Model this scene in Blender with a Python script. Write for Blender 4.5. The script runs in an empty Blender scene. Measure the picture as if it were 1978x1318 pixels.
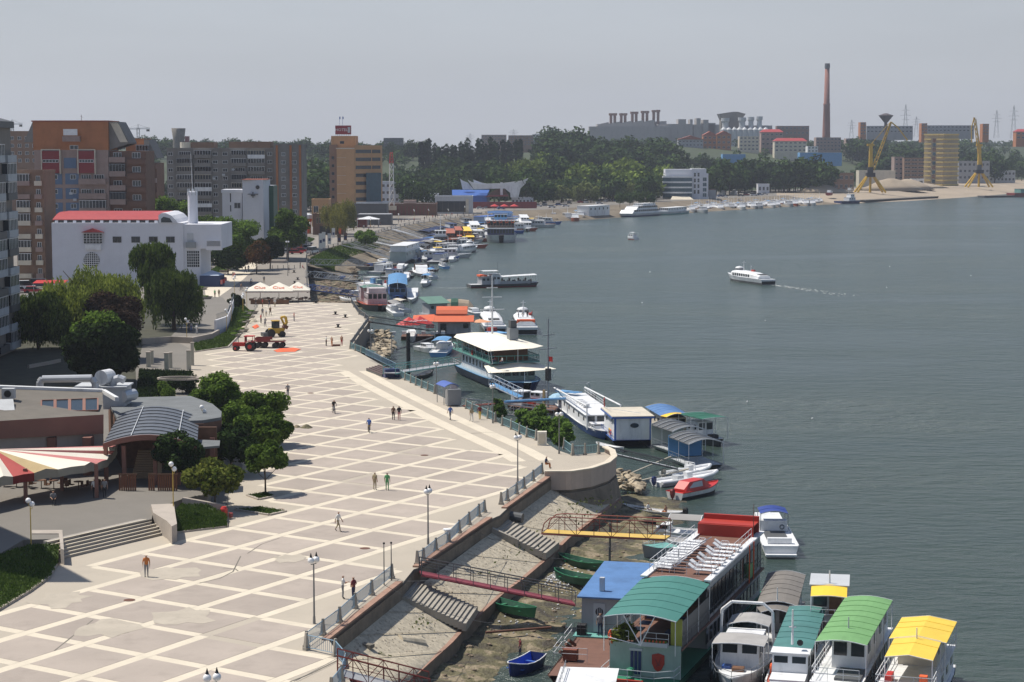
import bpy,math,random
import numpy as np
from mathutils import Vector,Matrix
from mathutils.geometry import tessellate_polygon
rnd=random.Random(7)
SC=bpy.context.scene
COL=SC.collection
PI=math.pi
# ------------------------------------------------------------ camera, sky, sun, exposure
FPX,CAMH=3800.0,32.0
PITCH=math.atan((659-285)/FPX)
cam_d=bpy.data.cameras.new('camera');cam=bpy.data.objects.new('camera',cam_d);COL.objects.link(cam)
cam_d.sensor_width=36;cam_d.lens=FPX/1978*36;cam_d.clip_start=1;cam_d.clip_end=20000
cam.location=(0,0,CAMH);cam.rotation_euler=(PI/2-PITCH,0,0)
SC.camera=cam
SUN_EL,SUN_DIR=60.0,Vector((-0.93,0.37,0)).normalized()
world=bpy.data.worlds.new('World');SC.world=world;world.use_nodes=True
wn=world.node_tree;bgn=wn.nodes['Background']
sky=wn.nodes.new('ShaderNodeTexSky');sky.sky_type='NISHITA';sky.sun_disc=False
sky.sun_elevation=math.radians(SUN_EL);sky.sun_rotation=math.atan2(SUN_DIR.x,SUN_DIR.y)
sky.altitude=50;sky.air_density=1.0;sky.dust_density=1.0;sky.ozone_density=1.5
skt=wn.nodes.new('ShaderNodeMix');skt.data_type='RGBA';skt.blend_type='MIX';skt.inputs[0].default_value=0.72
skt.inputs[7].default_value=(5.25,5.5,6.05,1)
cln=wn.nodes.new('ShaderNodeTexNoise');cln.inputs['Scale'].default_value=3.0;cln.inputs['Detail'].default_value=5
cmp_=wn.nodes.new('ShaderNodeMapping');cmp_.inputs['Scale'].default_value=(1,1,7);cmr=wn.nodes.new('ShaderNodeMapRange');cmr.inputs[1].default_value=0.35;cmr.inputs[2].default_value=0.7;cmr.inputs[3].default_value=0.97;cmr.inputs[4].default_value=1.06
csc=wn.nodes.new('ShaderNodeVectorMath');csc.operation='SCALE';wn.links.new(skt.outputs[2],csc.inputs[0]);wn.links.new(cmr.outputs[0],csc.inputs['Scale']);wn.links.new(csc.outputs[0],bgn.inputs[0])
tcs=wn.nodes.new('ShaderNodeTexCoord');sxy=wn.nodes.new('ShaderNodeSeparateXYZ');wn.links.new(tcs.outputs['Generated'],cmp_.inputs[0]);wn.links.new(cmp_.outputs[0],cln.inputs['Vector']);wn.links.new(cln.outputs[0],cmr.inputs[0]);smr=wn.nodes.new('ShaderNodeMapRange');smr.interpolation_type='SMOOTHSTEP'
smr.inputs[1].default_value=0.0;smr.inputs[2].default_value=0.45;smr.inputs[3].default_value=0.85;smr.inputs[4].default_value=0.0
wn.links.new(tcs.outputs['Generated'],sxy.inputs[0]);wn.links.new(sxy.outputs[2],smr.inputs[0]);wn.links.new(smr.outputs[0],skt.inputs[0])
wn.links.new(sky.outputs[0],skt.inputs[6])
bgn.inputs[1].default_value=0.10
sun_d=bpy.data.lights.new('sun','SUN');sun=bpy.data.objects.new('sun',sun_d);COL.objects.link(sun)
sun_d.energy=5.0;sun_d.angle=math.radians(0.55);sun_d.color=(1,0.94,0.84)
_sd=Vector((SUN_DIR.x*math.cos(math.radians(SUN_EL)),SUN_DIR.y*math.cos(math.radians(SUN_EL)),math.sin(math.radians(SUN_EL))))
sun.rotation_euler=_sd.to_track_quat('Z','Y').to_euler();sun.location=(0,100,200)
SC.view_settings.view_transform='Standard';SC.view_settings.look='None'
SC.view_settings.exposure=0.0;SC.view_settings.gamma=1;SC.view_settings.use_curve_mapping=False
SC.render.engine='CYCLES'
SC.cycles.max_bounces=5;SC.cycles.diffuse_bounces=2;SC.cycles.glossy_bounces=2;SC.cycles.transmission_bounces=2
SC.cycles.volume_bounces=0;SC.cycles.transparent_max_bounces=6;SC.cycles.caustics_reflective=False;SC.cycles.caustics_refractive=False
# ------------------------------------------------------------ survey helpers: a sighting from the viewpoint to a known level or distance
WZ=-5.0
_cp,_sp=math.cos(PITCH),math.sin(PITCH)
def ray(px,py):
 dx=(px-989)/FPX;dy=(659-py)/FPX
 return Vector((dx,_cp+dy*_sp,-_sp+dy*_cp))
def P(px,py,z=0.0):
 r=ray(px,py);return Vector((0,0,CAMH))+r*((z-CAMH)/r.z)
def D(px,py,Y):
 r=ray(px,py);return Vector((0,0,CAMH))+r*(Y/r.y)
def W(px,py):return P(px,py,WZ)
# ------------------------------------------------------------ mesh helpers
class MB:
 def __init__(s):s.v=[];s.f=[];s.m=[]
 def add(s,vs,fs,mi=0):
  b=len(s.v);s.v.extend([tuple(v) for v in vs]);s.f.extend([tuple(b+i for i in f) for f in fs]);s.m.extend([mi]*len(fs));return s
 def box(s,x0,x1,y0,y1,z0,z1,mi=0):
  vs=[(x,y,z) for z in(z0,z1) for x,y in((x0,y0),(x1,y0),(x1,y1),(x0,y1))]
  return s.add(vs,[(3,2,1,0),(4,5,6,7),(0,1,5,4),(1,2,6,5),(2,3,7,6),(3,0,4,7)],mi)
 def cbox(s,cx,cy,cz,sx,sy,sz,rz=0,mi=0,rx=0,ry=0):
  M=Matrix.Translation((cx,cy,cz))@Matrix.Rotation(rz,4,'Z')@Matrix.Rotation(ry,4,'Y')@Matrix.Rotation(rx,4,'X')
  vs=[M@Vector((x*sx/2,y*sy/2,z*sz/2)) for z in(-1,1) for x,y in((-1,-1),(1,-1),(1,1),(-1,1))]
  return s.add(vs,[(3,2,1,0),(4,5,6,7),(0,1,5,4),(1,2,6,5),(2,3,7,6),(3,0,4,7)],mi)
 def prism(s,poly,z0,z1,mi=0,cap0=True):
  n=len(poly);poly=[(p[0],p[1]) for p in poly]
  if sum(poly[i][0]*poly[(i+1)%n][1]-poly[(i+1)%n][0]*poly[i][1] for i in range(n))<0:poly=poly[::-1]
  g0=z0 if callable(z0) else(lambda x,y:z0);g1=z1 if callable(z1) else(lambda x,y:z1)
  vs=[(x,y,g0(x,y)) for x,y in poly]+[(x,y,g1(x,y)) for x,y in poly]
  fs=[(i,(i+1)%n,n+(i+1)%n,n+i) for i in range(n)]
  t=tessellate_polygon([[Vector((x,y,0)) for x,y in poly]])
  for a,b,c in t:
   A,B,C=poly[a],poly[b],poly[c]
   if(B[0]-A[0])*(C[1]-A[1])-(B[1]-A[1])*(C[0]-A[0])<0:b,c=c,b
   fs.append((n+a,n+b,n+c))
   if cap0:fs.append((c,b,a))
  return s.add(vs,fs,mi)
 def tube(s,p0,p1,r,n=6,r1=None,mi=0,cap=True):
  p0,p1=Vector(p0),Vector(p1);r1=r if r1 is None else r1
  d=(p1-p0)
  if d.length<1e-6:return s
  q=d.to_track_quat('Z','Y');vs=[]
  for p,rr in((p0,r),(p1,r1)):
   for i in range(n):
    a=2*PI*i/n+PI/n;vs.append(p+q@Vector((math.cos(a)*rr,math.sin(a)*rr,0)))
  fs=[(i,(i+1)%n,n+(i+1)%n,n+i) for i in range(n)]
  if cap:fs+=[tuple(range(n-1,-1,-1)),tuple(range(n,2*n))]
  return s.add(vs,fs,mi)
 def path(s,pts,r,n=5,mi=0):
  for a,b in zip(pts[:-1],pts[1:]):s.tube(a,b,r,n,mi=mi)
  return s
 def loft(s,secs,mi=0,cap=True,close=True):
  n=len(secs[0]);vs=[p for sec in secs for p in sec];fs=[]
  for k in range(len(secs)-1):
   for i in range(n if close else n-1):
    j=(i+1)%n;fs.append((k*n+i,k*n+j,(k+1)*n+j,(k+1)*n+i))
  if cap and close:fs+=[tuple(range(n-1,-1,-1)),tuple((len(secs)-1)*n+i for i in range(n))]
  return s.add(vs,fs,mi)
 def lathe(s,prof,c=(0,0,0),n=10,mi=0):
  return s.loft([[(c[0]+math.cos(2*PI*i/n)*r,c[1]+math.sin(2*PI*i/n)*r,c[2]+z) for i in range(n)] for r,z in prof],mi)
 def sphere(s,c,r,n=8,k=6,mi=0,sz=1.0):
  return s.lathe([(max(1e-3,r*math.sin(PI*j/k)),-r*sz*math.cos(PI*j/k)) for j in range(k+1)],c,n,mi)
 def quad(s,a,b,c,d,mi=0):return s.add([a,b,c,d],[(0,1,2,3)],mi)
 def slab(s,a,b,c,d,t,mi=0):
  dn=Vector((0,0,-t));vs=[Vector(p) for p in(a,b,c,d)]
  nz=(vs[1]-vs[0]).cross(vs[2]-vs[0]).z
  if nz<0:vs=vs[::-1]
  return s.add([v+dn for v in vs]+vs,[(3,2,1,0),(4,5,6,7),(0,1,5,4),(1,2,6,5),(2,3,7,6),(3,0,4,7)],mi)
 def mesh(s,name,mats,smooth=False):
  me=bpy.data.meshes.new(name);me.from_pydata(s.v,[],s.f)
  for m in(mats if isinstance(mats,(list,tuple)) else[mats]):me.materials.append(m)
  if any(s.m):me.polygons.foreach_set('material_index',s.m)
  if smooth:me.polygons.foreach_set('use_smooth',[True]*len(s.f))
  me.update();return me
 def build(s,name,mats,parent=None,loc=None,rz=0,smooth=False):
  return ob(name,s.mesh(name,mats,smooth),parent,loc,rz)
def ob(name,data,parent=None,loc=None,rz=0):
 o=bpy.data.objects.new(name,data);COL.objects.link(o)
 if parent is not None:o.parent=parent
 if loc is not None:o.location=loc
 if rz:o.rotation_euler=(0,0,rz)
 return o
def tag(o,label,cat,group=None):
 o['label']=label;o['category']=cat
 if group:o['group']=group
 return o
def thing(name,label,cat,loc=(0,0,0),rz=0,group=None):
 return tag(ob(name,None,None,loc,rz),label,cat,group)
def struct(o):o['kind']='structure';return o
def stuff(o):o['kind']='stuff';return o
KIDS={}
def dup(root,loc,rz=0,label=None,group=None,scale=None):
 if root.name not in KIDS:KIDS[root.name]=[c for c in bpy.data.objects if c.parent==root]
 r=root.copy();COL.objects.link(r);r.location=loc;r.rotation_euler=(0,0,rz)
 if scale:r.scale=scale if isinstance(scale,tuple) else(scale,)*3
 if label:r['label']=label
 if group:r['group']=group
 for c in KIDS[root.name]:
  d=c.copy();COL.objects.link(d);d.parent=r
  if c.name not in KIDS:KIDS[c.name]=[g for g in bpy.data.objects if g.parent==c]
  for g in KIDS[c.name]:
   e=g.copy();COL.objects.link(e);e.parent=d
 return r
def heading(a,b):d=Vector(b)-Vector(a);return math.atan2(d.y,d.x)
# ------------------------------------------------------------ materials
ordn=['first','second','third','fourth','fifth','sixth','seventh','eighth','ninth','tenth','eleventh','twelfth','thirteenth','fourteenth','fifteenth','sixteenth','seventeenth','eighteenth','nineteenth','twentieth','twenty-first','twenty-second','twenty-third','twenty-fourth','twenty-fifth','twenty-sixth','twenty-seventh']
MATS={}
def mat(name,c,rough=0.6,metal=0.0,var=0.10,scale=0.6,bump=0.0,bscale=8.0,emit=None,spec=None,orand=0.0,stain=0.0):
 if name in MATS:return MATS[name]
 m=bpy.data.materials.new(name);m.use_nodes=True;nt=m.node_tree;N,L=nt.nodes,nt.links
 b=N['Principled BSDF'];b.inputs['Roughness'].default_value=rough;b.inputs['Metallic'].default_value=metal
 if spec is not None:b.inputs['Specular IOR Level'].default_value=spec
 c=tuple(c)+(1,);geo=N.new('ShaderNodeNewGeometry')
 n1=N.new('ShaderNodeTexNoise');n1.inputs['Scale'].default_value=scale;n1.inputs['Detail'].default_value=6;n1.inputs['Roughness'].default_value=0.65
 L.new(geo.outputs['Position'],n1.inputs['Vector'])
 mr=N.new('ShaderNodeMapRange');mr.inputs[1].default_value=0.3;mr.inputs[2].default_value=0.7
 mr.inputs[3].default_value=1-var;mr.inputs[4].default_value=1+var;L.new(n1.outputs[0],mr.inputs[0])
 val=mr.outputs[0]
 if orand:
  oi=N.new('ShaderNodeObjectInfo');m2=N.new('ShaderNodeMapRange');m2.inputs[3].default_value=1-orand;m2.inputs[4].default_value=1+orand
  L.new(oi.outputs['Random'],m2.inputs[0]);mu=N.new('ShaderNodeMath');mu.operation='MULTIPLY';L.new(val,mu.inputs[0]);L.new(m2.outputs[0],mu.inputs[1]);val=mu.outputs[0]
 if stain:
  n3=N.new('ShaderNodeTexNoise');n3.inputs['Scale'].default_value=scale*0.5;n3.inputs['Detail'].default_value=8;n3.inputs['Roughness'].default_value=0.75
  mp=N.new('ShaderNodeMapping');mp.inputs['Scale'].default_value=(1,1,0.25);L.new(geo.outputs['Position'],mp.inputs[0]);L.new(mp.outputs[0],n3.inputs['Vector'])
  m4=N.new('ShaderNodeMapRange');m4.inputs[1].default_value=0.5;m4.inputs[2].default_value=0.7;m4.inputs[3].default_value=1;m4.inputs[4].default_value=1-stain
  L.new(n3.outputs[0],m4.inputs[0]);mu=N.new('ShaderNodeMath');mu.operation='MULTIPLY';L.new(val,mu.inputs[0]);L.new(m4.outputs[0],mu.inputs[1]);val=mu.outputs[0]
 sc=N.new('ShaderNodeVectorMath');sc.operation='SCALE';sc.inputs[0].default_value=c[:3];L.new(val,sc.inputs['Scale'])
 L.new(sc.outputs[0],b.inputs['Base Color'])
 if bump:
  n2=N.new('ShaderNodeTexNoise');n2.inputs['Scale'].default_value=bscale;n2.inputs['Detail'].default_value=4
  L.new(geo.outputs['Position'],n2.inputs['Vector']);bp=N.new('ShaderNodeBump');bp.inputs['Strength'].default_value=bump;bp.inputs['Distance'].default_value=0.05
  L.new(n2.outputs[0],bp.inputs['Height']);L.new(bp.outputs[0],b.inputs['Normal'])
 if emit:b.inputs['Emission Color'].default_value=tuple(emit)+(1,);b.inputs['Emission Strength'].default_value=1
 MATS[name]=m;return m
def leafmat(name,c1,c2,scale=0.35,trans=0.25):
 if name in MATS:return MATS[name]
 m=bpy.data.materials.new(name);m.use_nodes=True;nt=m.node_tree;N,L=nt.nodes,nt.links
 out=N['Material Output'];N.remove(N['Principled BSDF'])
 geo=N.new('ShaderNodeNewGeometry');n1=N.new('ShaderNodeTexNoise');n1.inputs['Scale'].default_value=scale;n1.inputs['Detail'].default_value=3
 L.new(geo.outputs['Position'],n1.inputs['Vector'])
 ad=N.new('ShaderNodeMath');ad.operation='MULTIPLY_ADD';L.new(geo.outputs['Random Per Island'],ad.inputs[0]);ad.inputs[1].default_value=0.5
 L.new(n1.outputs[0],ad.inputs[2]);mr=N.new('ShaderNodeMapRange');mr.inputs[1].default_value=0.4;mr.inputs[2].default_value=1.05;L.new(ad.outputs[0],mr.inputs[0])
 oi=N.new('ShaderNodeObjectInfo');mo=N.new('ShaderNodeMapRange');mo.inputs[3].default_value=0.75;mo.inputs[4].default_value=1.25;L.new(oi.outputs['Random'],mo.inputs[0])
 mx=N.new('ShaderNodeMix');mx.data_type='RGBA';mx.inputs[6].default_value=tuple(c1)+(1,);mx.inputs[7].default_value=tuple(c2)+(1,);L.new(mr.outputs[0],mx.inputs[0])
 sc=N.new('ShaderNodeVectorMath');sc.operation='SCALE';L.new(mx.outputs[2],sc.inputs[0]);L.new(mo.outputs[0],sc.inputs['Scale'])
 d=N.new('ShaderNodeBsdfDiffuse');t=N.new('ShaderNodeBsdfTranslucent');ms=N.new('ShaderNodeMixShader');ms.inputs[0].default_value=trans
 L.new(sc.outputs[0],d.inputs[0]);L.new(sc.outputs[0],t.inputs[0]);L.new(d.outputs[0],ms.inputs[1]);L.new(t.outputs[0],ms.inputs[2]);L.new(ms.outputs[0],out.inputs['Surface'])
 MATS[name]=m;return m
m_white=mat('white_paint',(0.76,0.77,0.78),0.45,var=0.07,scale=0.9,stain=0.32)
m_cream=mat('cream_paint',(0.62,0.56,0.45),0.6,stain=0.2)
m_grey=mat('grey_paint',(0.33,0.34,0.36),0.6,stain=0.2)
m_lgrey=mat('light_grey_paint',(0.5,0.52,0.54),0.55,stain=0.2)
m_dgrey=mat('dark_grey_paint',(0.09,0.095,0.1),0.6)
m_black=mat('black_rubber',(0.02,0.02,0.022),0.7)
m_glass=mat('dark_glass',(0.02,0.028,0.035),0.12,var=0.2,orand=0.5,spec=0.6)
m_glass2=mat('blue_glass',(0.035,0.08,0.105),0.15,var=0.2,orand=0.3)
m_red=mat('red_paint',(0.5,0.03,0.025),0.45)
m_dred=mat('dark_red_paint',(0.22,0.035,0.035),0.55,stain=0.3)
m_orange=mat('orange_canvas',(0.78,0.13,0.04),0.7,var=0.08)
m_yellow=mat('yellow_canvas',(0.85,0.55,0.04),0.65,var=0.06)
m_ycrane=mat('yellow_steel',(0.60,0.37,0.03),0.5,stain=0.3)
m_blue=mat('blue_paint',(0.05,0.13,0.42),0.45)
m_lblue=mat('light_blue_paint',(0.14,0.34,0.60),0.5,var=0.12)
m_navy=mat('navy_paint',(0.015,0.03,0.12),0.4)
m_teal=mat('teal_canvas',(0.05,0.19,0.165),0.7,var=0.08,scale=0.4)
m_green=mat('green_paint',(0.03,0.19,0.09),0.5,var=0.15)
m_dgreen=mat('dark_green_paint',(0.015,0.085,0.05),0.5,var=0.2)
m_canvas=mat('cream_canvas',(0.80,0.75,0.64),0.8,var=0.05)
m_gcanvas=mat('grey_canvas',(0.30,0.29,0.28),0.8,var=0.08)
m_wood=mat('brown_wood',(0.16,0.08,0.045),0.7,var=0.25,scale=2)
m_deck=mat('brown_deck',(0.17,0.085,0.06),0.75,var=0.12,scale=1.5,stain=0.2)
m_steel=mat('steel',(0.28,0.30,0.32),0.45,metal=0.3)
m_rust=mat('rusty_iron',(0.13,0.055,0.035),0.8,var=0.35,scale=3)
m_conc=mat('concrete',(0.36,0.33,0.28),0.85,var=0.12,scale=0.8,bump=0.3,stain=0.3)
m_dconc=mat('dark_concrete',(0.17,0.155,0.13),0.9,var=0.2,scale=0.8,bump=0.4,stain=0.4)
m_asph=mat('asphalt',(0.185,0.17,0.15),0.9,var=0.1,scale=0.12,stain=0.15)
m_brick=mat('brown_brick',(0.17,0.09,0.06),0.85,var=0.15)
# ------------------------------------------------------------ quay, ground, paving, banks, water
edge_px=[(720,1500),(690,1350),(672,1306),(664,1278),(636,1238),(778,1126),(799,1100),(809,1097),(951,1002),(965,996),(979,983),(1066,921)]
bast_px=[(1100,922),(1140,916),(1172,905),(1186,893),(1182,881),(1168,874)]
prom_px=[(1106,880),(1077,870),(1057,857),(1018,843),(971,821),(943,807),(901,789),(827,754),(783,733),(768,724),(742,708),(710,690),(677,672),(715,618),(693,607),(679,586)]
back_px=[(640,585),(600,584),(596,566),(593,540),(592,512)]
curve_px=[(591,493),(635,479),(689,464),(723,452),(752,442),(803,432),(880,421),(948,411),(984,408),(1074,404),(1138,399),(1200,395),(1270,391),(1400,383),(1520,378),(1655,373),(1758,368),(1887,360),(1978,355),(2250,347)]
E=[P(*p) for p in edge_px];BA=[P(*p) for p in bast_px];PR=[P(*p) for p in prom_px];BK=[P(*p) for p in back_px];CV=[P(*p) for p in curve_px]
quay=E+BA+PR+BK+CV
poly=[(p.x,p.y) for p in quay]+[(900,2600),(-1500,2600),(-1500,60),(E[0].x,60)]
def inside(x,y,pl):
 c=False;n=len(pl);j=n-1
 for i in range(n):
  if(pl[i][1]>y)!=(pl[j][1]>y) and x<(pl[j][0]-pl[i][0])*(y-pl[i][1])/(pl[j][1]-pl[i][1])+pl[i][0]:c=not c
  j=i
 return c
def pldist(x,y,pts):
 best=1e9
 for a,b in zip(pts[:-1],pts[1:]):
  dx,dy=b[0]-a[0],b[1]-a[1];t=max(0,min(1,((x-a[0])*dx+(y-a[1])*dy)/(dx*dx+dy*dy+1e-9)))
  best=min(best,math.hypot(x-a[0]-t*dx,y-a[1]-t*dy))
 return best
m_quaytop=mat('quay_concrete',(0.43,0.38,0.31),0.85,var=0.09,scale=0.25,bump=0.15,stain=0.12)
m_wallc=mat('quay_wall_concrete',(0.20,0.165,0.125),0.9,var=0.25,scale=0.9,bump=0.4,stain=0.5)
m_slope=mat('slope_concrete',(0.50,0.44,0.335),0.9,var=0.26,scale=2.6,bump=0.5,bscale=3,stain=0.35)
m_coping=mat('red_coping',(0.33,0.20,0.145),0.85,var=0.2,scale=1.0)
mb=MB();mb.prism(poly,-7,0)
g=mb.build('ground',[m_asph]);struct(g)
plz_px=[(-200,1500),(-200,1240),(0,1178),(95,1118),(120,1076),(330,1022),(345,1024),(440,1014),(440,960),(470,900),(360,740),(375,680),(450,672),(470,640),(490,606),(500,588)]
plz=[P(*p) for p in plz_px]
pl_poly=[(p.x,p.y) for p in plz]+[(p.x,p.y) for p in(E+BA+PR+BK[:2])[::-1]]
mb=MB();mb.prism(pl_poly,-0.03,0.006,cap0=False);plaza=mb.build('pavement',[m_quaytop]);struct(plaza)
m_strip=mat('cream_paving',(0.64,0.57,0.455),0.8,var=0.09,scale=0.5,stain=0.22)
m_panel=mat('grey_paving',(0.385,0.33,0.285),0.85,var=0.14,scale=0.45,bump=0.2,orand=0.07,stain=0.26)
O0=P(394,1229);va=Vector((2.92,5.03,0));vb=Vector((4.5,-2.9,0));hw=0.42
ua,ub=va.normalized(),vb.normalized()
edge_line=[(p.x,p.y) for p in E[4:]+BA+PR]
band_line=[(p.x,p.y) for p in PR]
def corner(i,j):return O0+va*i+vb*j
cells=[]
for i in range(-14,75):
 for j in range(-40,40):
  c=corner(i+.5,j+.5)
  if not(100<c.y<420):continue
  px=989+FPX*c.x/(c.y*_cp);
  if px<-60:continue
  ok=all(inside(q.x,q.y,pl_poly) for q in(corner(i,j),corner(i+1,j),corner(i,j+1),corner(i+1,j+1)))
  if not ok:continue
  if pldist(c.x,c.y,edge_line)<3.6:continue
  if pldist(c.x,c.y,band_line[:11])<9.5 or pldist(c.x,c.y,band_line[10:])<3:continue
  cells.append((c.y,i,j))
cells.sort()
cellset={(i,j) for _,i,j in cells}
hashf=lambda i,j:(math.sin(i*12.99+j*78.2)*43758.5)%1
worn={(-8,-3),(-6,-3),(-5,-2),(-4,-3),(-3,-3),(-6,-2)}
mstr=MB();rest=MB()
edges_done=set()
def strip_seg(i,j,d):
 if(i,j,d) in edges_done:return
 edges_done.add((i,j,d))
 if d=='a':p,q,n=corner(i,j),corner(i+1,j),ub
 else:p,q,n=corner(i,j),corner(i,j+1),ua
 t=(q-p).normalized()*(hw+0.03)
 if d=='b':p=p+t;q=q-t
 z=0.012
 zz=Vector((0,0,z))
 vs=[p-n*hw,q-n*hw,q+n*hw,p+n*hw]
 if(vs[1]-vs[0]).cross(vs[2]-vs[0]).z<0:vs=vs[::-1]
 mstr.add([v+zz for v in vs],[(0,1,2,3)])
npan=0
for _,i,j in cells:
 for a in((i,j,'a'),(i,j+1,'a'),(i,j,'b'),(i+1,j,'b')):
  if hashf(*a[:2])<0.035 or((a[0],a[1]) in worn):continue
  strip_seg(*a)
 k=hw+0.02
 qs=[corner(i,j)+ua*k+ub*k,corner(i+1,j)-ua*k+ub*k,corner(i+1,j+1)-ua*k-ub*k,corner(i,j+1)+ua*k-ub*k]
 tgt=MB() if npan<290 else rest
 tgt.slab(*[(q.x,q.y,0.02) for q in qs],0.016)
 if npan<290:tgt.build('paving_panel',[m_panel],plaza)
 npan+=1
stuff(rest.build('distant_paving_panels',[m_panel],plaza))
stuff(mstr.build('paving_strips',[m_strip],plaza))
def offset_line(pts,d):
 out=[]
 for k,p in enumerate(pts):
  a=pts[max(0,k-1)];b=pts[min(len(pts)-1,k+1)];t=(Vector(b)-Vector(a));t.z=0;t.normalize()
  out.append(Vector((p[0]-t.y*d,p[1]+t.x*d,0)))
 return out
band_px=[(1100,888),(1057,866),(971,829),(901,798),(827,763),(783,742),(735,716)]
bl=[P(*p) for p in band_px]
for d0,d1 in((1.7,3.2),(4.6,6.2)):
 A_,B_=offset_line(bl,d0),offset_line(bl,d1)
 for k in range(len(bl)-1):
  vs=[A_[k],A_[k+1],B_[k+1],B_[k]]
  b=MB();b.slab(*[(v.x,v.y,0.02) for v in vs],0.014);b.build('paving_band',[m_strip],plaza)
mc=MB()
for pts in([(465,1075),(450,1105),(425,1118),(385,1127)],[(460,1104),(455,1100),(430,1098)],[(180,1198),(150,1222),(105,1258)],[(540,1040),(505,1052),(478,1070)],[(505,740),(530,744),(575,745)],[(520,745),(560,741)],[(655,1275),(600,1302),(560,1318)],[(910,838),(935,836),(958,837)]):
 w_=[P(*p) for p in pts]
 for a,b in zip(w_[:-1],w_[1:]):
  n=Vector((-(b-a).y,(b-a).x,0)).normalized()*0.05;mc.add([v+Vector((0,0,0.024)) for v in(a-n,b-n,b+n,a+n)],[(0,1,2,3)])
mc.build('paving_crack',[m_dconc],plaza)
qp=random.Random(12)
for px,py,r_ in((330,1108,2.4),(118,1158,2.2),(352,1192,2.4),(205,1214,2.3),(560,1080,1.6),(500,900,1.6)):
 c=P(px,py);n_=16;b=MB();rr_=[r_*qp.uniform(.6,1.15) for _ in range(n_)];b.add([(c.x+rr_[i]*math.cos(2*PI*i/n_),c.y+rr_[i]*1.2*math.sin(2*PI*i/n_),.026+.0000125*px) for i in range(n_)],[tuple(range(n_))]);b.build('concrete_patch',[mat('worn_patch',(.44,.39,.32),.85,var=.16,scale=.9,stain=.25)],plaza)
for px,py in((705,1060),(540,985),(820,880),(250,1160),(600,760)):
 c=P(px,py);b=MB();b.prism([(c.x+.42*math.cos(a),c.y+.42*math.sin(a)) for a in[2*PI*i/14 for i in range(14)]],.02,.034);b.build('manhole_cover',[m_rust],plaza)
m_light=mat('pale_asphalt',(0.25,0.225,0.195),0.9,var=0.1,scale=0.2,stain=0.15)
def sheet(name,pxs,z,m,lab=None):
 b=MB();b.prism([(P(*p).x,P(*p).y) for p in pxs],z-0.02,z,cap0=False);o=b.build(name,[m]);return struct(o)
sheet('pavement',[(500,587),(600,583),(593,512),(591,495),(640,478),(720,452),(803,431),(948,410),(930,402),(800,418),(700,436),(560,470),(420,510),(380,560),(340,660),(375,678),(450,640)],0.005,m_light)
sheet('path',[(395,556),(480,500),(520,480),(528,484),(470,540),(400,590)],0.010,m_strip)
cop=MB()
def coping(pts,w=0.5,h=0.14,mb=cop,inset=True):
 o=offset_line(pts,w)
 for k in range(len(pts)-1):
  mb.slab((pts[k].x,pts[k].y,h),(pts[k+1].x,pts[k+1].y,h),(o[k+1].x,o[k+1].y,h),(o[k].x,o[k].y,h),h+0.3)
coping(E[4:6]);coping(E[7:9]);coping(E[10:12])
cw=cop.build('quay_coping',[m_coping],g)
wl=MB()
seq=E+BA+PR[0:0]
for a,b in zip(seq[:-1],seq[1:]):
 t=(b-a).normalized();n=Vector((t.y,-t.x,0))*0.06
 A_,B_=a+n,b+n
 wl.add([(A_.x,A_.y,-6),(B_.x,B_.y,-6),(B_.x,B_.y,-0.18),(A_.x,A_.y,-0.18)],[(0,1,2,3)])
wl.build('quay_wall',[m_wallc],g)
low_px=[(760,1345),(800,1312),(875,1244),(898,1218),(979,1144),(1016,1118),(1067,1075),(1100,1042),(1155,1000),(1200,966),(1196,950)]
LO=[P(x,y,-3.6) for x,y in low_px]
def resample(pts,n):
 L_=[0]
 for a,b in zip(pts[:-1],pts[1:]):L_.append(L_[-1]+(b-a).length)
 out=[];k=0
 for i in range(n):
  s=L_[-1]*i/(n-1)
  while k<len(pts)-2 and L_[k+1]<s:k+=1
  t=(s-L_[k])/max(1e-6,L_[k+1]-L_[k]);out.append(pts[k].lerp(pts[k+1],min(1,t)))
 return out
UP=[Vector((p.x,p.y,-1.15)) for p in[E[1],E[2],E[3],E[4],E[5],E[8],E[11],BA[0],BA[1],BA[2]]]
NU=90;ru,rl=resample(UP,NU),resample(LO,NU)
rv=MB();NV=14
r2=random.Random(3)
grid=[]
for a,b in zip(ru,rl):
 row=[]
 for k in range(NV+1):
  p=a.lerp(b,k/NV);jit=0 if 1 or k in(0,NV) else r2.uniform(-.02,.02);row.append((p.x,p.y,p.z+jit))
 row.append((b.x+0.02,b.y,-5.6));grid.append(row)
nn=NV+2
rv.add([p for r in grid for p in r],[(i*nn+k,i*nn+k+1,(i+1)*nn+k+1,(i+1)*nn+k) for i in range(NU-1) for k in range(nn-1)])
slope=rv.build('embankment',[m_slope]);struct(slope)
ccap=MB()
for k in range(NU-1):
 a,b=rl[k],rl[k+1];t=(b-a).normalized();n=Vector((-t.y,t.x,0))*0.45
 ccap.slab((a.x,a.y,-3.46),(b.x,b.y,-3.46),(b.x+n.x,b.y+n.y,-3.42),(a.x+n.x,a.y+n.y,-3.42),0.55)
ccap.build('toe_coping',[m_coping],slope)
sk=MB();sk.add([v for a in rl for v in((a.x,a.y,-3.5),(a.x,a.y,-5.7))],[(2*i+1,2*i,2*i+2,2*i+3) for i in range(NU-1)]);sk.v=[(x+.07,y,z) for x,y,z in sk.v];sk.build('toe_wall',[m_wallc],slope)
jt=MB()
for k in range(6,NU,7):
 a,b=ru[k],rl[k];t=(b-a).normalized();n=Vector((-t.y,t.x,0)).normalized()*0.04
 if 35<k<37:continue
 jt.add([a+n+Vector((0,0,.1)),b+n+Vector((0,0,.1)),b-n+Vector((0,0,.1)),a-n+Vector((0,0,.1))],[(0,1,2,3)])
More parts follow.
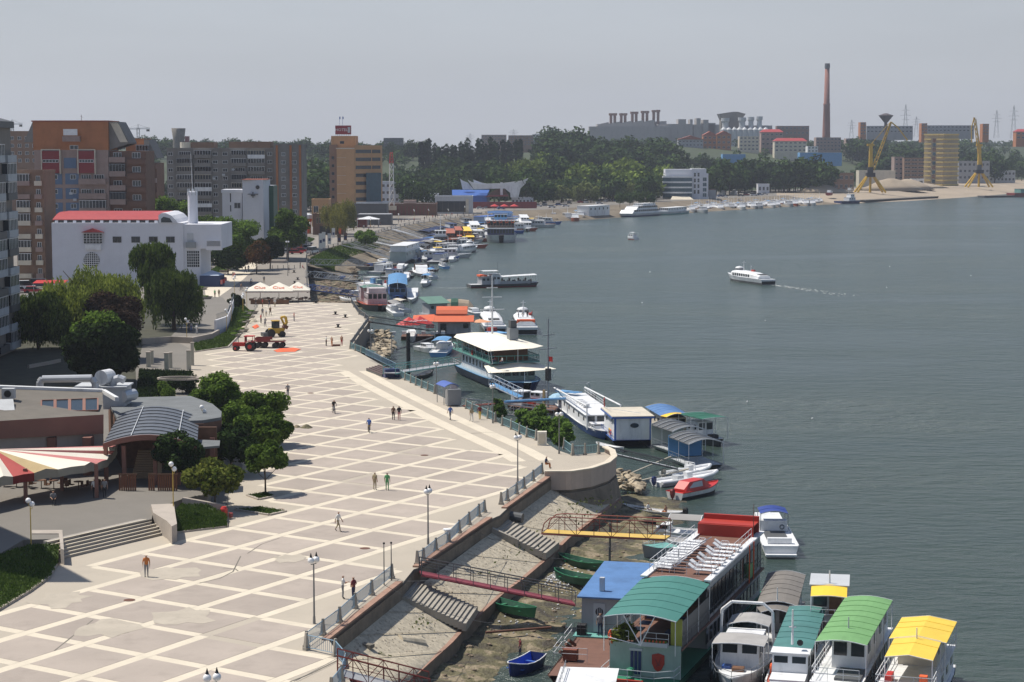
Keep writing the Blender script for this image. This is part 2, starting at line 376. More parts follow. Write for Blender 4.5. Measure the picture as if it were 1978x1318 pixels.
jt.build('slab_joint',[m_dconc],slope)
def stair_flight(label,a,b,down,n,drop,run,w_side):
 c=(a+b)/2;ax=(b-a).normalized();rz=math.atan2(ax.y,ax.x)
 t=thing('quay_stairs',label,'stairs',(c.x,c.y,-0.85),rz)
 wid=(b-a).length
 st=MB()
 for k in range(n):
  s=MB();z=-drop*(k+1)/n;y=-run*k/n
  s.box(-wid/2,wid/2,y-run/n,y,z-0.6,z);s.build('step',[m_conc],t)
 for sx in(() if 'dark red' in label else(-wid/2-.35,)):
  ck=MB();ck.add([(sx,0.0,0.12),(sx+.35,0,.12),(sx+.35,-run*.5,-drop*.5+.12),(sx,-run*.5,-drop*.5+.12),(sx,0,-1),(sx+.35,0,-1),(sx+.35,-run*.5,-drop*.5-1),(sx,-run*.5,-drop*.5-1)],
               [(3,2,1,0),(4,5,6,7),(0,4,7,3),(2,6,5,1),(0,1,5,4),(3,7,6,2)])
  ck.build('cheek_wall',[m_conc],t)
 return t
stair_flight('long concrete stairs down the slope beside the dark red footbridge',P(776,1128),P(803,1098),1,15,1.95,4.8,1)
stair_flight('concrete stairs down the slope under the red and yellow gangway',P(951,1002),P(979,983),1,13,1.9,4.8,1)
t=thing('concrete_pipe','large concrete drain pipe lying half buried on the lower slope','pipe',P(845,1247,-3.0))
b=MB();a0=P(768,1243,-2.6);a1=P(812,1250,-3.2);o_=P(845,1247,-3.0);b.tube(a0-o_,a1-o_,0.62,16,0.7);b.build('pipe_barrel',[m_slope],t,smooth=False)
b=MB();dd=(a1-a0).normalized();b.tube(a1-o_+dd*0.005,a1-o_+dd*0.03,0.56,16,0.56);b.build('pipe_mouth',[m_black],t)
m_mud=bpy.data.materials.new('river_mud');m_mud.use_nodes=True
nt=m_mud.node_tree;N,L=nt.nodes,nt.links;bs=N['Principled BSDF'];geo=N.new('ShaderNodeNewGeometry')
n1=N.new('ShaderNodeTexNoise');n1.inputs['Scale'].default_value=0.5;n1.inputs['Detail'].default_value=8;L.new(geo.outputs['Position'],n1.inputs['Vector'])
cr=N.new('ShaderNodeValToRGB');e=cr.color_ramp.elements;e[0].position=0.35;e[0].color=(0.055,0.045,0.032,1);e[1].position=0.62;e[1].color=(0.26,0.21,0.135,1)
x=cr.color_ramp.elements.new(0.56);x.color=(0.13,0.115,0.055,1)
L.new(n1.outputs[0],cr.inputs[0]);L.new(cr.outputs[0],bs.inputs['Base Color']);bs.inputs['Roughness'].default_value=0.75
n2=N.new('ShaderNodeTexNoise');n2.inputs['Scale'].default_value=3;n2.inputs['Detail'].default_value=6;L.new(geo.outputs['Position'],n2.inputs['Vector'])
bp=N.new('ShaderNodeBump');bp.inputs['Distance'].default_value=0.25;bp.inputs['Strength'].default_value=0.9;L.new(n2.outputs[0],bp.inputs['Height']);L.new(bp.outputs[0],bs.inputs['Normal'])
from mathutils import noise as mnoise
lo_line=[(p.x,p.y) for p in LO]
def mudgrid(x0,x1,y0,y1,st,hf,name='mud_bank'):
 nx=int((x1-x0)/st)+1;ny=int((y1-y0)/st)+1;vs=[]
 for j in range(ny):
  for i in range(nx):
   x=x0+i*st;y=y0+j*st;vs.append((x,y,hf(x,y)))
 b=MB();b.add(vs,[(j*nx+i,j*nx+i+1,(j+1)*nx+i+1,(j+1)*nx+i) for j in range(ny-1) for i in range(nx-1)])
 o=b.build(name,[m_mud],smooth=True);return struct(o)
def hf(x,y):
 d=pldist(x,y,lo_line);n=mnoise.noise(Vector((x*.35,y*.35,1)))*.32+mnoise.noise(Vector((x*1.1,y*1.1,5)))*.16
 wdt=0.105 if y>142 else 0.20
 return-4.3-d*wdt+n
mudgrid(-12,24,118,206,0.55,hf)
def hf2(x,y):
 n=mnoise.noise(Vector((x*.2,y*.2,9)))*.5+mnoise.noise(Vector((x*.9,y*.9,5)))*.25
 return-4.1+n-max(0,(x-(-50+(y-420)*-0.02))*0.055)
mudgrid(-104,-22,404,545,1.5,hf2)
m_bank=mat('bank_stone',(0.19,0.155,0.11),0.95,var=0.3,scale=0.15,bump=0.8,bscale=0.6,stain=0.4)
m_sand=mat('sand',(0.36,0.295,0.22),0.95,var=0.15,scale=0.05,bump=0.5,bscale=0.3,stain=0.3)
CVT=[BK[-1]]+CV
def bankwidth(k):return 16 if k<8 else(16+(k-7)*3 if k<14 else 42)
def bank(ks,m,z0=-0.02):
 seg=[]
 for k in ks:
  a=CVT[max(0,k-1)];b_=CVT[min(len(CVT)-1,k+1)];t=(b_-a).normalized();n=Vector((t.y,-t.x,0));w_=bankwidth(k)
  p=CVT[k];row=[]
  for q in range(9):
   s=q/8;v=p+n*(w_*1.15*s);row.append((v.x,v.y,z0-6.2*s+(r2.uniform(-.3,.3) if 0<q<8 else 0)))
  seg.append(row)
 b=MB();b.add([p for r in seg for p in r],[(i*9+k,i*9+k+1,(i+1)*9+k+1,(i+1)*9+k) for i in range(len(seg)-1) for k in range(8)])
 return struct(b.build('river_bank',[m]))
def dens(pts,k):
 out=[]
 for a,b in zip(pts[:-1],pts[1:]):
  for q in range(k):out.append(a.lerp(b,q/k))
 return out+[pts[-1]]
bank(range(0,16),m_bank);bank(range(15,len(CVT)),m_sand)
sheet('sandy_ground',[(1500,378),(1560,376),(1655,372.5),(1758,367.5),(1887,359.5),(1978,354.5),(2200,346),(2200,341),(1978,347),(1700,362),(1560,368),(1500,371)],0.006,m_sand)
m_water=bpy.data.materials.new('river_water');m_water.use_nodes=True
nt=m_water.node_tree;N,L=nt.nodes,nt.links;bs=N['Principled BSDF'];geo=N.new('ShaderNodeNewGeometry')
bs.inputs['Roughness'].default_value=0.22;bs.inputs['IOR'].default_value=1.33
mp=N.new('ShaderNodeMapping');mp.inputs['Scale'].default_value=(0.55,1.0,1);mp.inputs['Rotation'].default_value=(0,0,0.25);L.new(geo.outputs['Position'],mp.inputs[0])
w1=N.new('ShaderNodeTexNoise');w1.inputs['Scale'].default_value=0.75;w1.inputs['Detail'].default_value=5;w1.inputs['Roughness'].default_value=0.6;L.new(mp.outputs[0],w1.inputs['Vector'])
w2=N.new('ShaderNodeTexNoise');w2.inputs['Scale'].default_value=0.22;w2.inputs['Detail'].default_value=4;L.new(mp.outputs[0],w2.inputs['Vector'])
mp2=N.new('ShaderNodeMapping');mp2.inputs['Scale'].default_value=(0.35,1.0,1);mp2.inputs['Rotation'].default_value=(0,0,-0.15);L.new(geo.outputs['Position'],mp2.inputs[0])
w3=N.new('ShaderNodeTexNoise');w3.inputs['Scale'].default_value=0.02;w3.inputs['Detail'].default_value=5;w3.inputs['Roughness'].default_value=0.6;L.new(mp2.outputs[0],w3.inputs['Vector'])
ad=N.new('ShaderNodeMath');ad.operation='ADD';L.new(w1.outputs[0],ad.inputs[0])
m3=N.new('ShaderNodeMath');m3.operation='MULTIPLY';m3.inputs[1].default_value=1.1;L.new(w2.outputs[0],m3.inputs[0]);L.new(m3.outputs[0],ad.inputs[1])
mr=N.new('ShaderNodeMapRange');mr.inputs[1].default_value=0.35;mr.inputs[2].default_value=0.65;mr.inputs[3].default_value=0.2;mr.inputs[4].default_value=1.0;L.new(w3.outputs[0],mr.inputs[0])
bp=N.new('ShaderNodeBump');bp.inputs['Distance'].default_value=1.5;L.new(ad.outputs[0],bp.inputs['Height']);L.new(mr.outputs[0],bp.inputs['Strength']);L.new(bp.outputs[0],bs.inputs['Normal'])
cr=N.new('ShaderNodeValToRGB');e=cr.color_ramp.elements;e[0].position=0.35;e[0].color=(0.030,0.050,0.040,1);e[1].position=0.7;e[1].color=(0.068,0.096,0.088,1)
L.new(w3.outputs[0],cr.inputs[0]);L.new(cr.outputs[0],bs.inputs['Base Color'])
b=MB();b.add([(-130,60,WZ),(2500,60,WZ),(2500,3200,WZ),(-130,3200,WZ)],[(0,1,2,3)]);struct(b.build('river',[m_water]))
def smooth(t):t=max(0,min(1,t));return t*t*(3-2*t)
TX=[(p.x,p.y) for p in CV]
def shoreY(x):
 if x<-20:return 900
 for a,b in zip(TX[:-1],TX[1:]):
  if a[0]<=x<=b[0] and b[0]>a[0]:return a[1]+(b[1]-a[1])*(x-a[0])/(b[0]-a[0])
 return TX[-1][1]
def hill(x,y):
 s=shoreY(x);y0=max(1120,s+110);h=(33-8*smooth((150-x)/200)*smooth((x+450)/200))*smooth((y-y0)/620)
 h+=4*mnoise.noise(Vector((x*.004,y*.004,3)))*smooth((y-y0)/300)
 if y<s+30:return-9
 return h-0.6
m_hill=mat('hillside',(0.045,0.062,0.026),0.95,var=0.3,scale=0.01,stain=0.3)
b=MB();vs=[];nx,ny=110,70
for j in range(ny):
 y=1060*(4300/1060)**(j/(ny-1))
 for i in range(nx):
  x=y*(-0.42+0.88*i/(nx-1));vs.append((x,y,hill(x,y)))
b.add(vs,[(j*nx+i,j*nx+i+1,(j+1)*nx+i+1,(j+1)*nx+i) for j in range(ny-1) for i in range(nx-1)])
struct(b.build('hills',[m_hill],smooth=True))
hz=MB();hz.box(-1900,2600,-60,4500,-9,150);hz=hz.build('haze',[]);stuff(hz)
hm=bpy.data.materials.new('haze_air');hm.use_nodes=True;nt=hm.node_tree;nt.nodes.remove(nt.nodes['Principled BSDF'])
pv=nt.nodes.new('ShaderNodeVolumePrincipled');pv.inputs['Color'].default_value=(0.80,0.86,1.0,1);pv.inputs['Density'].default_value=0.0001;pv.inputs['Anisotropy'].default_value=0.3
nt.links.new(pv.outputs[0],nt.nodes['Material Output'].inputs['Volume']);hz.data.materials.append(hm)
def G(name,m,par,fn,*a,**k):b=MB();getattr(b,fn)(*a,**k);return b.build(name,m,par)
# ------------------------------------------------------------ vegetation
lf_mid=leafmat('leaves_mid',(0.028,0.062,0.010),(0.17,0.26,0.05),trans=.35)
lf_dark=leafmat('leaves_dark',(0.010,0.022,0.008),(0.04,0.065,0.020),trans=0.12)
lf_lite=leafmat('leaves_light',(0.05,0.08,0.014),(0.22,0.24,0.055))
lf_will=leafmat('leaves_willow',(0.045,0.075,0.012),(0.30,0.35,0.07),trans=.35)
lf_wdk=leafmat('leaves_willow_dark',(0.020,0.045,0.010),(0.14,0.20,0.04),trans=.3)
lf_oliv=leafmat('leaves_olive',(0.06,0.08,0.022),(0.17,0.20,0.07))
lf_yel=leafmat('leaves_yellow',(0.12,0.13,0.03),(0.38,0.36,0.09),trans=.35)
lf_purp=leafmat('leaves_purple',(0.030,0.022,0.016),(0.06,0.04,0.03),trans=0.1)
lf_orng=leafmat('leaves_orange',(0.03,0.045,0.015),(0.16,0.07,0.03))
lf_far=leafmat('leaves_far',(0.016,0.038,0.013),(0.070,0.108,0.034),scale=0.08,trans=0.1)
lf_farl=leafmat('leaves_far_light',(0.07,0.11,0.02),(0.20,0.26,0.06),scale=0.08,trans=0.15)
lf_pop=leafmat('leaves_poplar',(0.010,0.024,0.010),(0.032,0.058,0.020),scale=0.08,trans=0.1)
lf_grass=leafmat('grass_blades',(0.045,0.085,0.015),(0.10,0.15,0.035),scale=0.6)
m_bark=mat('bark',(0.09,0.065,0.045),0.9,var=0.3,scale=3)
def quads_mesh(name,C,U,V,m):
 n=len(C);co=np.empty((n,4,3),np.float32)
 co[:,0]=C-U;co[:,1]=C+V*0.8-U*0.1;co[:,2]=C+U;co[:,3]=C-V
 me=bpy.data.meshes.new(name);me.vertices.add(n*4);me.vertices.foreach_set('co',co.ravel())
 me.loops.add(n*4);me.loops.foreach_set('vertex_index',np.arange(n*4,dtype=np.int32))
 me.polygons.add(n);me.polygons.foreach_set('loop_start',np.arange(0,n*4,4,dtype=np.int32))
 me.materials.append(m);me.update(calc_edges=True);return me
def unit(v):return v/np.maximum(1e-6,np.linalg.norm(v,axis=1,keepdims=True))
def leaf_points(clumps,n,rng,shell=0.33):
 vol=np.array([c[3]*c[4]*c[5] for c in clumps])**0.75;idx=rng.choice(len(clumps),n,p=vol/vol.sum());cl=np.array(clumps)[idx]
 d=unit(rng.normal(size=(n,3)));r=rng.random((n,1))**shell*(0.88+0.24*rng.random((n,1)))
 return cl[:,:3]+d*r*cl[:,3:6],d
def crown_mesh(name,clumps,n,size,m,seed=0,shell=0.33,el=1.5):
 rng=np.random.default_rng(seed);C,d=leaf_points(clumps,n,rng,shell)
 nrm=unit(d*0.9+rng.normal(size=(n,3))*0.7+np.array([0,0,0.35]))
 U=unit(np.cross(nrm,rng.normal(size=(n,3))));V=np.cross(nrm,U);s=size*(0.55+0.9*rng.random((n,1)))
 return quads_mesh(name,C,U*s*el*0.5,V*s*0.5,m)
def willow_mesh(name,clumps,n,m,seed=0,drop=2.2,size=0.16):
 rng=np.random.default_rng(seed);ns=n//7;C,d=leaf_points(clumps,ns,rng,0.2)
 keep=d[:,2]>-0.35;C=C[keep];ns=len(C);Cs,Us,Vs=[],[],[]
 L_=drop*(0.4+0.8*rng.random((ns,1)))
 for k in range(7):
  p=C-np.array([0,0,1])*L_*k/7+rng.normal(size=(ns,3))*0.10
  u=unit(np.array([0,0,1])+rng.normal(size=(ns,3))*0.35);v=unit(np.cross(u,rng.normal(size=(ns,3))))
  Cs.append(p);Us.append(u*size*2.2*(0.7+.6*rng.random((ns,1))));Vs.append(v*size*0.8)
 return quads_mesh(name,np.concatenate(Cs),np.concatenate(Us),np.concatenate(Vs),m)
def clumpset(seed,R,zc,rz,n,cr=0.5,flat=1.0):
 r=random.Random(seed);out=[(0,0,zc,R*.62,R*.62,rz*.7)]
 for k in range(n):
  a=2*PI*k/n*1.618*2+r.uniform(-.3,.3);e=r.uniform(-.75,.95);q=math.sqrt(max(0,1-e*e))*r.uniform(.62,.82)
  s=R*cr*r.uniform(.6,1.15);out.append((math.cos(a)*R*q,math.sin(a)*R*q,zc+e*rz*.72,s,s,s*flat*r.uniform(.7,1)))
 return out
def trunk_mb(h,r,spread,seed=0,limbs=4):
 t=MB();q=random.Random(seed);pts=[(0,0,-0.3),(q.uniform(-.1,.1)*h*.2,q.uniform(-.1,.1)*h*.2,h*.45),(q.uniform(-.1,.1)*h*.3,0,h)]
 t.tube(pts[0],pts[1],r,8,r*.75);t.tube(pts[1],pts[2],r*.75,8,r*.35)
 for k in range(limbs):
  a=2*PI*k/limbs+q.uniform(-.4,.4);z=h*q.uniform(.45,.8)
  t.tube((0,0,z),(math.cos(a)*spread*.7,math.sin(a)*spread*.7,z+spread*q.uniform(.5,.9)),r*.4,6,r*.12)
 return t
def tree(name,label,loc,R,zc,rz,n,size,m,seed,th=None,tr=None,nc=12,group=None,kind='round',cr=0.5,cat='tree',drop=2.2,flat=1.0,limbs=4):
 t=thing(name,label,cat,loc,0,group)
 if tr:trunk_mb(th or zc,tr,R,seed,limbs).build('trunk',[m_bark],t)
 cl=clumpset(seed,R,zc,rz,nc,cr,flat)
 me=willow_mesh('crown',cl,n,m,seed,drop) if kind=='willow' else crown_mesh('crown',cl,n,size,m,seed)
 ob('crown',me,t);return t
# ------------------------------------------------------------ people
def fig_mesh(name,J,mats):
 """J: joints name->(x,y,z); the body is one skinned surface"""
 E_=[('pel','waist'),('waist','chest'),('chest','neck'),('neck','head0'),('head0','head'),('chest','shL'),('shL','elL'),('elL','haL'),('chest','shR'),('shR','elR'),('elR','haR'),
          ('pel','hiL'),('hiL','knL'),('knL','anL'),('anL','toL'),('pel','hiR'),('hiR','knR'),('knR','anR'),('anR','toR')]
 R_=dict(pel=.135,waist=.12,chest=.145,neck=.055,head0=.085,head=.09,shL=.075,shR=.075,elL=.045,elR=.045,haL=.032,haR=.032,hiL=.095,hiR=.095,knL=.062,knR=.062,anL=.042,anR=.042,toL=.038,toR=.038)
 names=list(J);ix={n:i for i,n in enumerate(names)}
 me=bpy.data.meshes.new('skel');me.from_pydata([J[n] for n in names],[(ix[a],ix[b]) for a,b in E_],[])
 o=bpy.data.objects.new('skel',me);COL.objects.link(o);bpy.context.view_layer.objects.active=o
 md=o.modifiers.new('s','SKIN');md.use_smooth_shade=True
 for i,n in enumerate(names):me.skin_vertices[0].data[i].radius=(R_[n]*(1.25 if n in('chest','waist','pel') else 1),R_[n]*(.85 if n in('chest','waist','pel') else 1));me.skin_vertices[0].data[i].use_root=(n=='pel')
 sb=o.modifiers.new('b','SUBSURF');sb.levels=1
 dg=bpy.context.evaluated_depsgraph_get();ev=o.evaluated_get(dg);m2=bpy.data.meshes.new_from_object(ev)
 vs=[v.co.copy() for v in m2.vertices];fs=[tuple(p.vertices) for p in m2.polygons]
 bpy.data.objects.remove(o);b=MB();b.add(vs,fs)
 sk,to,bo,sh,ha=0,1,2,3,4;grp=[]
 segs=[('pel','waist',to),('waist','chest',to),('chest','neck',to),('head0','head',sk),('neck','head0',sk),('chest','shL',to),('chest','shR',to),('elL','haL',sk),('elR','haR',sk),('shL','elL',to),('shR','elR',to),('pel','hiL',bo),('pel','hiR',bo),('hiL','knL',bo),('hiR','knR',bo),('knL','anL',bo),('knR','anR',bo),('anL','toL',sh),('anR','toR',sh)]
 S=[(Vector(J[a]),Vector(J[c]),g_) for a,c,g_ in segs]
 hd=Vector(J['head'])
 for k,f in enumerate(fs):
  c=sum((vs[i] for i in f),Vector())/len(f);best=9;g_=0
  for a,e_,gg in S:
   d=e_-a;t=max(0,min(1,(c-a).dot(d)/d.dot(d)));q=(c-a-d*t).length
   if q<best:best=q;g_=gg
  if g_==sk and(c-hd).length<.16 and(c.z>hd.z+.03 or(c.y>hd.y+.035 and c.z>hd.z-.08)):g_=ha
  b.m[k]=g_
 h0=hd;b.tube(h0+Vector((0,-.085,-.015)),h0+Vector((0,-.115,-.035)),.014,4,.02,mi=0)
 for s in(-1,1):b.cbox(h0.x+s*.092,h0.y,h0.z-.02,.02,.04,.055,mi=0)
 for s in('L','R'):
  a,c=Vector(J['el'+s]),Vector(J['ha'+s]);d=(c-a).normalized();sd=Vector((0,-1,0)) if abs(d.y)<.8 else Vector((1,0,0));u=(sd-d*sd.dot(d)).normalized();w=d.cross(u)
  b.loft([[c+u*x*.038+w*y*.018+d*z for x,y in((-1,-1),(1,-1),(1,1),(-1,1))] for z in(-.03,.075)],mi=0)
  for k,ln in enumerate((.065,.078,.072,.052)):
   p=c+d*.07+u*(-.03+.02*k);q=p+d*ln*.55;b.tube(p,q,.0095,5,.009,mi=0);b.tube(q,q+(d+w*(-.6 if s=='L' else .6)).normalized()*ln*.5,.009,5,.007,mi=0)
  p=c+u*-.035;b.tube(p,p+(d-u*0.9).normalized()*.06,.011,5,.009,mi=0)
 me=b.mesh(name,mats,True);return me
def pose(lean=0,stride=.0,arms=0,sit=False,ride=False):
 J=dict(pel=(0,0,.95),waist=(0,-lean*.2,1.12),chest=(0,-lean*.6,1.36),neck=(0,-lean*.85,1.5),head0=(0,-lean,1.585),head=(0,-lean-.015,1.66),
             shL=(-.19,-lean*.6,1.40),shR=(.19,-lean*.6,1.40),hiL=(-.09,0,.90),hiR=(.09,0,.90))
 s=stride;J.update(elL=(-.25,s*.25-lean*.4+.02,1.12),elR=(.25,-s*.25-lean*.4+.02,1.12),haL=(-.25,s*.42-.08,.88),haR=(.25,-s*.42-.08,.88))
 J.update(knL=(-.1,-s*.35-.02,.5),knR=(.1,s*.22-.02,.5),anL=(-.1,-s*.5,.08),anR=(.1,s*.62,.10+s*.1));J.update(toL=(-.11,-s*.5-.16,.04),toR=(.11,s*.62-.15,.05))
 if arms==1:J.update(elL=(-.24,-.18,1.16),haL=(-.12,-.38,1.24),elR=(.25,-.14,1.14),haR=(.14,-.36,1.18))
 if arms==2:J.update(elL=(-.34,.02,1.15),haL=(-.17,-.1,1.02),elR=(.34,.02,1.15),haR=(.17,-.1,1.02))
 if sit:J={k:(v[0],v[1],v[2]-.48) for k,v in J.items()};J.update(knL=(-.13,-.42,.50),knR=(.13,-.42,.50),anL=(-.13,-.45,.08),anR=(.13,-.45,.08),toL=(-.14,-.6,.04),toR=(.14,-.6,.04),hiL=(-.1,-.06,.46),hiR=(.1,-.06,.46),haL=(-.14,-.36,.58),haR=(.14,-.36,.58),elL=(-.26,-.1,.68),elR=(.26,-.1,.68))
 if ride:J.update(knL=(-.11,-.32,.72),knR=(.11,-.2,.55),anL=(-.11,-.14,.34),anR=(.11,-.05,.18),toL=(-.12,-.28,.3),toR=(.12,-.2,.14),elL=(-.25,-.36,1.14),elR=(.25,-.36,1.14),haL=(-.22,-.52,1.0),haR=(.22,-.52,1.0))
 return J
skins=[mat('skin',(0.42,0.24,0.16),0.6,var=.03),mat('tanned_skin',(0.28,0.14,0.085),0.6,var=.03)]
hairs=[mat('dark_hair',(0.02,0.015,0.012),0.7),mat('grey_hair',(0.35,0.33,0.3),0.7),mat('brown_hair',(0.08,0.045,0.02),0.7)]
CL={k:mat('cloth_'+k,c,0.85,var=.05) for k,c in dict(white=(.68,.68,.66),black=(.02,.02,.024),red=(.42,.03,.03),blue=(.06,.13,.38),navy=(.02,.03,.08),orange=(.52,.17,.04),green=(.10,.33,.13),grey=(.22,.22,.23),khaki=(.33,.27,.17),yellow=(.62,.42,.05),pink=(.55,.22,.22),brown=(.14,.08,.05),maroon=(.17,.025,.03)).items()}
FIGS={}
for nm_,pz in dict(stand=pose(.02,.06),walk=pose(.05,.5),walk2=pose(.06,-.45),arms=pose(.03,.05,1),hips=pose(.0,.04,2),sit=pose(.08,sit=True),ride=pose(.30,ride=True),carry=pose(.1,.25,1)).items():
 FIGS[nm_]=fig_mesh('person_'+nm_,pz,[skins[0],CL['white'],CL['navy'],m_black,hairs[0]])
def person(loc,p,face,top,bottom,label,group=None,hair=0,skin=0,h=1.75,parent=None,bare=False):
 o=bpy.data.objects.new('person',FIGS[p]);COL.objects.link(o);o.location=loc;o.rotation_euler=(0,0,math.radians(face)+PI/2);s=h/1.75;o.scale=(s,)*3
 for i,m in enumerate((skins[skin],CL[top] if not bare else skins[skin],CL[bottom],m_black,hairs[hair])):
  o.material_slots[i].link='OBJECT';o.material_slots[i].material=m
 return tag(o,label,'person',group)
def wheel(mb,c,r,w,axis='y',mi=0,n=14):
 d=Vector((0,w/2,0)) if axis=='y' else Vector((w/2,0,0));mb.tube(Vector(c)-d,Vector(c)+d,r,n,mi=mi)
def bicycle(loc,face,label):
 t=thing('bicycle',label,'bicycle',loc,math.radians(face))
 for x in(-.52,.52):
  b=MB();n=14
  for i in range(n):
   a,c=2*PI*i/n,2*PI*(i+1)/n;b.tube((x+.33*math.cos(a),0,.34+.33*math.sin(a)),(x+.33*math.cos(c),0,.34+.33*math.sin(c)),.018,4)
  for i in range(6):a=PI*i/6;b.tube((x+.33*math.cos(a),0,.34+.33*math.sin(a)),(x-.33*math.cos(a),0,.34-.33*math.sin(a)),.004,3)
  b.build('wheel',[m_black],t)
 b=MB();b.path([(-.52,0,.34),(-.15,0,.8),(.36,0,.82),(.52,0,.34)],.018);b.path([(-.15,0,.8),(-.05,0,.32),(.36,0,.78)],.018);b.tube((-.52,0,.34),(-.05,0,.32),.015);b.build('frame',[m_navy],t)
 G('saddle',m_black,t,'cbox',-.17,0,.9,.24,.12,.06)
 b=MB();b.tube((.36,0,.8),(.34,0,1.0),.015);b.tube((.34,-.25,1.0),(.34,.25,1.0),.013);b.build('handlebar',[m_steel],t)
 return t
# ------------------------------------------------------------ street furniture
m_globe=mat('lamp_globe',(0.85,0.85,0.85),0.25,var=.02)
m_postg=mat('lamp_post_grey',(0.20,0.20,0.20),0.5,metal=.3)
m_posty=mat('lamp_post_yellow',(0.55,0.38,0.08),0.5)
def lamp_grey(loc,label,group,rz=0,h=4.3):
 t=thing('street_lamp',label,'street lamp',loc,rz,group)
 b=MB();b.tube((0,0,0),(0,0,h-.25),.075,8,.05);b.tube((0,0,0),(0,0,.5),.11,8,.09);b.build('post',[m_postg],t)
 G('cross_arm',m_postg,t,'path',[(-.26,0,h-.25),(.26,0,h-.25)],.03)
 for s in(-1,1):
  b=MB();b.sphere((s*.26,0,h+.02),.23,12,8);g_=b.build('globe',[m_globe],t,smooth=True)
  G('cap',m_black,g_,'tube',(s*.26,0,h+.2),(s*.26,0,h+.55),.11,8,.01)
 return t
def lamp_yellow(loc,label,group,rz=0,h=4.0,off=.45,r=.22):
 t=thing('garden_lamp',label,'street lamp',loc,rz,group)
 G('post',m_posty,t,'tube',(0,0,-.3),(0,0,h-.2),.05,7,.04)
 for s,z in((-1,h),(1,h-off)):
  b=MB();b.tube((0,0,z-.3),(s*.14,0,z-.26),.025,5);b.tube((s*.14,0,z-.26),(s*.14,0,z-.1),.025,5);a=b.build('arm',[m_posty],t)
  b=MB();b.sphere((s*.14,0,z+.1),r,12,8);b.build('globe',[m_globe],t,smooth=True)
 return t
m_railb=mat('railing_blue',(0.22,0.34,0.44),0.5,var=.15,stain=.3)
m_railc=mat('railing_teal',(0.25,0.42,0.44),0.5,var=.15,stain=.3)
m_railg=mat('railing_grey',(0.17,0.19,0.21),0.5,var=.15)
def railing(label,pts,m=None,posts=True,h=1.0,group=None,bal=0.16,lean=0,cat='railing',postm=None,ph=1.15,base=True,name='quay_railing'):
 m=m or m_railb;o=pts[0];t=thing(name,label,cat,o,0,group);pts=[Vector(p)-Vector(o) for p in pts]
 for k,p in enumerate(pts):
  if posts:
   a=pts[max(0,k-1)];b_=pts[min(len(pts)-1,k+1)];rz=heading(a,b_)
   b=MB();M=Matrix.Translation(p)@Matrix.Rotation(rz,4,'Z')
   b.loft([[M@Vector((x*sx,y*sy,z)) for x,y in((-1,-1),(1,-1),(1,1),(-1,1))] for sx,sy,z in((.10,.2,0),(.08,.13,.5),(.07,.07,ph))])
   if base:b.cbox(p.x,p.y,p.z+.1,.3,.42,.2,rz)
   b.build('post',[postm or m_conc],t)
  if k<len(pts)-1:
   q=pts[k+1];d=(q-p);n=max(2,int(d.length/bal));up=Vector((0,0,1))
   G('top_rail',m,t,'tube',p+up*h,q+up*h,.032,5)
   G('bottom_rail',m,t,'tube',p+up*.2,q+up*.2,.026,5)
   if bal<5:
    b=MB()
    for i in range(1,n):s=p.lerp(q,i/n);b.tube(s+up*.2,s+up*h,.019,4,cap=False)
    stuff(b.build('balusters',[m],t))
 return t
# ------------------------------------------------------------ buildings
WINM={}
def window_mesh(w,h,nx=2,ny=1,fm=None,gm=None,d=.10):
 fm=fm or m_white;gm=gm or m_glass;key=(round(w,2),round(h,2),nx,ny,fm.name,gm.name)
 if key not in WINM:
  b=MB();b.box(-w/2,w/2,-.02,.05,0,h,1);f=min(.08,w*.08)
  for x in[-w/2+(w-f)*i/nx for i in range(nx+1)]:b.box(x,x+f,-.07,-.02,0,h,0)
  for i in range(ny+1):z=(h-f)*i/ny;b.box(-w/2+f,w/2-f,-.065,-.02,z,z+f,0)
  WINM[key]=b.mesh('window',[fm,gm])
 return WINM[key]
def windows(par,xs,zs,y,w,h,rz=0,nx=2,ny=1,fm=None,gm=None,name='window',skip=0,org=(0,0)):
 """windows on a wall: xs along the wall, zs sill heights; rz 0 = wall facing -y at depth y; otherwise wall through org turned by rz"""
 me=window_mesh(w,h,nx,ny,fm,gm);c,s=math.cos(rz),math.sin(rz)
 for z in zs:
  for x in xs:
   if skip and rnd.random()<skip:continue
   ob(name,me,par,(org[0]+c*x-s*y,org[1]+s*x+c*y,z),rz)
def balcony(par,x0,x1,z,y=0,d=1.1,h=1.0,m=None,glaz=None,rz=0,org=(0,0),hh=2.7,name='balcony'):
 b=MB();b.box(x0,x1,y-d,y-.02,z-.12,z);b.box(x0,x1,y-d,y-d+.08,z,z+h);b.box(x0,x0+.08,y-d+.08,y-.02,z,z+h);b.box(x1-.08,x1,y-d+.08,y-.02,z,z+h)
 o=b.build(name,[m or m_lgrey],par,(org[0],org[1],0),rz)
 if glaz:
  g_=MB();g_.box(x0+.06,x1-.06,y-d+.1,y-.05,z+h,z+hh-.1,1);n=max(2,int((x1-x0)/.8));f=.07
  for i in range(n+1):x=x0+.06+(x1-x0-.12-f)*i/n;g_.box(x,x+f,y-d+.05,y-d+.1,z+h,z+hh-.1,0)
  g_.box(x0,x1,y-d+.02,y-.05,z+hh-.1,z+hh,0)
  g_.build('glazing',[glaz,m_glass],o)
 return o
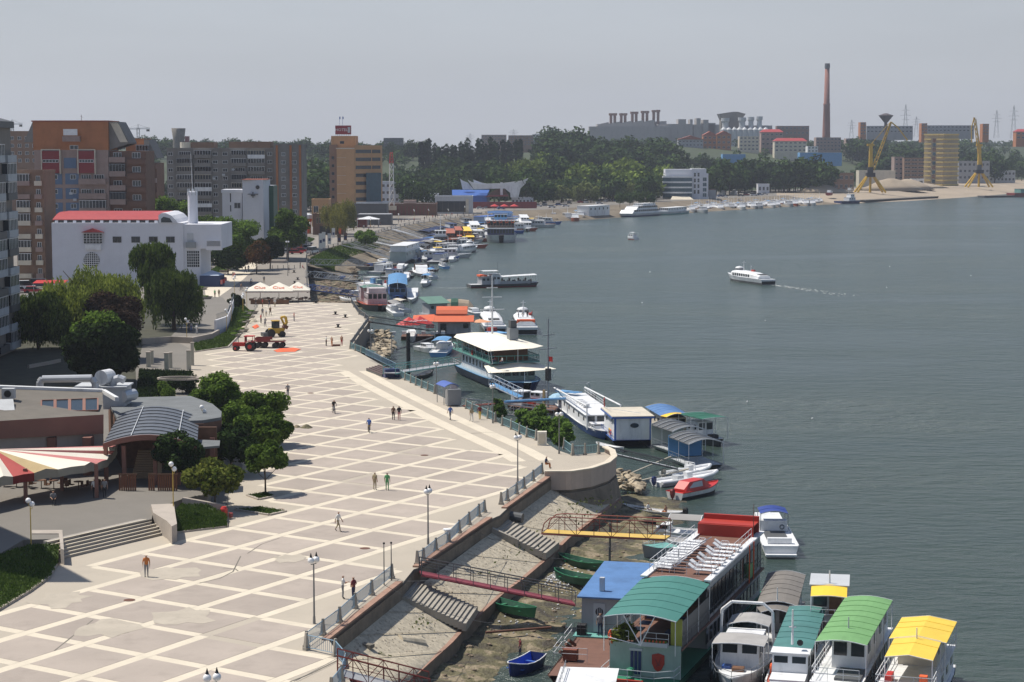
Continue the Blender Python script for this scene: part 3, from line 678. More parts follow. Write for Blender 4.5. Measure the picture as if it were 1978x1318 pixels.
def building(name,label,loc,rz,w,d,h,m,group=None,cat='building',base=-4,parapet=.6,roofm=None,wname='wall'):
 t=thing(name,label,cat,loc,rz,group)
 b=MB();b.box(0,w,0,d,base,h);b.build(wname,[m],t)
 r=MB()
 if parapet:
  for x0,x1,y0,y1 in((-.12,w+.12,-.12,.25),(-.12,w+.12,d-.25,d+.12),(-.12,.25,.25,d-.25),(w-.25,w+.12,.25,d-.25)):r.box(x0,x1,y0,y1,h-.02,h+parapet)
  r.build('parapet',[m],t)
 G('roof',roofm or m_grey,t,'box',.25,w-.25,.25,d-.25,h,h+.08)
 return t
# ------------------------------------------------------------ town, left to right
m_obrick=mat('orange_brick',(0.40,0.155,0.06),0.85,var=.10,scale=.4,stain=.15)
m_pinkc=mat('pink_concrete',(0.33,0.24,0.21),0.85,var=.1,stain=.2)
m_dgblk=mat('grey_apartment_wall',(0.215,0.20,0.185),0.9,var=.12,scale=.3,stain=.3)
m_brblk=mat('brown_apartment_wall',(0.24,0.15,0.10),0.9,var=.12,scale=.3,stain=.3)
m_wwall=mat('white_render',(0.66,0.67,0.72),0.8,var=.04,scale=.5,stain=.08)
m_roofr=mat('red_roof',(0.36,0.04,0.04),0.6,var=.15,scale=1)
m_tile=mat('roof_tile',(0.33,0.10,0.06),0.8,var=.2)
m_hotel=mat('hotel_tan',(0.50,0.29,0.14),0.85,var=.08,scale=.4,stain=.12)
m_bluep=mat('blue_panel',(0.10,0.16,0.26),0.7)
m_redp=mat('dark_red_panel',(0.22,0.02,0.025),0.7)
a=D(0,500,330);
t=thing('apartment_tower','tall grey-blue apartment tower cut by the left edge, with stacked balconies','building',(-78.6,270,0),0)
G('wall',m_dgblk,t,'box',-22,0,0,40,-2,35)
G('roof',m_dgrey,t,'prism',[(-22,0),(0.6,0),(0.6,40),(-22,40)],35,lambda x,y:36 if x>-1 else 42)
mlb=mat('pale_blue_balcony',(0.42,0.46,0.50),.8,stain=.2)
for k in range(11):
 for j,y in enumerate((2,10,19,27,34)):
  balcony(t,0,5.5,.8+2.9*k,0,d=1.0,m=mlb if(k+j)%3 else m_dgrey,glaz=m_white if(k*2+j)%3 else None,rz=PI/2,org=(0.02,y))
 balcony(t,-14,-8,.8+2.9*k,0,d=1.2,m=mlb,glaz=m_white if k%2 else None)
 windows(t,[-18,-5],[1.2+2.9*k],0,1.4,1.4)
o=P(28,655);t=building('courtyard_cafe','low dark cafe building with timber terrace in the shaded courtyard',(P(22,640).x,332,0),0,16,14,4.2,m_brick)
G('porch_roof',m_wood,t,'box',1,14,-6,0,3.2,3.45)
for x in(1.2,5,9,13.5):G('porch_post',m_wood,t,'box',x,x+.25,-5.9,-5.65,0,3.2)
G('roof_room',m_dgrey,t,'box',4,9,1,9,4.3,6.6);G('yellow_band',mat('ochre',(.3,.25,.06),.8),t,'box',3.8,9.2,.8,1,4.3,5.2)
t=building('brown_apartment_block','narrow brown apartment block with bay windows behind the parking lot',(D(31,400,470).x,470,0),0,6.7,12,26,m_brblk)
for k in range(8):
 z=1+3.15*k;balcony(t,0.3,3.5,z,0,d=1.0,m=m_pinkc if k>5 else m_cream,glaz=m_white if k%3 else None)
 balcony(t,4.6,6.3,z,0,d=.8,m=m_cream if k%2 else m_pinkc);windows(t,[5.4],[z+.9],0,1.0,1.3,nx=2)
t=building('brown_apartment_block','far reddish apartment block seen above the brown one at the left edge',(D(0,300,800).x-14,800,0),0,38,14,38,m_brblk)
windows(t,[16+3*i for i in range(7)],[26+3*i for i in range(4)],0,1.5,1.4)
Y0=520;xL=D(66,300,Y0).x;xR=D(209,300,Y0).x;w_=xR-xL
t=thing('orange_apartment_block','large orange brick apartment block with blue panels and slanted striped top corner','building',(xL,Y0,0),0)
s_=Y0/3800;zz=lambda py:32-(py-285)*s_
G('wall',m_pinkc,t,'box',0,w_,0,14,-2,zz(290))
G('brick_storey',m_obrick,t,'prism',[(-.2,0),(w_+.1,0),(w_+.1,14),(-.2,14)],zz(290),zz(236))
G('roof',m_tile,t,'box',-.5,w_+.3,-.3,14.3,zz(236),zz(233.5))
G('slanted_side',m_dgblk,t,'add',[(-.2,0,zz(236)),(-.2,14,zz(236)),(-2.6,14,zz(275)),(-2.6,0,zz(275)),(-.2,0,zz(275)),(-.2,14,zz(275))],[(0,1,2,3),(0,3,4),(1,5,2),(3,2,5,4)])
fx=lambda px:(px-66)*s_
for a,c in((82,116),(152,183)):
 G('red_bay',m_redp,t,'box',fx(a),fx(c),-.9,0,zz(334),zz(292))
 f=MB()
 for q in(a-1.5,c):f.box(fx(q),fx(q)+.25,-1.05,-.01,zz(336),zz(290))
 f.box(fx(a-1.5),fx(c)+.25,-1.05,-.9,zz(290),zz(288.5));f.build('bay_frame',[m_cream],t)
 windows(t,[(fx(a)+fx(c))/2],[zz(314)],-.95,fx(c)-fx(a)-.4,.8,nx=5)
for r in range(8):
 y1=335+28*r
 for a,c in((86,119),(125,151)):
  if r==0 and a==86:pass
  G('blue_panel',m_bluep,t,'box',fx(a),fx(c),-.12,0,zz(y1+21),zz(y1))
  windows(t,[(fx(a)+fx(c))/2+.3],[zz(y1+11)],-.14,1.5,1.2,nx=2)
 balcony(t,fx(152),fx(204),zz(y1+20),0,d=1.3,h=1.4,m=m_pinkc,glaz=m_white if r==2 else None,hh=3.4)
 windows(t,[fx(165),fx(190)],[zz(y1+16)],-.02,2.6,1.9,nx=4)
G('blue_panel',m_bluep,t,'box',fx(123),fx(147),-.12,0,zz(325),zz(305))
balcony(t,fx(123),fx(156),zz(273),0,d=1.4,h=1.3,m=m_pinkc);G('hung_laundry',m_white,t,'box',fx(125),fx(152),-1.3,-1.2,zz(262),zz(250))
windows(t,[fx(143)],[zz(289)],-.02,2.2,1.1)
x2=w_+.1
G('wing_wall',m_brick,t,'box',x2,x2+9.5,1.5,14,-2,zz(292))
for r in range(9):
 z=zz(313+27*r);balcony(t,x2,x2+4.2,z,1.5,d=1.4,h=1.3,m=m_pinkc,glaz=m_steel if r%2 else None,hh=3.2);balcony(t,x2+4.6,x2+9.5,z-.5,1.5,d=.9,h=1.2,m=m_brick)
 windows(t,[x2+2,x2+7],[z+1.0],1.47,2.2,1.5,nx=3)
G('slanted_side',m_dgblk,t,'add',[(x2,1.2,zz(236)),(x2,12,zz(236)),(x2+5.2,12,zz(275)),(x2+5.2,1.2,zz(275)),(x2,1.2,zz(290)),(x2,12,zz(290)),(x2+5.2,12,zz(278)),(x2+5.2,1.2,zz(278)),(x2+2.6,.4,zz(236)),(x2+2.6,11,zz(236))],[(0,3,7,4),(0,8,3),(8,9,2,3),(0,1,9,8),(3,2,6,7),(1,5,6,2)])
for k in range(5):
 b=MB();u=k/5;b.add([(x2+.3+2.2*u,1.12-.7*u,zz(237)),(x2+.75+2.2*u,1.1-.7*u,zz(237)),(x2+3.4+1.9*u,.95-.1*u,zz(275)),(x2+2.9+1.9*u,.95-.1*u,zz(275))],[(0,1,2,3),(3,2,1,0)]);b.build('cream_stripe',[m_cream],t)
b=MB();b.tube((fx(152),4,zz(234)),(fx(152),4,zz(222)),.08,4);b.tube((fx(150),4,zz(225)),(fx(155),4,zz(227)),.05,4);b.build('antenna',[m_steel],t)
Y1=560;t=thing('orange_apartment_block','smaller orange brick apartment block joined behind the right side of the big one','building',(D(243,300,Y1).x,Y1,0),0);s1=Y1/3800;z1=lambda py:32-(py-285)*s1;f1=lambda px:(px-243)*s1
G('wall',m_brick,t,'box',0,f1(302),0,12,-2,z1(315))
G('brick_storey',m_obrick,t,'box',0,f1(278),.2,12,z1(315),z1(268))
G('slanted_side',m_dgblk,t,'add',[(f1(278),.2,z1(270)),(f1(286),12,z1(270)),(f1(303),12,z1(305)),(f1(303),.2,z1(305)),(f1(278),.2,z1(315)),(f1(286),.2,z1(270))],[(0,5,3,4),(5,1,2,3)])
balcony(t,f1(264),f1(288),z1(300),0,d=1.2,h=1.3,m=m_lgrey,glaz=m_white,hh=2.9)
for r in range(8):
 z=z1(325+27*r);balcony(t,f1(264),f1(302),z,0,d=1.2,h=1.2,m=m_pinkc if r%2 else m_brick);windows(t,[f1(255),f1(272),f1(290)],[z+1],-.02,2,1.5,nx=3)
for r in(0,1):
 for k in range(4):G('cream_stripe',m_cream,t,'add',[(f1(245+4*k),-.4,z1(316+25*r)),(f1(247+4*k),-.4,z1(316+25*r)),(f1(252+4*k),-.5,z1(331+25*r)),(f1(250+4*k),-.5,z1(331+25*r))],[(0,1,2,3),(3,2,1,0)])
YW=455;sw=YW/3800;xw=D(101,500,YW).x;fw=lambda px:(px-101)*sw;zw=lambda py:32-(py-285)*sw
t=thing('white_civic_building','long white building with red half-barrel roof and lattice windows behind the willows','building',(xw,YW,0),0)
G('wall',m_wwall,t,'box',0,fw(355),0,22,-5,zw(430))
b=MB();b.box(fw(355),fw(428),.3,18,zw(480),zw(433));b.box(fw(355),fw(387),.3,16,-5,zw(480));b.build('wing_wall',[m_wwall],t)
b=MB();b.box(fw(400),fw(430),-1.5,.3,zw(482),zw(476));b.box(fw(400),fw(430),-1.5,-1.35,zw(476),zw(464));b.build('balcony',[m_wwall],t)
for k in range(5):G('balcony_rail',m_dgrey,t,'box',fw(402),fw(428),-1.55,-1.5,zw(474-2.2*k),zw(473-2.2*k))
secs=[]
for xx in(fw(103),fw(312)):
 secs.append([(xx,4+7*(1-math.cos(a))/1,zw(424)+4.6*math.sin(a)*.62) for a in[PI*.5*i/8*1.0 for i in range(9)]]+[(xx,18,zw(424)+2.8),(xx,18,zw(424))])
G('red_roof',m_roofr,t,'loft',[[(xx,1.5+9*u,zw(424)+1.5*math.sin(PI/2*u)) for u in[i/7 for i in range(8)]]+[(xx,18,zw(424)+1.5),(xx,18,zw(424)-.2),(xx,1.5,zw(424)-.2)] for xx in(fw(100),fw(312))])
G('clerestory',m_glass,t,'box',fw(104),fw(311),1.0,17,zw(430),zw(424)-.2)
for k in range(12):G('clerestory_pier',m_wwall,t,'box',fw(106+17.5*k),fw(112+17.5*k),.8,1.0,zw(430),zw(424)-.2)
pts=[(fw(312)+u[0],u[1]) for u in((0,0),(0,.0))]
b=MB();prof=[(fw(308),zw(430)),(fw(308),zw(415)),(fw(314),zw(411)),(fw(322),zw(411)),(fw(333),zw(416)),(fw(340),zw(423)),(fw(345),zw(430))]
b.loft([[(x,yy,z) for x,z in prof] for yy in(-.3,17)]);b.build('curved_gable',[m_wwall],t)
b=MB();prof=[(fw(313),zw(429)),(fw(313),zw(422)),(fw(318),zw(418)),(fw(330),zw(421)),(fw(335),zw(429))];b.loft([[(x,yy,z) for x,z in prof] for yy in(-.35,-.3)]);b.build('gable_window',[m_glass],t)
b=MB();b.lathe([(fw(110)*.95,0),(fw(110)*.95,.2)],n=3);
b=MB();cx=fw(366);b.lathe([(1.15,0),(1.15,zw(372)-zw(433)),(.95,zw(370)-zw(433))],(cx,6,zw(433)),18);b.build('round_tower',[m_wwall],t,smooth=False)
for k in range(8):a=2*PI*k/8;G('tower_slit',m_lgrey,t,'box',cx+1.16*math.cos(a)-.08,cx+1.16*math.cos(a)+.08,6+1.16*math.sin(a)-.08,6+1.16*math.sin(a)+.08,zw(378),zw(365))
G('mast',m_white,t,'tube',(cx,6,zw(370)),(cx-.3,6,zw(297)),.09,5,.04)
windows(t,[fw(181)],[zw(470)],-.35,4.4,2.4,nx=6,ny=4)
G('window_hood',m_roofr,t,'add',[(fw(159),-.9,zw(448)),(fw(181),-.9,zw(440)),(fw(203),-.9,zw(448)),(fw(159),0,zw(448)),(fw(181),0,zw(440)),(fw(203),0,zw(448))],[(0,2,1),(0,1,4,3),(1,2,5,4),(0,3,5,2)])
G('window_apron',m_white,t,'box',fw(166),fw(196),-.5,0,zw(482),zw(471))
G('round_window',m_glass,t,'tube',(fw(177),-.02,zw(502)),(fw(177),-.1,zw(502)),1.85,20)
b=MB()
for k in range(-3,4):q=math.sqrt(max(.05,1.85**2-(k*.5)**2));b.box(fw(177)+k*.5-.06,fw(177)+k*.5+.06,-.16,-.1,zw(502)-q,zw(502)+q)
for k in range(-3,4):q=math.sqrt(max(.05,1.85**2-(k*.5)**2));b.box(fw(177)-q,fw(177)+q,-.22,-.16,zw(502)+k*.5-.06,zw(502)+k*.5+.06)
b.build('window_lattice',[m_white],t)
windows(t,[fw(227),fw(263),fw(297),fw(330)],[zw(468)],-.02,2.0,1.4,nx=2,fm=m_dgrey)
G('balcony_door',m_lgrey,t,'box',fw(362),fw(374),.2,.35,zw(474),zw(450));balcony(t,fw(360),fw(379),zw(477),.25,d=.8,h=1.2,m=m_steel)
windows(t,[fw(348)],[zw(476),zw(489),zw(502),zw(515)],.25,.7,.7,nx=1,fm=m_dgrey)
windows(t,[fw(373)],[zw(516)],.28,3.0,3.9,nx=6,ny=6)
G('service_door',m_wwall,t,'box',fw(135),fw(152),-.1,0,0,zw(518))
YG=620;sg=YG/3800;xg=D(322,300,YG).x;fg=lambda px:(px-322)*sg;zg=lambda py:32-(py-285)*sg
t=building('grey_apartment_block','long grey apartment block of ten storeys with glazed balconies behind the white building',(xg,YG,0),0,fg(530),13,zg(289),m_dgblk,parapet=.5)
b=MB();b.box(fg(355),fg(410),2,11,zg(289)+.1,zg(275));b.box(fg(440),fg(520),2,11,zg(289)+.1,zg(274));b.build('roof_rooms',[m_brblk],t)
G('round_roof_room',m_cream,t,'lathe',[(2,0),(2,zg(275)-zg(289))],(fg(357),3.2,zg(289)),14)
for r in range(9):
 z=zg(305+15.6*r)
 for c,(a,e_) in enumerate(((341,372),(375,408),(446,476),(478,511))):
  gl=[None,m_white,m_steel,m_white,m_cream][(r*7+c*3)%5];balcony(t,fg(a),fg(e_),z,0,d=.9,h=1.0,m=m_white if(r*5+c)%7 in(0,3) and c in(1,3) else m_dgblk,glaz=gl,hh=2.4)
  windows(t,[fg((a+e_)/2)],[z+.7],-.02,3.6,1.3,nx=5)
 windows(t,[fg(329),fg(415),fg(434),fg(520)],[z+.7],-.02,1.5,1.1,nx=2)
t2=building('grey_apartment_block','taller end of the grey block with vertical orange stripes beside the hotel',(D(530,300,YG-4).x,YG-4,0),0,(582-530)*sg,15,zg(281),m_dgblk,parapet=.5)
for px in(533,559,577):G('orange_stripe',m_obrick,t2,'box',(px-530)*sg,(px-526)*sg,-.25,0,0,zg(281))
for r in range(9):windows(t2,[(547-530)*sg,(568-530)*sg],[zg(305+15.6*r)+.6],-.02,1.4 if r%2 else 1.1,1.1,nx=3)
YC=560;sc_=YC/3800;xc=D(428,300,YC).x;fc=lambda px:(px-428)*sc_;zc=lambda py:32-(py-285)*sc_
t=thing('white_tower_building','white twin-block building with round porthole and emblem between two green trees','building',(xc,YC,0),0)
b=MB();b.box(0,fc(466),0,9,-2,zc(367));b.box(-.25,fc(467),-.25,9.2,zc(372),zc(366));b.build('low_block',[m_wwall],t)
G('tower_block',m_wwall,t,'prism',[(fc(469),-2),(fc(510),-3),(fc(514),8),(fc(469),9)],-2,zc(347))
G('roof',m_tile,t,'box',fc(468),fc(514),-2.8,8.4,zc(347),zc(346))
G('porthole',m_glass,t,'tube',(fc(499),-2.72,zc(361)),(fc(499),-3.0,zc(361)),.55,16)
b=MB();b.box(fc(480),fc(500),-3.1,-2.8,zc(375),zc(373.6));b.box(fc(489),fc(491),-3.1,-2.9,zc(381),zc(370));b.lathe([(.5,0),(.7,.3),(.3,.6)],(fc(490),-2.9,zc(378)),10);b.build('emblem',[m_dgrey],t)
G('slit_window',m_glass,t,'box',fc(443),fc(445),-.05,0,zc(390),zc(373))
windows(t,[fc(457)],[zc(402)],-.02,1.8,1.6,nx=2,fm=m_lgrey);G('slit_window',m_glass,t,'box',fc(443),fc(445),-.05,0,zc(408),zc(396))
t=building('dark_narrow_building','dark green glass stair block beside the white tower building',(D(511,400,566).x,566,0),0,2.6,10,21,m_dgreen,parapet=0)
YH=880;sh=YH/3800;xh=D(636,300,YH).x;fh=lambda px:(px-636)*sh;zh=lambda py:32-(py-285)*sh
t=thing('hotel','tan hotel tower with a red roof sign reading HOTEL','building',(xh,YH,0),0)
G('side_block',m_brblk,t,'box',0,fh(651),0,16,0,zh(280))  # darker wall colour stands in for the shade on this left face
G('lift_tower',m_hotel,t,'box',fh(639),fh(687),2,14,0,zh(263))
G('main_block',m_hotel,t,'prism',[(fh(651),-2.5),(fh(686),-4.5),(fh(690),12),(fh(651),12)],0,zh(287))
G('window_wing',m_hotel,t,'prism',[(fh(686.2),-4.3),(fh(734),6),(fh(734),14),(fh(690),14)],0,zh(281))
G('cornice',m_cream,t,'prism',[(fh(650),-2.9),(fh(686),-4.95),(fh(686),-4.3),(fh(650),-2.2)],zh(288),zh(286))
dirw=math.atan2(10.3,fh(734)-fh(686.2));lw=math.hypot(10.3,fh(734)-fh(686.2))
for r in range(8):
 z=zh(296+15.2*r)
 b=MB();b.box(.6,lw-3.4 if r>2 else lw-5.8,-.12,0,z,z+1.5);b.build('ribbon_window',[m_glass],t,(fh(686.2),-4.3,0),dirw)
 if r<3:b=MB();b.box(lw-5.2,lw-.5,-.12,0,z,z+1.5);b.build('ribbon_window',[m_glass],t,(fh(686.2),-4.3,0),dirw)
 windows(t,[fh(643)],[zh(308+15*r)],-.02,1.2,1.3,nx=1,fm=m_dgrey)
 G('joint_line',m_cream,t,'box',fh(652),fh(685),-3.55,-3.5,zh(288+17*r),zh(288+17*r)+.12)
G('glass_corner',m_glass2,t,'prism',[(fh(707),-1.2),(fh(734),4.8),(fh(732),6),(fh(707),0)],0,zh(334))
G('tower_window',m_glass,t,'box',fh(656),fh(664),1.9,2,zh(278),zh(273))
for k in range(9):G('sign_strut',m_steel,t,'tube',(fh(648+3.4*k),3,zh(263)),(fh(648+3.4*k),3,zh(259)),.12,4)
b=MB();b.box(fh(647),fh(677),2.4,5,zh(260),zh(243));sg_=b.build('roof_sign',[mat('sign_red',(.28,.012,.02),.5)],t)
def text(txt,size,m,par,loc,rx=PI/2,rz=0,name='lettering',ry=0,depth=.02):
 cu=bpy.data.curves.new(name,'FONT');cu.body=txt;cu.size=size;cu.extrude=depth;cu.align_x='CENTER';cu.align_y='CENTER';cu.resolution_u=2
 tmp=bpy.data.objects.new('tmp',cu);COL.objects.link(tmp);me=bpy.data.meshes.new_from_object(tmp.evaluated_get(bpy.context.evaluated_depsgraph_get()));bpy.data.objects.remove(tmp)
 me.materials.clear();me.materials.append(m);me.name=name;o=ob(name,me,par,loc);o.rotation_euler=(rx,ry,rz);return o
text('HOTEL',1.75,m_white,sg_,(fh(659),2.3,zh(251.5)))
G('sign_emblem',m_lgrey,sg_,'box',fh(671),fh(676),2.3,2.36,zh(257),zh(246))
for px in(655,661):b=MB();b.tube((fh(px),3,zh(243)),(fh(px),3,zh(226)),.08,4);b.box(fh(px),fh(px+2),2.97,3.03,zh(231),zh(226));b.build('flag_pole',[m_blue],t)
G('low_wing',m_dgrey,t,'prism',[(fh(664),-9),(fh(748),-9),(fh(748),6),(fh(690),6)],0,zh(392))
G('low_roof',m_lgrey,t,'box',fh(690),fh(750),-9.5,4,zh(392),zh(389))
def lattice(mb,x,y,z0,z1,w,w1,n,r=.12):
 for i in range(n):
  a,c=i/n,(i+1)/n;wa,wb=w+(w1-w)*a,w+(w1-w)*c;za,zb=z0+(z1-z0)*a,z0+(z1-z0)*c
  q=[(-1,-1),(1,-1),(1,1),(-1,1)]
  for k in range(4):
   p,s=q[k],q[(k+1)%4];mb.tube((x+p[0]*wa,y+p[1]*wa,za),(x+p[0]*wb,y+p[1]*wb,zb),r,4,cap=False)
   mb.tube((x+p[0]*wa,y+p[1]*wa,za),(x+s[0]*wb,y+s[1]*wb,zb),r*.7,3,cap=False)
t=thing('lattice_mast','red and white lattice mast right of the hotel','mast',(D(756,300,900).x,900,0),0);za=D(756,338,900).z;zb=D(756,294,900).z
b=MB();lattice(b,0,0,za-14,(za+zb)/2,1.1,.8,5,.14);b.build('white_section',[m_white],t);b=MB();lattice(b,0,0,(za+zb)/2,zb,.8,.5,4,.14);b.build('red_section',[m_red],t)
t=thing('cooling_tower','dark cooling tower on the skyline above the grey block','tower',(D(345,265,1500).x,1500,0),0);s5=1500/3800
b=MB();zb=D(345,300,1500).z;zt=D(345,248,1500).z;b.lathe([(5.6*.9,zb-10),(4.6,zb),(4.3,zt-8),(5.4,zt),(5.0,zt),(3.9,zt-6)],n=20);b.build('shell',[m_dconc],t,smooth=True)
G('annex',m_dred,t,'box',5,8,-2,2,zt-12,zt-6)
for lab,px,py,px0,px1,yj in(('tower crane on the skyline right of the orange block',267,272,240,290,250),('tower crane on the skyline at the left edge',24,262,14,44,241)):
 Yc=1300;t=thing('tower_crane',lab,'crane',(D(px,260,Yc).x,Yc,0),0);ss=Yc/3800;zj=D(px,yj,Yc).z
 b=MB();lattice(b,0,0,20,zj+1,.8,.8,10,.12);b.build('mast',[m_steel],t)
 b=MB();b.tube(((px0-px)*ss,0,zj),((px1-px)*ss,0,zj+.4),.25,4);b.tube(((px0-px)*ss,0,zj+.6),((px1-px)*ss,0,zj+1),.15,4);b.build('jib',[m_lgrey],t)
 b=MB();b.path([((px0-px)*ss*.8,0,zj+.6),(0,0,zj+3.2),((px1-px)*ss*.8,0,zj+1)],.1,3);b.tube((0,0,zj),(0,0,zj+3.2),.25,4);b.build('tie',[m_steel],t)
 G('counterweight',m_dconc,t,'box',(px1-px)*ss*.7,(px1-px)*ss*.95,-.7,.7,zj-1.4,zj)
acm=MB();acm.box(-.45,.45,-.35,0,0,.6);acm=acm.mesh('air_conditioner',[m_lgrey])
for par,n_,xs_,zs_ in((bpy.data.objects['grey_apartment_block'],26,(2,32),(3,26)),(bpy.data.objects['orange_apartment_block'],10,(2,20),(6,24)),(bpy.data.objects['hotel'],6,(8,11),(6,26))):
 for k in range(n_):ob('air_conditioner',acm,par,(rnd.uniform(*xs_),-.03,rnd.uniform(*zs_)))
def simple_block(name,label,pxl,pxr,pyt,pyb,Y,dep,m,wins=None,group=None,roofm=None,parapet=.4,fm=None,cat='building',nx=2,wfill=.55,rz=0):
 s=Y/3800;o_=D(pxl,300,Y);zb=32-(pyb-285)*s;zt=32-(pyt-285)*s;w=(pxr-pxl)*s
 t=building(name,label,(o_.x,Y,zb),rz,w,dep,zt-zb,m,group,cat=cat,base=-8,parapet=parapet,roofm=roofm)
 if wins:
  c,r=wins;fh_=(zt-zb)/r;ww=w/c*wfill
  windows(t,[w*(i+.5)/c for i in range(c)],[fh_*(k+.32) for k in range(r)],-.02,ww,fh_*.42,nx=nx,fm=fm)
 return t
simple_block('white_office_building','cream white two-storey office with small square windows right of the hotel',736,796,352,392,1010,14,m_wwall,(7,3))
t=simple_block('low_pavilion','long low brown pavilion with pillars on the promenade behind the hotel',749,842,394,416,930,14,m_brick,None,roofm=m_lgrey)
for k in range(11):G('pillar',m_dred,t,'box',1+1.75*k,1.3+1.75*k,-.3,-.02,-.2,4.6)
G('cream_fascia',m_cream,t,'box',0,4,-1.2,-.3,2.6,4.6);G('roof_room',m_pinkc,t,'box',7.2,13,2,8,4.9,7.2)
t=simple_block('glass_hall','square hall with a dark glass front and concrete frame on the promenade',840,912,380,413,955,16,m_lgrey,None)
G('glass_front',m_glass,t,'box',.8,14.8,-.12,-.02,1.0,6.2);G('corner_pier',m_cream,t,'box',14.9,16.3,-.5,-.02,0,7.4)
for k in range(1,5):G('mullion',m_dgrey,t,'box',.8+2.8*k,.9+2.8*k,-.16,-.12,1,6.2)
t=simple_block('brown_pavilion','two-storey brown pavilion with narrow upper windows by the road',603,662,414,453,724,12,m_brick,None,roofm=m_cream)
windows(t,[1.6+1.05*k for k in range(7)],[4.2],-.02,.6,2.2,nx=1,fm=m_cream);G('entrance',m_black,t,'box',2.5,6.5,-.08,-.02,0,3.2);G('red_banner',m_orange,t,'box',9.3,10.4,-.4,-.02,0,2.6)
t=thing('orange_kiosk','round orange kiosk with white roof left of the brown pavilion','kiosk',(D(593,430,735).x,735,0),0)
G('stem',m_orange,t,'lathe',[(1.5,-.1),(1.5,4),(.5,4)],n=12);G('orange_band',m_orange,t,'lathe',[(1.6,4),(1.9,5.2),(1.9,5.5)],n=12);G('white_roof',m_white,t,'lathe',[(2.0,5.6),(2.0,7),(1.0,7.5),(.1,7.6)],n=12)
simple_block('tan_low_building','low tan building with striped parapet left of the yellow willow',601,634,386,430,800,10,m_hotel,(2,1))
t=thing('white_canopy','white event canopy on poles beside a red stall','canopy',(D(712,425,790).x,790,0),0)
G('roof',m_white,t,'add',[(-4.5,-3,3.4),(4.5,-3,3.4),(4.5,3,3.4),(-4.5,3,3.4),(0,0,4.6)],[(0,1,4),(1,2,4),(2,3,4),(3,0,4)])
for x in(-4.3,0,4.3):G('pole',m_white,t,'tube',(x,-2.9,0),(x,-2.9,3.4),.08,5)
t=building('red_stall','small dark red stall left of the white canopy',(D(688,430,790).x,792,0),0,4,5,3.6,m_dred,parapet=0)
t=building('slate_roof_restaurant','low restaurant with slate blue roof behind the white canopy',(D(690,430,815).x,815,0),0,14,12,4.4,m_dgrey,parapet=0,roofm=m_grey)
YS=1085;ss=YS/3800;fs_=lambda px:(px-888)*ss;zs=lambda py:32-(py-285)*ss
t=thing('sail_roofed_hall','white concrete hall with upswept ship-like wings and dark arch','building',(D(888,350,YS).x,YS,0),0)
def panel(pts,y0,y1,name,m):b=MB();b.loft([[(fs_(x),y,zs(yy)) for x,yy in pts] for y in(y0,y1)]);b.build(name,[m],t)
panel([(888,345),(893,349),(903,353),(914,366),(893,366)],6,7,'left_sail',m_white)
panel([(903,347),(912,352),(930,355),(968,354),(1006,349),(1020,344),(1015,354),(1005,364),(1001,381),(986,381),(985,372),(975,364),(966,364),(915,365)],0,2,'front_sail',m_white)
panel([(914,347),(930,353),(948,357),(930,358),(915,355)],4,5,'back_sail',m_wwall)
panel([(940,380),(950,370),(962,365),(975,366),(984,380)],1,3,'dark_arch',m_brick);panel([(966,352),(971,352),(971,378),(966,378)],-.6,0,'mast_wall',m_white)
panel([(936,380),(981,378),(981,376),(945,377)],-3,6,'red_canopy',m_dred)
G('blue_roof_annex',m_blue,t,'prism',[(fs_(872),10),(fs_(945),10),(fs_(940),0),(fs_(874),0)],0,lambda x,y:zs(378) if y<5 else zs(367))
simple_block('white_low_annex','low white building with a strip of square windows right of the sail-roofed hall',988,1030,382,396,1090,8,m_wwall,(6,1))
simple_block('white_shed','small white-roofed shed left of the sail-roofed hall',818,846,375,390,1050,8,m_white,None)
t=thing('red_wall','long dark red boundary wall below the sail-roofed hall','wall',(D(905,400,1040).x,1040,0),0);G('wall_panel',m_dred,t,'box',0,36,0,.4,-.5,3.4)
YB=1228;sb_=YB/3800;fb=lambda px:(px-1280)*sb_;zb_=lambda py:32-(py-285)*sb_
t=thing('white_waterside_building','white five-storey waterside building with curved glass bands and stepped top','building',(D(1280,350,YB).x,YB,0),0)
G('wall',m_wwall,t,'box',fb(1285),fb(1368),0,16,-1,zb_(335));b=MB();b.box(fb(1285),fb(1336),-.4,14,zb_(336),zb_(327));b.box(fb(1336),fb(1364),.5,14,zb_(336),zb_(326));b.build('top_storey',[m_wwall],t)
for r,(y0,y1) in enumerate(((343,350),(353,360),(363,370),(373,381))):
 b=MB();pr=[(fb(1280),1),(fb(1281),-2),(fb(1295),-3.6),(fb(1320),-4),(fb(1336),-2),(fb(1336),1)];b.prism(pr,zb_(y1),zb_(y0));b.build('glass_band',[m_glass2],t)
 G('white_band',m_white,t,'prism',[(x+(-.3 if i<3 else .2),y-.3) for i,(x,y) in enumerate(pr)],zb_(y0),zb_(y0-3))
G('plinth',m_cream,t,'prism',[(fb(1281),-2),(fb(1336),-2),(fb(1336),0),(fb(1281),0)],zb_(386),zb_(381))
windows(t,[fb(1342),fb(1349)],[zb_(341+0),zb_(352),zb_(363),zb_(374)],-.02,1.3,2.4,nx=1,ny=2,fm=m_white);windows(t,[fb(1361)],[zb_(350),zb_(360),zb_(370),zb_(380)],-.02,2.4,2.4,gm=m_glass2,nx=2)
G('ramp',m_cream,t,'add',[(fb(1292),-14,0.02),(fb(1336),-14,.02),(fb(1330),-4,2),(fb(1298),-4,2)],[(0,1,2,3)])
t=building('small_tiled_house','small grey house with tiled roof beside the white waterside building',(D(1369,380,1235).x,1235,0),0,4.5,8,5.5,m_grey,roofm=m_tile,parapet=0)
simple_block('white_boathouse','white boathouse with high windows under the dark trees',1465,1487,356,373,1382,9,m_wwall,(3,1));
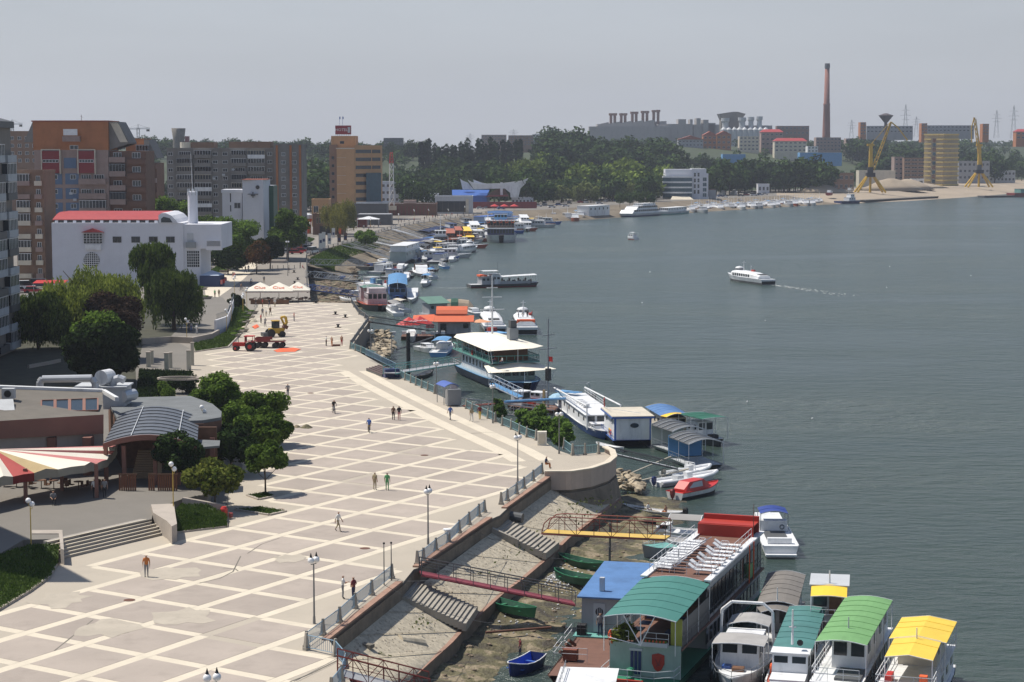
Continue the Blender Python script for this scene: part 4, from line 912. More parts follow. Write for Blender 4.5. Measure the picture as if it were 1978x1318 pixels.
YY=1650;sy=YY/3800;fy=lambda px:(px-1785)*sy;zy=lambda py:32-(py-285)*sy
t=thing('yellow_balcony_tower','ten-storey tower with yellow balcony bands on the right bank','building',(D(1785,300,YY).x,YY,0),0)
G('wall',mat('tower_cream',(.48,.40,.28),.8,stain=.15),t,'prism',[(0,0),(fy(1818),-8),(fy(1850),-1),(fy(1840),14),(fy(1795),14)],-2,zy(262))
for r in range(11):
 z=zy(268+8.7*r)
 for(ax,ay),(bx_,by) in(((0,-.3),(fy(1797),-3.6)),((fy(1806),-5.6),(fy(1818),-8.6)),((fy(1818),-8.6),(fy(1850.5),-1.4))):
  b=MB();d_=Vector((bx_-ax,by-ay,0)).normalized();n=Vector((d_.y,-d_.x,0))*.9;b.prism([(ax,ay),(bx_,by),(bx_+n.x,by+n.y),(ax+n.x,ay+n.y)],z-1.3,z);b.build('balcony',[mat('balcony_yellow',(.66,.46,.10),.7) if ax>20 else mat('pale_yellow',(.66,.50,.18),.7)],t)
 G('stair_window',m_glass2 if r%2 else m_wood,t,'prism',[(fy(1799),-4.2),(fy(1804),-5.3),(fy(1804),-5.9),(fy(1799),-4.8)],z-2.9,z-.2)
G('roof',mat('pale_yellow',(.66,.50,.18),.7),t,'prism',[(-.8,-.6),(fy(1818),-9.6),(fy(1851),-1.6),(fy(1842),14),(fy(1795),14)],zy(262),zy(259))
simple_block('brown_balcony_block','brown flats with stacked balconies left of the yellow tower',1728,1745,304,348,1700,14,m_pinkc,(2,5));simple_block('brown_balcony_block','wider brown flats with dark balcony rows touching the yellow tower',1747,1786,306,349,1690,14,m_brblk,(3,6),wfill=.85)
simple_block('grey_office_row','long grey office row right of the yellow tower',1852,1912,312,349,1760,14,m_grey,(7,3));simple_block('grey_office_row','lower grey office row at the right edge of the port',1905,1962,330,352,1790,12,m_lgrey,(8,2))
simple_block('white_port_shed','long pale-roofed port shed behind the first yellow crane',1660,1730,330,352,1600,14,m_cream,None,roofm=m_lgrey);simple_block('ruined_port_building','roofless brown port building among trees left of the crane',1612,1650,335,368,1470,12,m_brblk,(4,2));simple_block('white_port_cabin','small white cabin beside the sand heaps',1762,1786,346,357,1640,6,m_white,(2,1))
HB=[('orange_tiled_block','orange twin-gabled block below the factory',1358,1384,262,290,1950,m_obrick,(3,3)),('orange_tiled_block','second orange gabled block next to the twin-gabled one',1384,1412,261,290,1945,m_obrick,(3,3)),
      ('grey_housing_block','grey housing block left of the orange gabled blocks',1310,1358,270,291,1930,m_grey,(7,3)),('cream_housing_block','cream housing block with light end wall beside the orange gables',1428,1466,264,292,1940,m_cream,(5,4)),
      ('pink_housing_block','pink red-roofed housing block in the middle of the hillside',1470,1512,256,292,1960,m_pinkc,(5,4)),('white_housing_block','pale red-roofed housing block right of the pink one',1496,1558,273,294,1900,m_cream,(7,3)),
      ('balcony_block','white flats with balcony columns near the tall chimney',1576,1624,266,292,2000,m_pinkc,(7,4)),('white_housing_block','small white flats left of the chimney base',1634,1665,268,284,2050,m_pinkc,(4,3)),
      ('orange_stair_tower','orange and white stair tower on the skyline above the first crane',1661,1672,237,262,2300,m_obrick,(2,4)),('orange_stair_tower','orange stair tower on the skyline left of the yellow tower',1779,1790,239,262,2300,m_obrick,(2,4)),('orange_stair_tower','orange stair tower on the skyline right of the second crane',1897,1909,240,262,2300,m_obrick,(2,4)),
      ('skyline_hall','long grey hall on the skyline between two orange stair towers',1673,1762,244,258,2350,m_grey,(12,2)),('skyline_hall','long grey hall on the skyline right of the yellow tower',1790,1880,243,256,2350,m_grey,(12,2)),
      ('beige_apartment_slab','beige apartment slab on the wooded skyline above the poplars',930,978,261,284,1900,m_pinkc,(8,4)),('beige_apartment_slab','grey brown apartment slab right of the beige slab on the skyline',982,1030,262,282,1950,m_brblk,(8,4)),('beige_apartment_slab','pale apartment slab farthest right in the skyline group above the poplars',1028,1072,260,276,2000,m_lgrey,(7,3)),
      ('long_warehouse','long pale warehouse among trees left of the factory hill',1078,1190,300,312,1560,m_cream,(12,1)),('pink_long_house','pink long house by the fields',1190,1216,300,311,1570,m_pinkc,(4,1)),
      ('blue_roofed_hall','low hall with pale blue roof in front of the hillside housing',1396,1440,298,304,1700,m_lblue,None),('blue_roofed_hall','longer blue-roofed hall right of the hillside housing',1545,1626,295,303,1720,m_lblue,None),
      ('rooftop_block','dark flat-topped block on the wooded skyline right of the hotel',741,778,267,280,1700,m_dgrey,(6,2)),('white_roof_hut','small white-roofed house in the trees below the factory',1218,1236,302,310,1580,m_white,(2,1)),
      ('red_roofed_house','red-roofed house at the far right skyline',1962,1990,255,270,2200,m_obrick,(3,2)),('grey_block','dark rusty plant building on the ridge right of the factory',1500,1562,244,262,2500,m_brick,(8,2)),('white_housing_block','white terrace of houses in front of the chimney',1560,1580,283,295,1850,m_white,(3,2))]
for nm,lab,x0,x1,y0,y1,Y,m,wn_ in HB:
 t=simple_block(nm,lab,x0,x1,y0,y1,Y,14,m,wn_,parapet=0)
 if 'tiled' in nm or 'red-roofed' in lab or 'gabled' in lab:
  s=Y/3800;w=(x1-x0)*s;hh=(y1-y0)*s;G('tiled_roof',m_roofr if 'red' in lab or 'pink' in nm else m_tile,t,'add',[(-.6,-.8,hh+.1),(w+.6,-.8,hh+.1),(w+.6,14.6,hh+.1),(-.6,14.6,hh+.1)]+([(w/2,-.8,hh+4),(w/2,14.6,hh+4)] if 'gabled' in lab else[(3,6,hh+3),(w-3,6,hh+3)]),[(0,1,4),(1,2,5,4),(2,3,5),(3,0,4,5)] if 'gabled' in lab else[(0,1,5,4),(1,2,5),(2,3,4,5),(3,0,4)])
YF=2600;sf=YF/3800;ff=lambda px:(px-1138)*sf;zf=lambda py:32-(py-285)*sf
t=thing('factory','long grey factory on the skyline with ten twin-grouped chimney stacks','factory',(D(1138,250,YF).x,YF,0),0);m_fac=mat('factory_grey',(.36,.345,.335),.9,stain=.2)  # factory grey lightened, distance haze put into the colour
G('front_hall',m_fac,t,'box',0,ff(1290),0,30,20,zf(245));G('rear_hall',m_fac,t,'prism',[(ff(1155),30),(ff(1290),30),(ff(1290),70),(ff(1155),70)],20,lambda x,y:zf(240) if x<ff(1200) else zf(234))
for k in range(5):G('roof_ridge',m_fac,t,'prism',[(ff(1154+22*k),4),(ff(1176+22*k),4),(ff(1176+22*k),26),(ff(1154+22*k),26)],zf(245),lambda x,y:zf(241-1.2*k) if x<ff(1160+22*k) else zf(236.5-1.2*k))
for px,pt in((1182,219),(1189.5,219),(1202,219),(1209.5,219),(1223.5,216),(1231,216),(1244,214.5),(1252,214.5),(1265,213),(1273.5,212.5)):
 G('stack',m_brick,t,'lathe',[(1.9,0),(1.9,zf(pt+5)-zf(240)),(3.0,zf(pt+3.5)-zf(240)),(3.0,zf(pt)-zf(240))],(ff(px),30,zf(240)),10)
for px0,px1,pt in((1270,1290,240),(1290,1338,240),(1310,1325,231),(1333,1338,231),(1345,1353,229),(1358,1368,232),(1368,1382,238),(1340,1395,241)):G('plant_block',m_fac,t,'box',ff(px0),ff(px1),6+px0%7,40,20,zf(pt))
t=thing('concrete_bunker','dark funnel-roofed concrete plant with silos right of the factory','factory',(D(1384,250,2500).x,2500,0),0);s6=2500/3800;z6=lambda py:32-(py-285)*s6;f6=lambda px:(px-1384)*s6
G('bunker',m_dconc,t,'loft',[[(x,y,z) for x,y in((a,0),(c,0),(c,24),(a,24))] for a,c,z in((f6(1393),f6(1432),20),(f6(1393),f6(1432),z6(232)),(f6(1388),f6(1440),z6(221)),(f6(1415),f6(1425),z6(217)))])
for px,w,pt in((1400,5,229),(1432,5,228),(1449,4,227),(1465,4,226)):G('silo',m_lgrey,t,'lathe',[(w*.8,0),(w*.8,z6(pt+8)-20),(w*1.05,z6(pt+6)-20),(w*1.05,z6(pt)-20)],(f6(px),-6,20),10)
for k in range(9):G('dome',m_lgrey,t,'lathe',[(4,0),(4,z6(251)-20),(.4,z6(246)-20)],(f6(1396+10*k),-12,20),10)
G('plant_block',m_fac,t,'box',f6(1440),f6(1492),4,20,20,z6(243))
t=thing('brick_chimney','very tall reddish brick chimney on the skyline','chimney',(D(1597,200,2200).x,2200,0),0);s7=2200/3800;z7=lambda py:32-(py-285)*s7
b=MB();b.lathe([(8.2*s7,22),(7.6*s7,z7(260)),(6.2*s7,z7(205)),(6.6*s7,z7(204)),(6.6*s7,z7(202)),(5.6*s7,z7(200)),(4.4*s7,z7(135))],n=20);b.build('shaft',[mat('chimney_brick',(.29,.13,.10),.9,var=.1,scale=.1)],t,smooth=True)
G('rim',m_dgrey,t,'lathe',[(4.6*s7,z7(135)),(5.2*s7,z7(133)),(4.9*s7,z7(125)),(3.2*s7,z7(125)),(3.2*s7,z7(130))],n=20)
t=thing('funnel_water_tower','dark funnel-shaped water tower behind the first yellow crane','water tower',(D(1711,240,2100).x,2100,0),0);s8=2100/3800;z8=lambda py:32-(py-285)*s8
G('funnel',mat('dark_bronze',(.06,.045,.045),.7),t,'lathe',[(3.2*s8,22),(3.0*s8,z8(238)),(14.5*s8,z8(224)),(1.5,z8(220)),(.1,z8(220))],n=14);
for k,(px,pt,pb,Y) in enumerate(((1749,203,250,2600),(1925,214,250,2700),(1958,205,250,2500),(1645,232,258,2900),(992,250,265,2800),(1020,268,278,2900),(908,258,275,2900),(1436,240,250,3000),(1770,226,250,3000))):
 wh=['pylon left of the yellow tower','left of the two pylons at the far right','right of the two pylons at the far right','faint pylon right of the tall chimney','pylon above the beige slabs','faint small pylon right of the beige slabs','faint pylon left of the beige slabs','faint pylon behind the concrete silos','thin pylon between the water tower and the yellow tower'][k]
 s=Y/3800;t=thing('power_pylon','steel lattice '+wh,'pylon',(D(px,240,Y).x,Y,0),0,'power pylons on the skyline');zt=32-(pt-285)*s;zb0=32-(pb-285)*s
 b=MB();lattice(b,0,0,zb0-12,zt,3.2,.4,6,.13);b.build('mast',[m_steel],t)
 b=MB()
 for q,wd in((.25,5.5),(.45,7),(.62,5)):z=zt-(zt-zb0)*q;b.path([(-wd,0,z),(0,0,z+1.6),(wd,0,z),(-wd,0,z)],.11,3)
 b.build('cross_arm',[m_steel],t)
t=thing('neighbour_apartment_block','grey apartment block left of the view','building',(0,0,0));G('wall',m_dgblk,t,'prism',[(-47.6,149.6),(-52.6,157.6),(-60,168),(-90,190),(-100,149.6)],-1,31);G('roof',m_grey,t,'prism',[(-48.6,150.6),(-53.6,158),(-61,167),(-90,188),(-98,151)],31,31.4)
t=building('neighbour_apartment_block','second grey apartment block left of the view',(-112,190,0),0,46,60,30,m_dgblk)
# ------------------------------------------------------------ terrace, restaurant and the left side of the plaza
TZ=1.15
def pz(px,z=0.0):return[(P(x,y,z).x,P(x,y,z).y) for x,y in px]
b=MB();b.prism(pz([(-150,1110),(0,1070),(45,1043),(119,1041),(293,1003),(297,984),(352,964),(400,955),(430,900),(440,830),(300,790),(-220,790)],TZ),-.2,TZ)
terr=struct(b.build('terrace',[m_asph]))
a,c=P(123,1080),P(331,1030);mid=(a+c)/2;rz=heading(a,c);wid=(c-a).length
t=thing('terrace_stairs','wide flight of six pale stone steps rising to the restaurant terrace','stairs',mid,rz)
for k in range(6):G('step',mat('stair_stone',(.36,.33,.29),.8,stain=.2),t,'box',-wid/2+.02*k,wid/2-.02*k-(.22*k),.34*k,.34*k+.5 if k<5 else .34*k+.6,-.1,TZ*(k+1)/6+(.012 if k==5 else 0))
for k in range(6):G('step_nosing',m_strip,t,'box',-wid/2,wid/2-.22*k,.34*k-.03,.34*k+.12,TZ*(k+1)/6+.013,TZ*(k+1)/6+.03)
m_wallp=mat('planter_wall',(.42,.37,.32),.85,stain=.3)
t=thing('planter_wall','low concrete planter wall at the left end of the terrace stairs','wall',P(90,1075));b=MB();o_=P(90,1075)
pp=pz([(62,1043),(121,1043),(124,1082),(118,1080),(114,1050),(62,1050)],.4);b.prism([(x-o_.x,y-o_.y) for x,y in pp],-.1,TZ+.06);b.build('wall_block',[m_wallp],t)
t=thing('planter_wall','pale block wall between the terrace stairs and the sloping lawn','wall',P(330,1025));o_=P(330,1025)
b=MB();pp=pz([(292,988),(336,986),(342,1026),(332,1031),(322,1020),(296,1004)],.9);b.prism([(x-o_.x,y-o_.y) for x,y in pp],-.1,TZ+.35);b.build('wall_block',[m_wallp],t)
b=MB();q0,q1=P(352,966,TZ+.3),P(432,978,.9);b.slab((q0.x-o_.x,q0.y-o_.y,TZ+.5),(q1.x-o_.x,q1.y-o_.y,1.0),(q1.x-o_.x+.1,q1.y-o_.y+.35,1.0),(q0.x-o_.x+.1,q0.y-o_.y+.35,TZ+.5),1.5);b.build('parapet',[m_wallp],t)
def grass_on(name,pts3,n,seed=0,size=.16,base=True,m=None):
 """lawn: a sheet through world points and blades of grass scattered on it"""
 poly=[(p.x,p.y) for p in pts3];tess=tessellate_polygon([[Vector((x,y,0)) for x,y in poly]]);b=MB();fs=[]
 for a,c,d in tess:
  A,B_,C_=poly[a],poly[c],poly[d]
  fs.append((a,c,d) if(B_[0]-A[0])*(C_[1]-A[1])-(B_[1]-A[1])*(C_[0]-A[0])>0 else(a,d,c))
 b.add(pts3,fs);struct(b.build('lawn',[mat('lawn',(.055,.085,.022),.95,var=.3,scale=1.5,stain=.3)]))
 rng=np.random.default_rng(seed);ar=np.array([abs((pts3[a].xy-pts3[c].xy).cross(pts3[a].xy-pts3[d].xy)) for a,c,d in fs]);ti=rng.choice(len(fs),n,p=ar/ar.sum())
 T=np.array([[list(pts3[i]) for i in f] for f in fs])[ti];u=rng.random((n,1));v=rng.random((n,1));fl=(u+v)>1;u=np.where(fl,1-u,u);v=np.where(fl,1-v,v)
 C=T[:,0]+(T[:,1]-T[:,0])*u+(T[:,2]-T[:,0])*v;C[:,2]+=size*.5
 U=unit(rng.normal(size=(n,3))*np.array([1,1,.3]))*size*.35*(0.5+rng.random((n,1)));V=unit(rng.normal(size=(n,3))*.5+np.array([0,0,1.0]))*size*(0.4+rng.random((n,1)))
 stuff(ob(name,quads_mesh(name,C,U,V,m or lf_grass)))
kerbm=m_wallp
def kerb(label,pts,h=.18,w=.22,name='kerb'):
 t=thing(name,label,'kerb',pts[0]);o_=pts[0];b=MB();of=offset_line(pts,w)
 for k in range(len(pts)-1):b.slab(*[(v.x-o_.x,v.y-o_.y,h+(pts[k].z if 1 else 0)-o_.z) for v in(pts[k],pts[k+1],of[k+1],of[k])],h+.1)
 b.build('kerb_line',[kerbm],t)
L1=[P(-60,1210,.1),P(0,1178,.1),P(60,1142,.1),P(96,1116,.1),P(112,1088,.15),P(114,1052,1.1),P(60,1052,1.15),P(0,1072,1.15),P(-80,1100,1.15)]
grass_on('grass',L1,9000,1,.17);kerb('curved kerb around the shaded lawn at the bottom left',[Vector((p.x,p.y,0)) for p in L1[:5]],.2)
L2=[P(343,1028,.1),P(438,1017,.1),P(438,995,.5),P(400,975,1.2),P(350,975,1.2),P(338,990,1.2)]
grass_on('grass',L2,5000,2,.17);kerb('kerb along the sloping lawn right of the terrace stairs',[P(340,1031),P(440,1019),P(441,1003)],.16)
for k,(pts,lab) in enumerate((([(455,986),(505,981),(552,989),(520,996)],'square tree bed edged with stone on the plaza'),([(478,958),(515,953),(530,960),(500,966)],'tree bed around the small trunk on the plaza'))):
 w=[P(*p) for p in pts];t=thing('tree_bed',lab,'planter',w[0]);b=MB()
 for i in range(4):a,c=w[i]-w[0],w[(i+1)%4]-w[0];n=Vector((-(c-a).y,(c-a).x,0)).normalized()*.15;b.slab(a+n+Vector((0,0,.14)),c+n+Vector((0,0,.14)),c-n+Vector((0,0,.14)),a-n+Vector((0,0,.14)),.2)
 b.build('stone_edge',[kerbm],t);grass_on('grass',[p+Vector((0,0,.06)) for p in w],700,5+k,.14)
L3=[P(378,679,.1),P(440,669,.1),P(468,640,.1),P(488,606,.1),P(468,588,.1),P(452,596,.8),P(440,640,.8),P(410,656,.8),P(372,664,.6)]
grass_on('grass',L3,9000,3,.22);kerb('kerb along the green slope beside the tractor',[P(376,681),P(442,671),P(470,641),P(490,606)],.15)
L4=[P(412,530,.1),P(452,515,.1),P(482,503,.1),P(500,487,.1),P(492,482,.1),P(460,494,.4),P(425,512,.5),P(398,528,.4)]
grass_on('grass',L4,5000,4,.35);grass_on('grass',[P(574,470,.1),P(596,459,.1),P(608,462,.1),P(590,474,.1)],900,14,.35)
L5=[P(386,505,.1),P(420,492,.1),P(450,480,.1),P(436,474,.3),P(384,494,.3)];grass_on('grass',L5,2500,6,.35)
L6=[P(262,775,.1),P(330,760,.1),P(372,720,.1),P(270,716,.1)];grass_on('grass',L6,5000,7,.35,m=lf_dark)
for k,px in enumerate(([(598,510),(600,500),(640,481),(665,474),(690,467),(722,455)],)):
 top=[P(*p,-.35) for p in px];of=offset_line([Vector((p.x,p.y,0)) for p in top],-7);low=[Vector((p.x,p.y,-2.9)) for p in of];grass_on('grass',top+low[::-1],9000,9,.5)
Yr=178.0
def XY(px,Y):return(px-989)/FPX*Y*(_cp+.0)
t=thing('restaurant','grey-roofed restaurant with a ribbed vault over its entrance','building',(-33,178,TZ));O=Vector((-33,178,TZ))
m_slate=mat('slate_roof',(.15,.16,.165),.7,var=.15,stain=.2);m_vault=mat('vault_roof',(.12,.13,.15),.4,var=.15,scale=1.2,stain=.2);m_fas=mat('brown_fascia',(.25,.12,.09),.7)
def arc(fr,n=11):
 (xa,ya,za),(xm,ym,zm),(xc,yc,zc_)=fr;return[(xa+(xc-xa)*u,ya+(yc-ya)*u,(za+(zc_-za)*u)+(zm-(za+zc_)/2)*math.sin(PI*u)**.9) for u in[i/(n-1) for i in range(n)]]
F0,F1=D(199,858,Yr),D(380,862,Yr);Fm=D(288,841,Yr);B0,B1,Bm=D(231,799,194),D(385,806,194),D(303,785,194)
fr=arc((F0-O,Fm-O,F1-O));bk=arc((B0-O,Bm-O,B1-O))
b=MB();n=len(fr);vs=fr+bk+[(x,y,z-.25) for x,y,z in fr]+[(x,y,z-.25) for x,y,z in bk]
b.add(vs,[(i,i+1,n+i+1,n+i) for i in range(n-1)]+[(2*n+i+1,2*n+i,3*n+i,3*n+i+1) for i in range(n-1)]+[(n-1,2*n+n-1-n+n,3*n+n-1,2*n-1)][:0]);b.build('vault_roof',[m_vault],t)
for k in range(9):
 u=(k+.5)/9;b=MB();row=[Vector(f).lerp(Vector(g_),u)+Vector((0,0,.04)) for f,g_ in zip(fr,bk)];b.path(row,.045,4);b.build('roof_rib',[m_dgrey],t)
for i in(3,8):G('roof_seam',m_lgrey,t,'tube',Vector(fr[i])+Vector((0,0,.08)),Vector(bk[i])+Vector((0,0,.08)),.05,4)
G('vault_fascia',m_fas,t,'add',[(x,y-.08,z+.05) for x,y,z in fr]+[(x,y-.08,z-.45) for x,y,z in fr]+[(x,y+.1,z+.05) for x,y,z in fr]+[(x,y+.1,z-.45) for x,y,z in fr],[(n+i,n+i+1,i+1,i) for i in range(n-1)]+[(i,i+1,2*n+i+1,2*n+i) for i in range(n-1)]+[(n+i+1,n+i,3*n+i,3*n+i+1) for i in range(n-1)])
b=MB();q=[(p[0]-O.x,p[1]-O.y) for p in pz([(205,769),(368,765),(410,780),(428,795),(427,806),(392,812),(300,815),(230,815)],5.6)];b.prism(q,4.15,4.45);b.build('flat_roof',[m_slate],t)
b=MB();q2=[(x*.985+.1,y-.2) for x,y in q];b.prism(q2,0,4.15);b.build('wall',[m_brick],t)
b=MB();q=[(p[0]-O.x,p[1]-O.y) for p in pz([(372,850),(425,852),(424,862),(375,866)],4.2)];b.prism(q,2.9,3.1);b.build('side_canopy',[m_slate],t)
for px,py in((411,905),(372,925)):w=P(px,py,TZ)-O;G('pillar',m_fas,t,'cbox',w.x,w.y,1.5,.45,.45,3)
for px in(205,240,300,345,376):w=D(px,900,Yr+.5)-O;G('pillar',m_fas,t,'cbox',w.x,w.y,1.7,.35,.35,3.9)
G('back_wall',m_wood,t,'box',-4.5,4.5,10,10.3,0,4)  # dark wood wall stands in for the shadowed interior
for k in range(12):b=MB();w=D(278+(k%2)*1,940,181)-O;b.box(-2.6,-.4,4+.3*k,4.3+.3*k,0,.18*(k+1));b.build('timber_stair',[mat('pale_timber',(.45,.33,.22),.7)],t)
for x0,x1,px in((230,266,0),(287,303,0),(305,345,0)):
 w0,w1=D(x0,950,175.5)-O,D(x1,950,175.5)-O
 for k in range(int((w1.x-w0.x)/.2)):G('timber_slat',mat('red_timber',(.20,.075,.035),.65),t,'box',w0.x+.2*k,w0.x+.2*k+.16,w0.y-.04,w0.y,0,1.5)
 G('gate_rail',m_wood,t,'box',w0.x,w1.x,w0.y-.12,w0.y-.05,1.42,1.56)
t=thing('restaurant_annex','flat-topped restaurant annex with four slanted skylights and brown fascia','building',(-44,186,0));O=Vector((-44,186,0))
Yf=184;c0,c1=D(-140,845,Yf-3),D(200,836,Yf+1)
def fz(px,py,Y):return D(px,py,Y)-O
A=[fz(-140,855,178),fz(200,838,186)];Bf=[fz(-140,822,178),fz(200,801,186)];Cr=[fz(-140,745,192),fz(79,747,197),fz(198,757,197)]
m_annex=mat('annex_roof',(.15,.135,.115),.8,stain=.2)
b=MB();b.add([A[0],A[1],Bf[1],Bf[0]],[(0,1,2,3)]);b.add([Bf[0],Bf[1],Cr[2],Cr[0]],[(0,1,2,3)]);b.build('fascia',[m_fas,m_annex],t).data.polygons[1].material_index=1
G('wall',mat('annex_wall',(.42,.38,.36),.8,stain=.2),t,'prism',[(A[0].x,A[0].y+.6),(A[1].x-.2,A[1].y+.6),(Cr[2].x,Cr[2].y),(A[0].x,Cr[2].y)],-1,lambda x,y:A[0].z if y<4 else Cr[2].z-.1)
for x in(95,163):w0,w1=fz(x,850,184.6),fz(x+16,850,184.6);G('brown_pier',m_fas,t,'box',w0.x,w1.x,w0.y-.9,w0.y+.6,0,A[1].z-.05)
b=MB();b.slab(Cr[0]+Vector((0,-.2,.25)),Cr[2]+Vector((0,-.2,.25)),Cr[2]+Vector((0,.5,.25)),Cr[0]+Vector((0,.5,.25)),.4);b.slab(Cr[2]+Vector((-.1,0,.25)),Bf[1]+Vector((-.1,6,.9)),Bf[1]+Vector((.3,6,.9)),Cr[2]+Vector((.3,0,.25)),.4);b.build('white_parapet',[m_white],t)
for k in range(4):
 x0,x1=80+28*k,105+28*k;q=[fz(x0,802-k,187.2),fz(x1,801-k,187.2),fz(x1,778-k,190.5),fz(x0,779-k,190.5)];q=[v+Vector((0,0,.25)) for v in q]
 b=MB();b.slab(*q,.3);s_=b.build('skylight',[mat('skylight_glass',(.03,.045,.06),.25)],t);G('skylight_frame',m_fas,s_,'path',[q[0],q[1],q[2],q[3],q[0]],.1,4)
t=thing('air_conditioner','grey air conditioning unit and metal cover on the shaded end of the annex roof','air conditioner',fz(17,770,190)+O);b=MB();b.box(-.6,.6,-.4,.4,0,1);b.tube((0,-.42,.5),(0,-.45,.5),.35,12,mi=1);b.build('casing',[m_lgrey,m_black],t);G('metal_cover',m_lgrey,t,'cbox',-.4,-3,-.3,3.2,2.6,.12,.3,rx=.3)
m_zinc=mat('zinc',(.55,.57,.60),.35,metal=.3,var=.08)
t=thing('ventilation_duct','silver ventilation duct bent over the restaurant roof','duct',D(130,742,200));b=MB();s2=200/3800;b.path([(-55*s2,0,-1.2),(-53*s2,0,.2),(-48*s2,0,.5),(48*s2,0,.6),(54*s2,0,.1),(56*s2,0,-1)],.38,10);b.build('duct_pipe',[m_zinc],t,smooth=False)
t=thing('roof_vent_box','concrete vent box carrying a big round white cowl','vent',D(200,770,201));b=MB();b.box(-2.6,2.4,-1,2.5,-1,1.2);b.box(-2.8,2.6,-1.2,2.7,1.2,1.35);b.build('box',[m_lgrey],t)
G('round_cowl',m_white,t,'tube',(-.1,-.6,2.2),(.5,.9,2.2),.78,18);G('bent_cowl',m_zinc,t,'path',[(.9,.3,1.3),(1.1,.2,1.9),(1.7,0,2.1),(2.2,-.1,1.9)],.4,10);G('side_duct',m_zinc,t,'tube',(2.1,-1,.3),(2.9,1,.3),.6,12)
t=thing('striped_awning','fan-shaped awning in red, pink and cream stripes over the restaurant terrace','awning',(-42,172,TZ));O=Vector((-42,172,TZ))
rim=[(226,861),(225,865),(222,871),(216,878),(207,888),(186,896),(164,899),(112,907),(66,914),(25,921),(-12,928),(-60,930),(-120,925)]
cols=['pink','cream','pink','cream','pink','cream','cream','yellow','red','cream','red','cream']
mm=dict(pink=mat('pink_canvas',(.52,.19,.18),.8),cream=m_canvas,red=mat('red_canvas',(.38,.06,.055),.8),yellow=mat('striped_yellow_canvas',(.46,.35,.18),.8));ap=P(-12,868,5.3)-O
R3=[P(x,y,3.9+.25*math.sin(i*1.2))-O for i,(x,y) in enumerate(rim)]
for k in range(len(rim)-1):
 a,c=R3[k],R3[k+1];mid=(a+c)/2+Vector((0,0,.22 if k%2 else .05));a0=ap.lerp(a,.04);c0=ap.lerp(c,.04)
 b=MB();b.add([a0,a,mid,c,c0,a-Vector((0,0,.06)),mid-Vector((0,0,.06)),c-Vector((0,0,.06)),a0-Vector((0,0,.1))],[(0,1,2),(0,2,3),(0,3,4),(8,6,5),(8,7,6)]);b.build('awning_stripe',[mm[cols[k]]],t)
 b=MB();b.add([a,mid,c,c-Vector((0,0,.7)),(a+c)/2-Vector((0,0,.62)),a-Vector((0,0,.7))],[(0,5,4,1),(1,4,3,2),(1,4,5,0),(2,3,4,1)]);b.build('valance',[mm['red'] if cols[k]=='red' else mat('valance_cream',(.55,.52,.44),.8)],t)
for px,py in((187,962),(50,972),(-30,985),(120,948)):w=P(px,py,TZ)-O;G('pillar',m_fas,t,'cbox',w.x,w.y,1.5,.3,.3,3.1)
G('awning_frame',m_steel,t,'path',[R3[0],ap+Vector((0,0,-.1))],.05,4)
for i in range(9):
 w=P(8+24*i,940+(i*37)%18,TZ);tb=thing('cafe_table','dark cafe table with chairs in the shade under the striped awning','table',w,i,'cafe tables under the striped awning');b=MB();b.lathe([(.45,.72),(.45,.76)],n=10);b.tube((0,0,0),(0,0,.72),.04);b.build('table_top',[m_wood],tb)
 for s in(-1,1):b=MB();b.box(s*.7-.2,s*.7+.2,-.2,.2,.4,.46);b.box(s*.9-.03,s*.9+.03,-.2,.2,.4,.9);b.build('chair_seat',[m_wood],tb)
for k,(px,py,h) in enumerate(((287,709,2.1),(294,704,2.0),(322,718,2.6),(330,711,2.2),(365,714,2.7),(372,706,3.3))):
 t=thing('pergola_pillar',['leftmost white pergola pillar','white pergola pillar just behind the leftmost one','broad middle pergola pillar','white pergola pillar behind the middle one','rightmost front pergola pillar','tallest pergola pillar at the right end by the lawn'][k]+' beside the dark tree','pillar',P(px,py),.1,'pergola pillars');b=MB();w=.62 if k%2==0 else .45;b.box(-w/2,w/2,-.3,.3,-.1,h);b.build('shaft',[mat('pillar_cream',(.5,.48,.40),.8,stain=.2)],t);G('capital',m_wallp,t,'box',-w/2-.06,w/2+.06,-.36,.36,h,h+.12)
t=thing('round_pergola','pale concrete ring beam on a pillar behind the plaza trees','pergola',P(345,770));b=MB();ring=[(2.6*math.cos(a),1.6*math.sin(a),2.6) for a in[PI*i/6 for i in range(13)]]
for a,c in zip(ring[:-1],ring[1:]):b.tube(a,c,.16,4)
b.build('ring_beam',[m_wallp],t);G('pillar',m_wallp,t,'box',-1.7,-1.3,-1.3,-.9,-.1,2.5)
def lowwall(label,px,h,w=.35,m=None,z=0,name='low_wall'):
 w_=[P(x,y,z) for x,y in px];t=thing(name,label,'wall',w_[0]);of=offset_line(w_,w);b=MB()
 for k in range(len(w_)-1):b.slab(*[(v.x-w_[0].x,v.y-w_[0].y,h) for v in(w_[k],w_[k+1],of[k+1],of[k])],h+.2)
 b.build('wall_run',[m or m_wallp],t);return t
lowwall('long pale retaining wall running from the dark trees to the green slope',[(275,666),(330,662),(372,664),(410,656),(425,648)],1.0)
lowwall('thin pale wall edge in the shadow below the dark trees',[(57,712),(100,704),(118,700)],.5)
lowwall('white ramp wall with a railing on top beside the yellow lamps',[(418,648),(440,640),(447,622),(452,604)],2.6,m=m_wwall)
railing('grey railing along the white ramp wall',[P(418,648)+Vector((0,0,2.6)),P(440,640)+Vector((0,0,2.6)),P(452,604)+Vector((0,0,2.6))],m_railg,posts=False,bal=.4)
sheet('garden_ground',[(-60,800),(-60,600),(120,585),(330,600),(392,598),(330,650),(275,668),(262,715),(265,790)],.012,mat('garden_soil',(.055,.055,.035),.95,var=.3,scale=.4))  # dark garden ground, its shade put into the soil colour
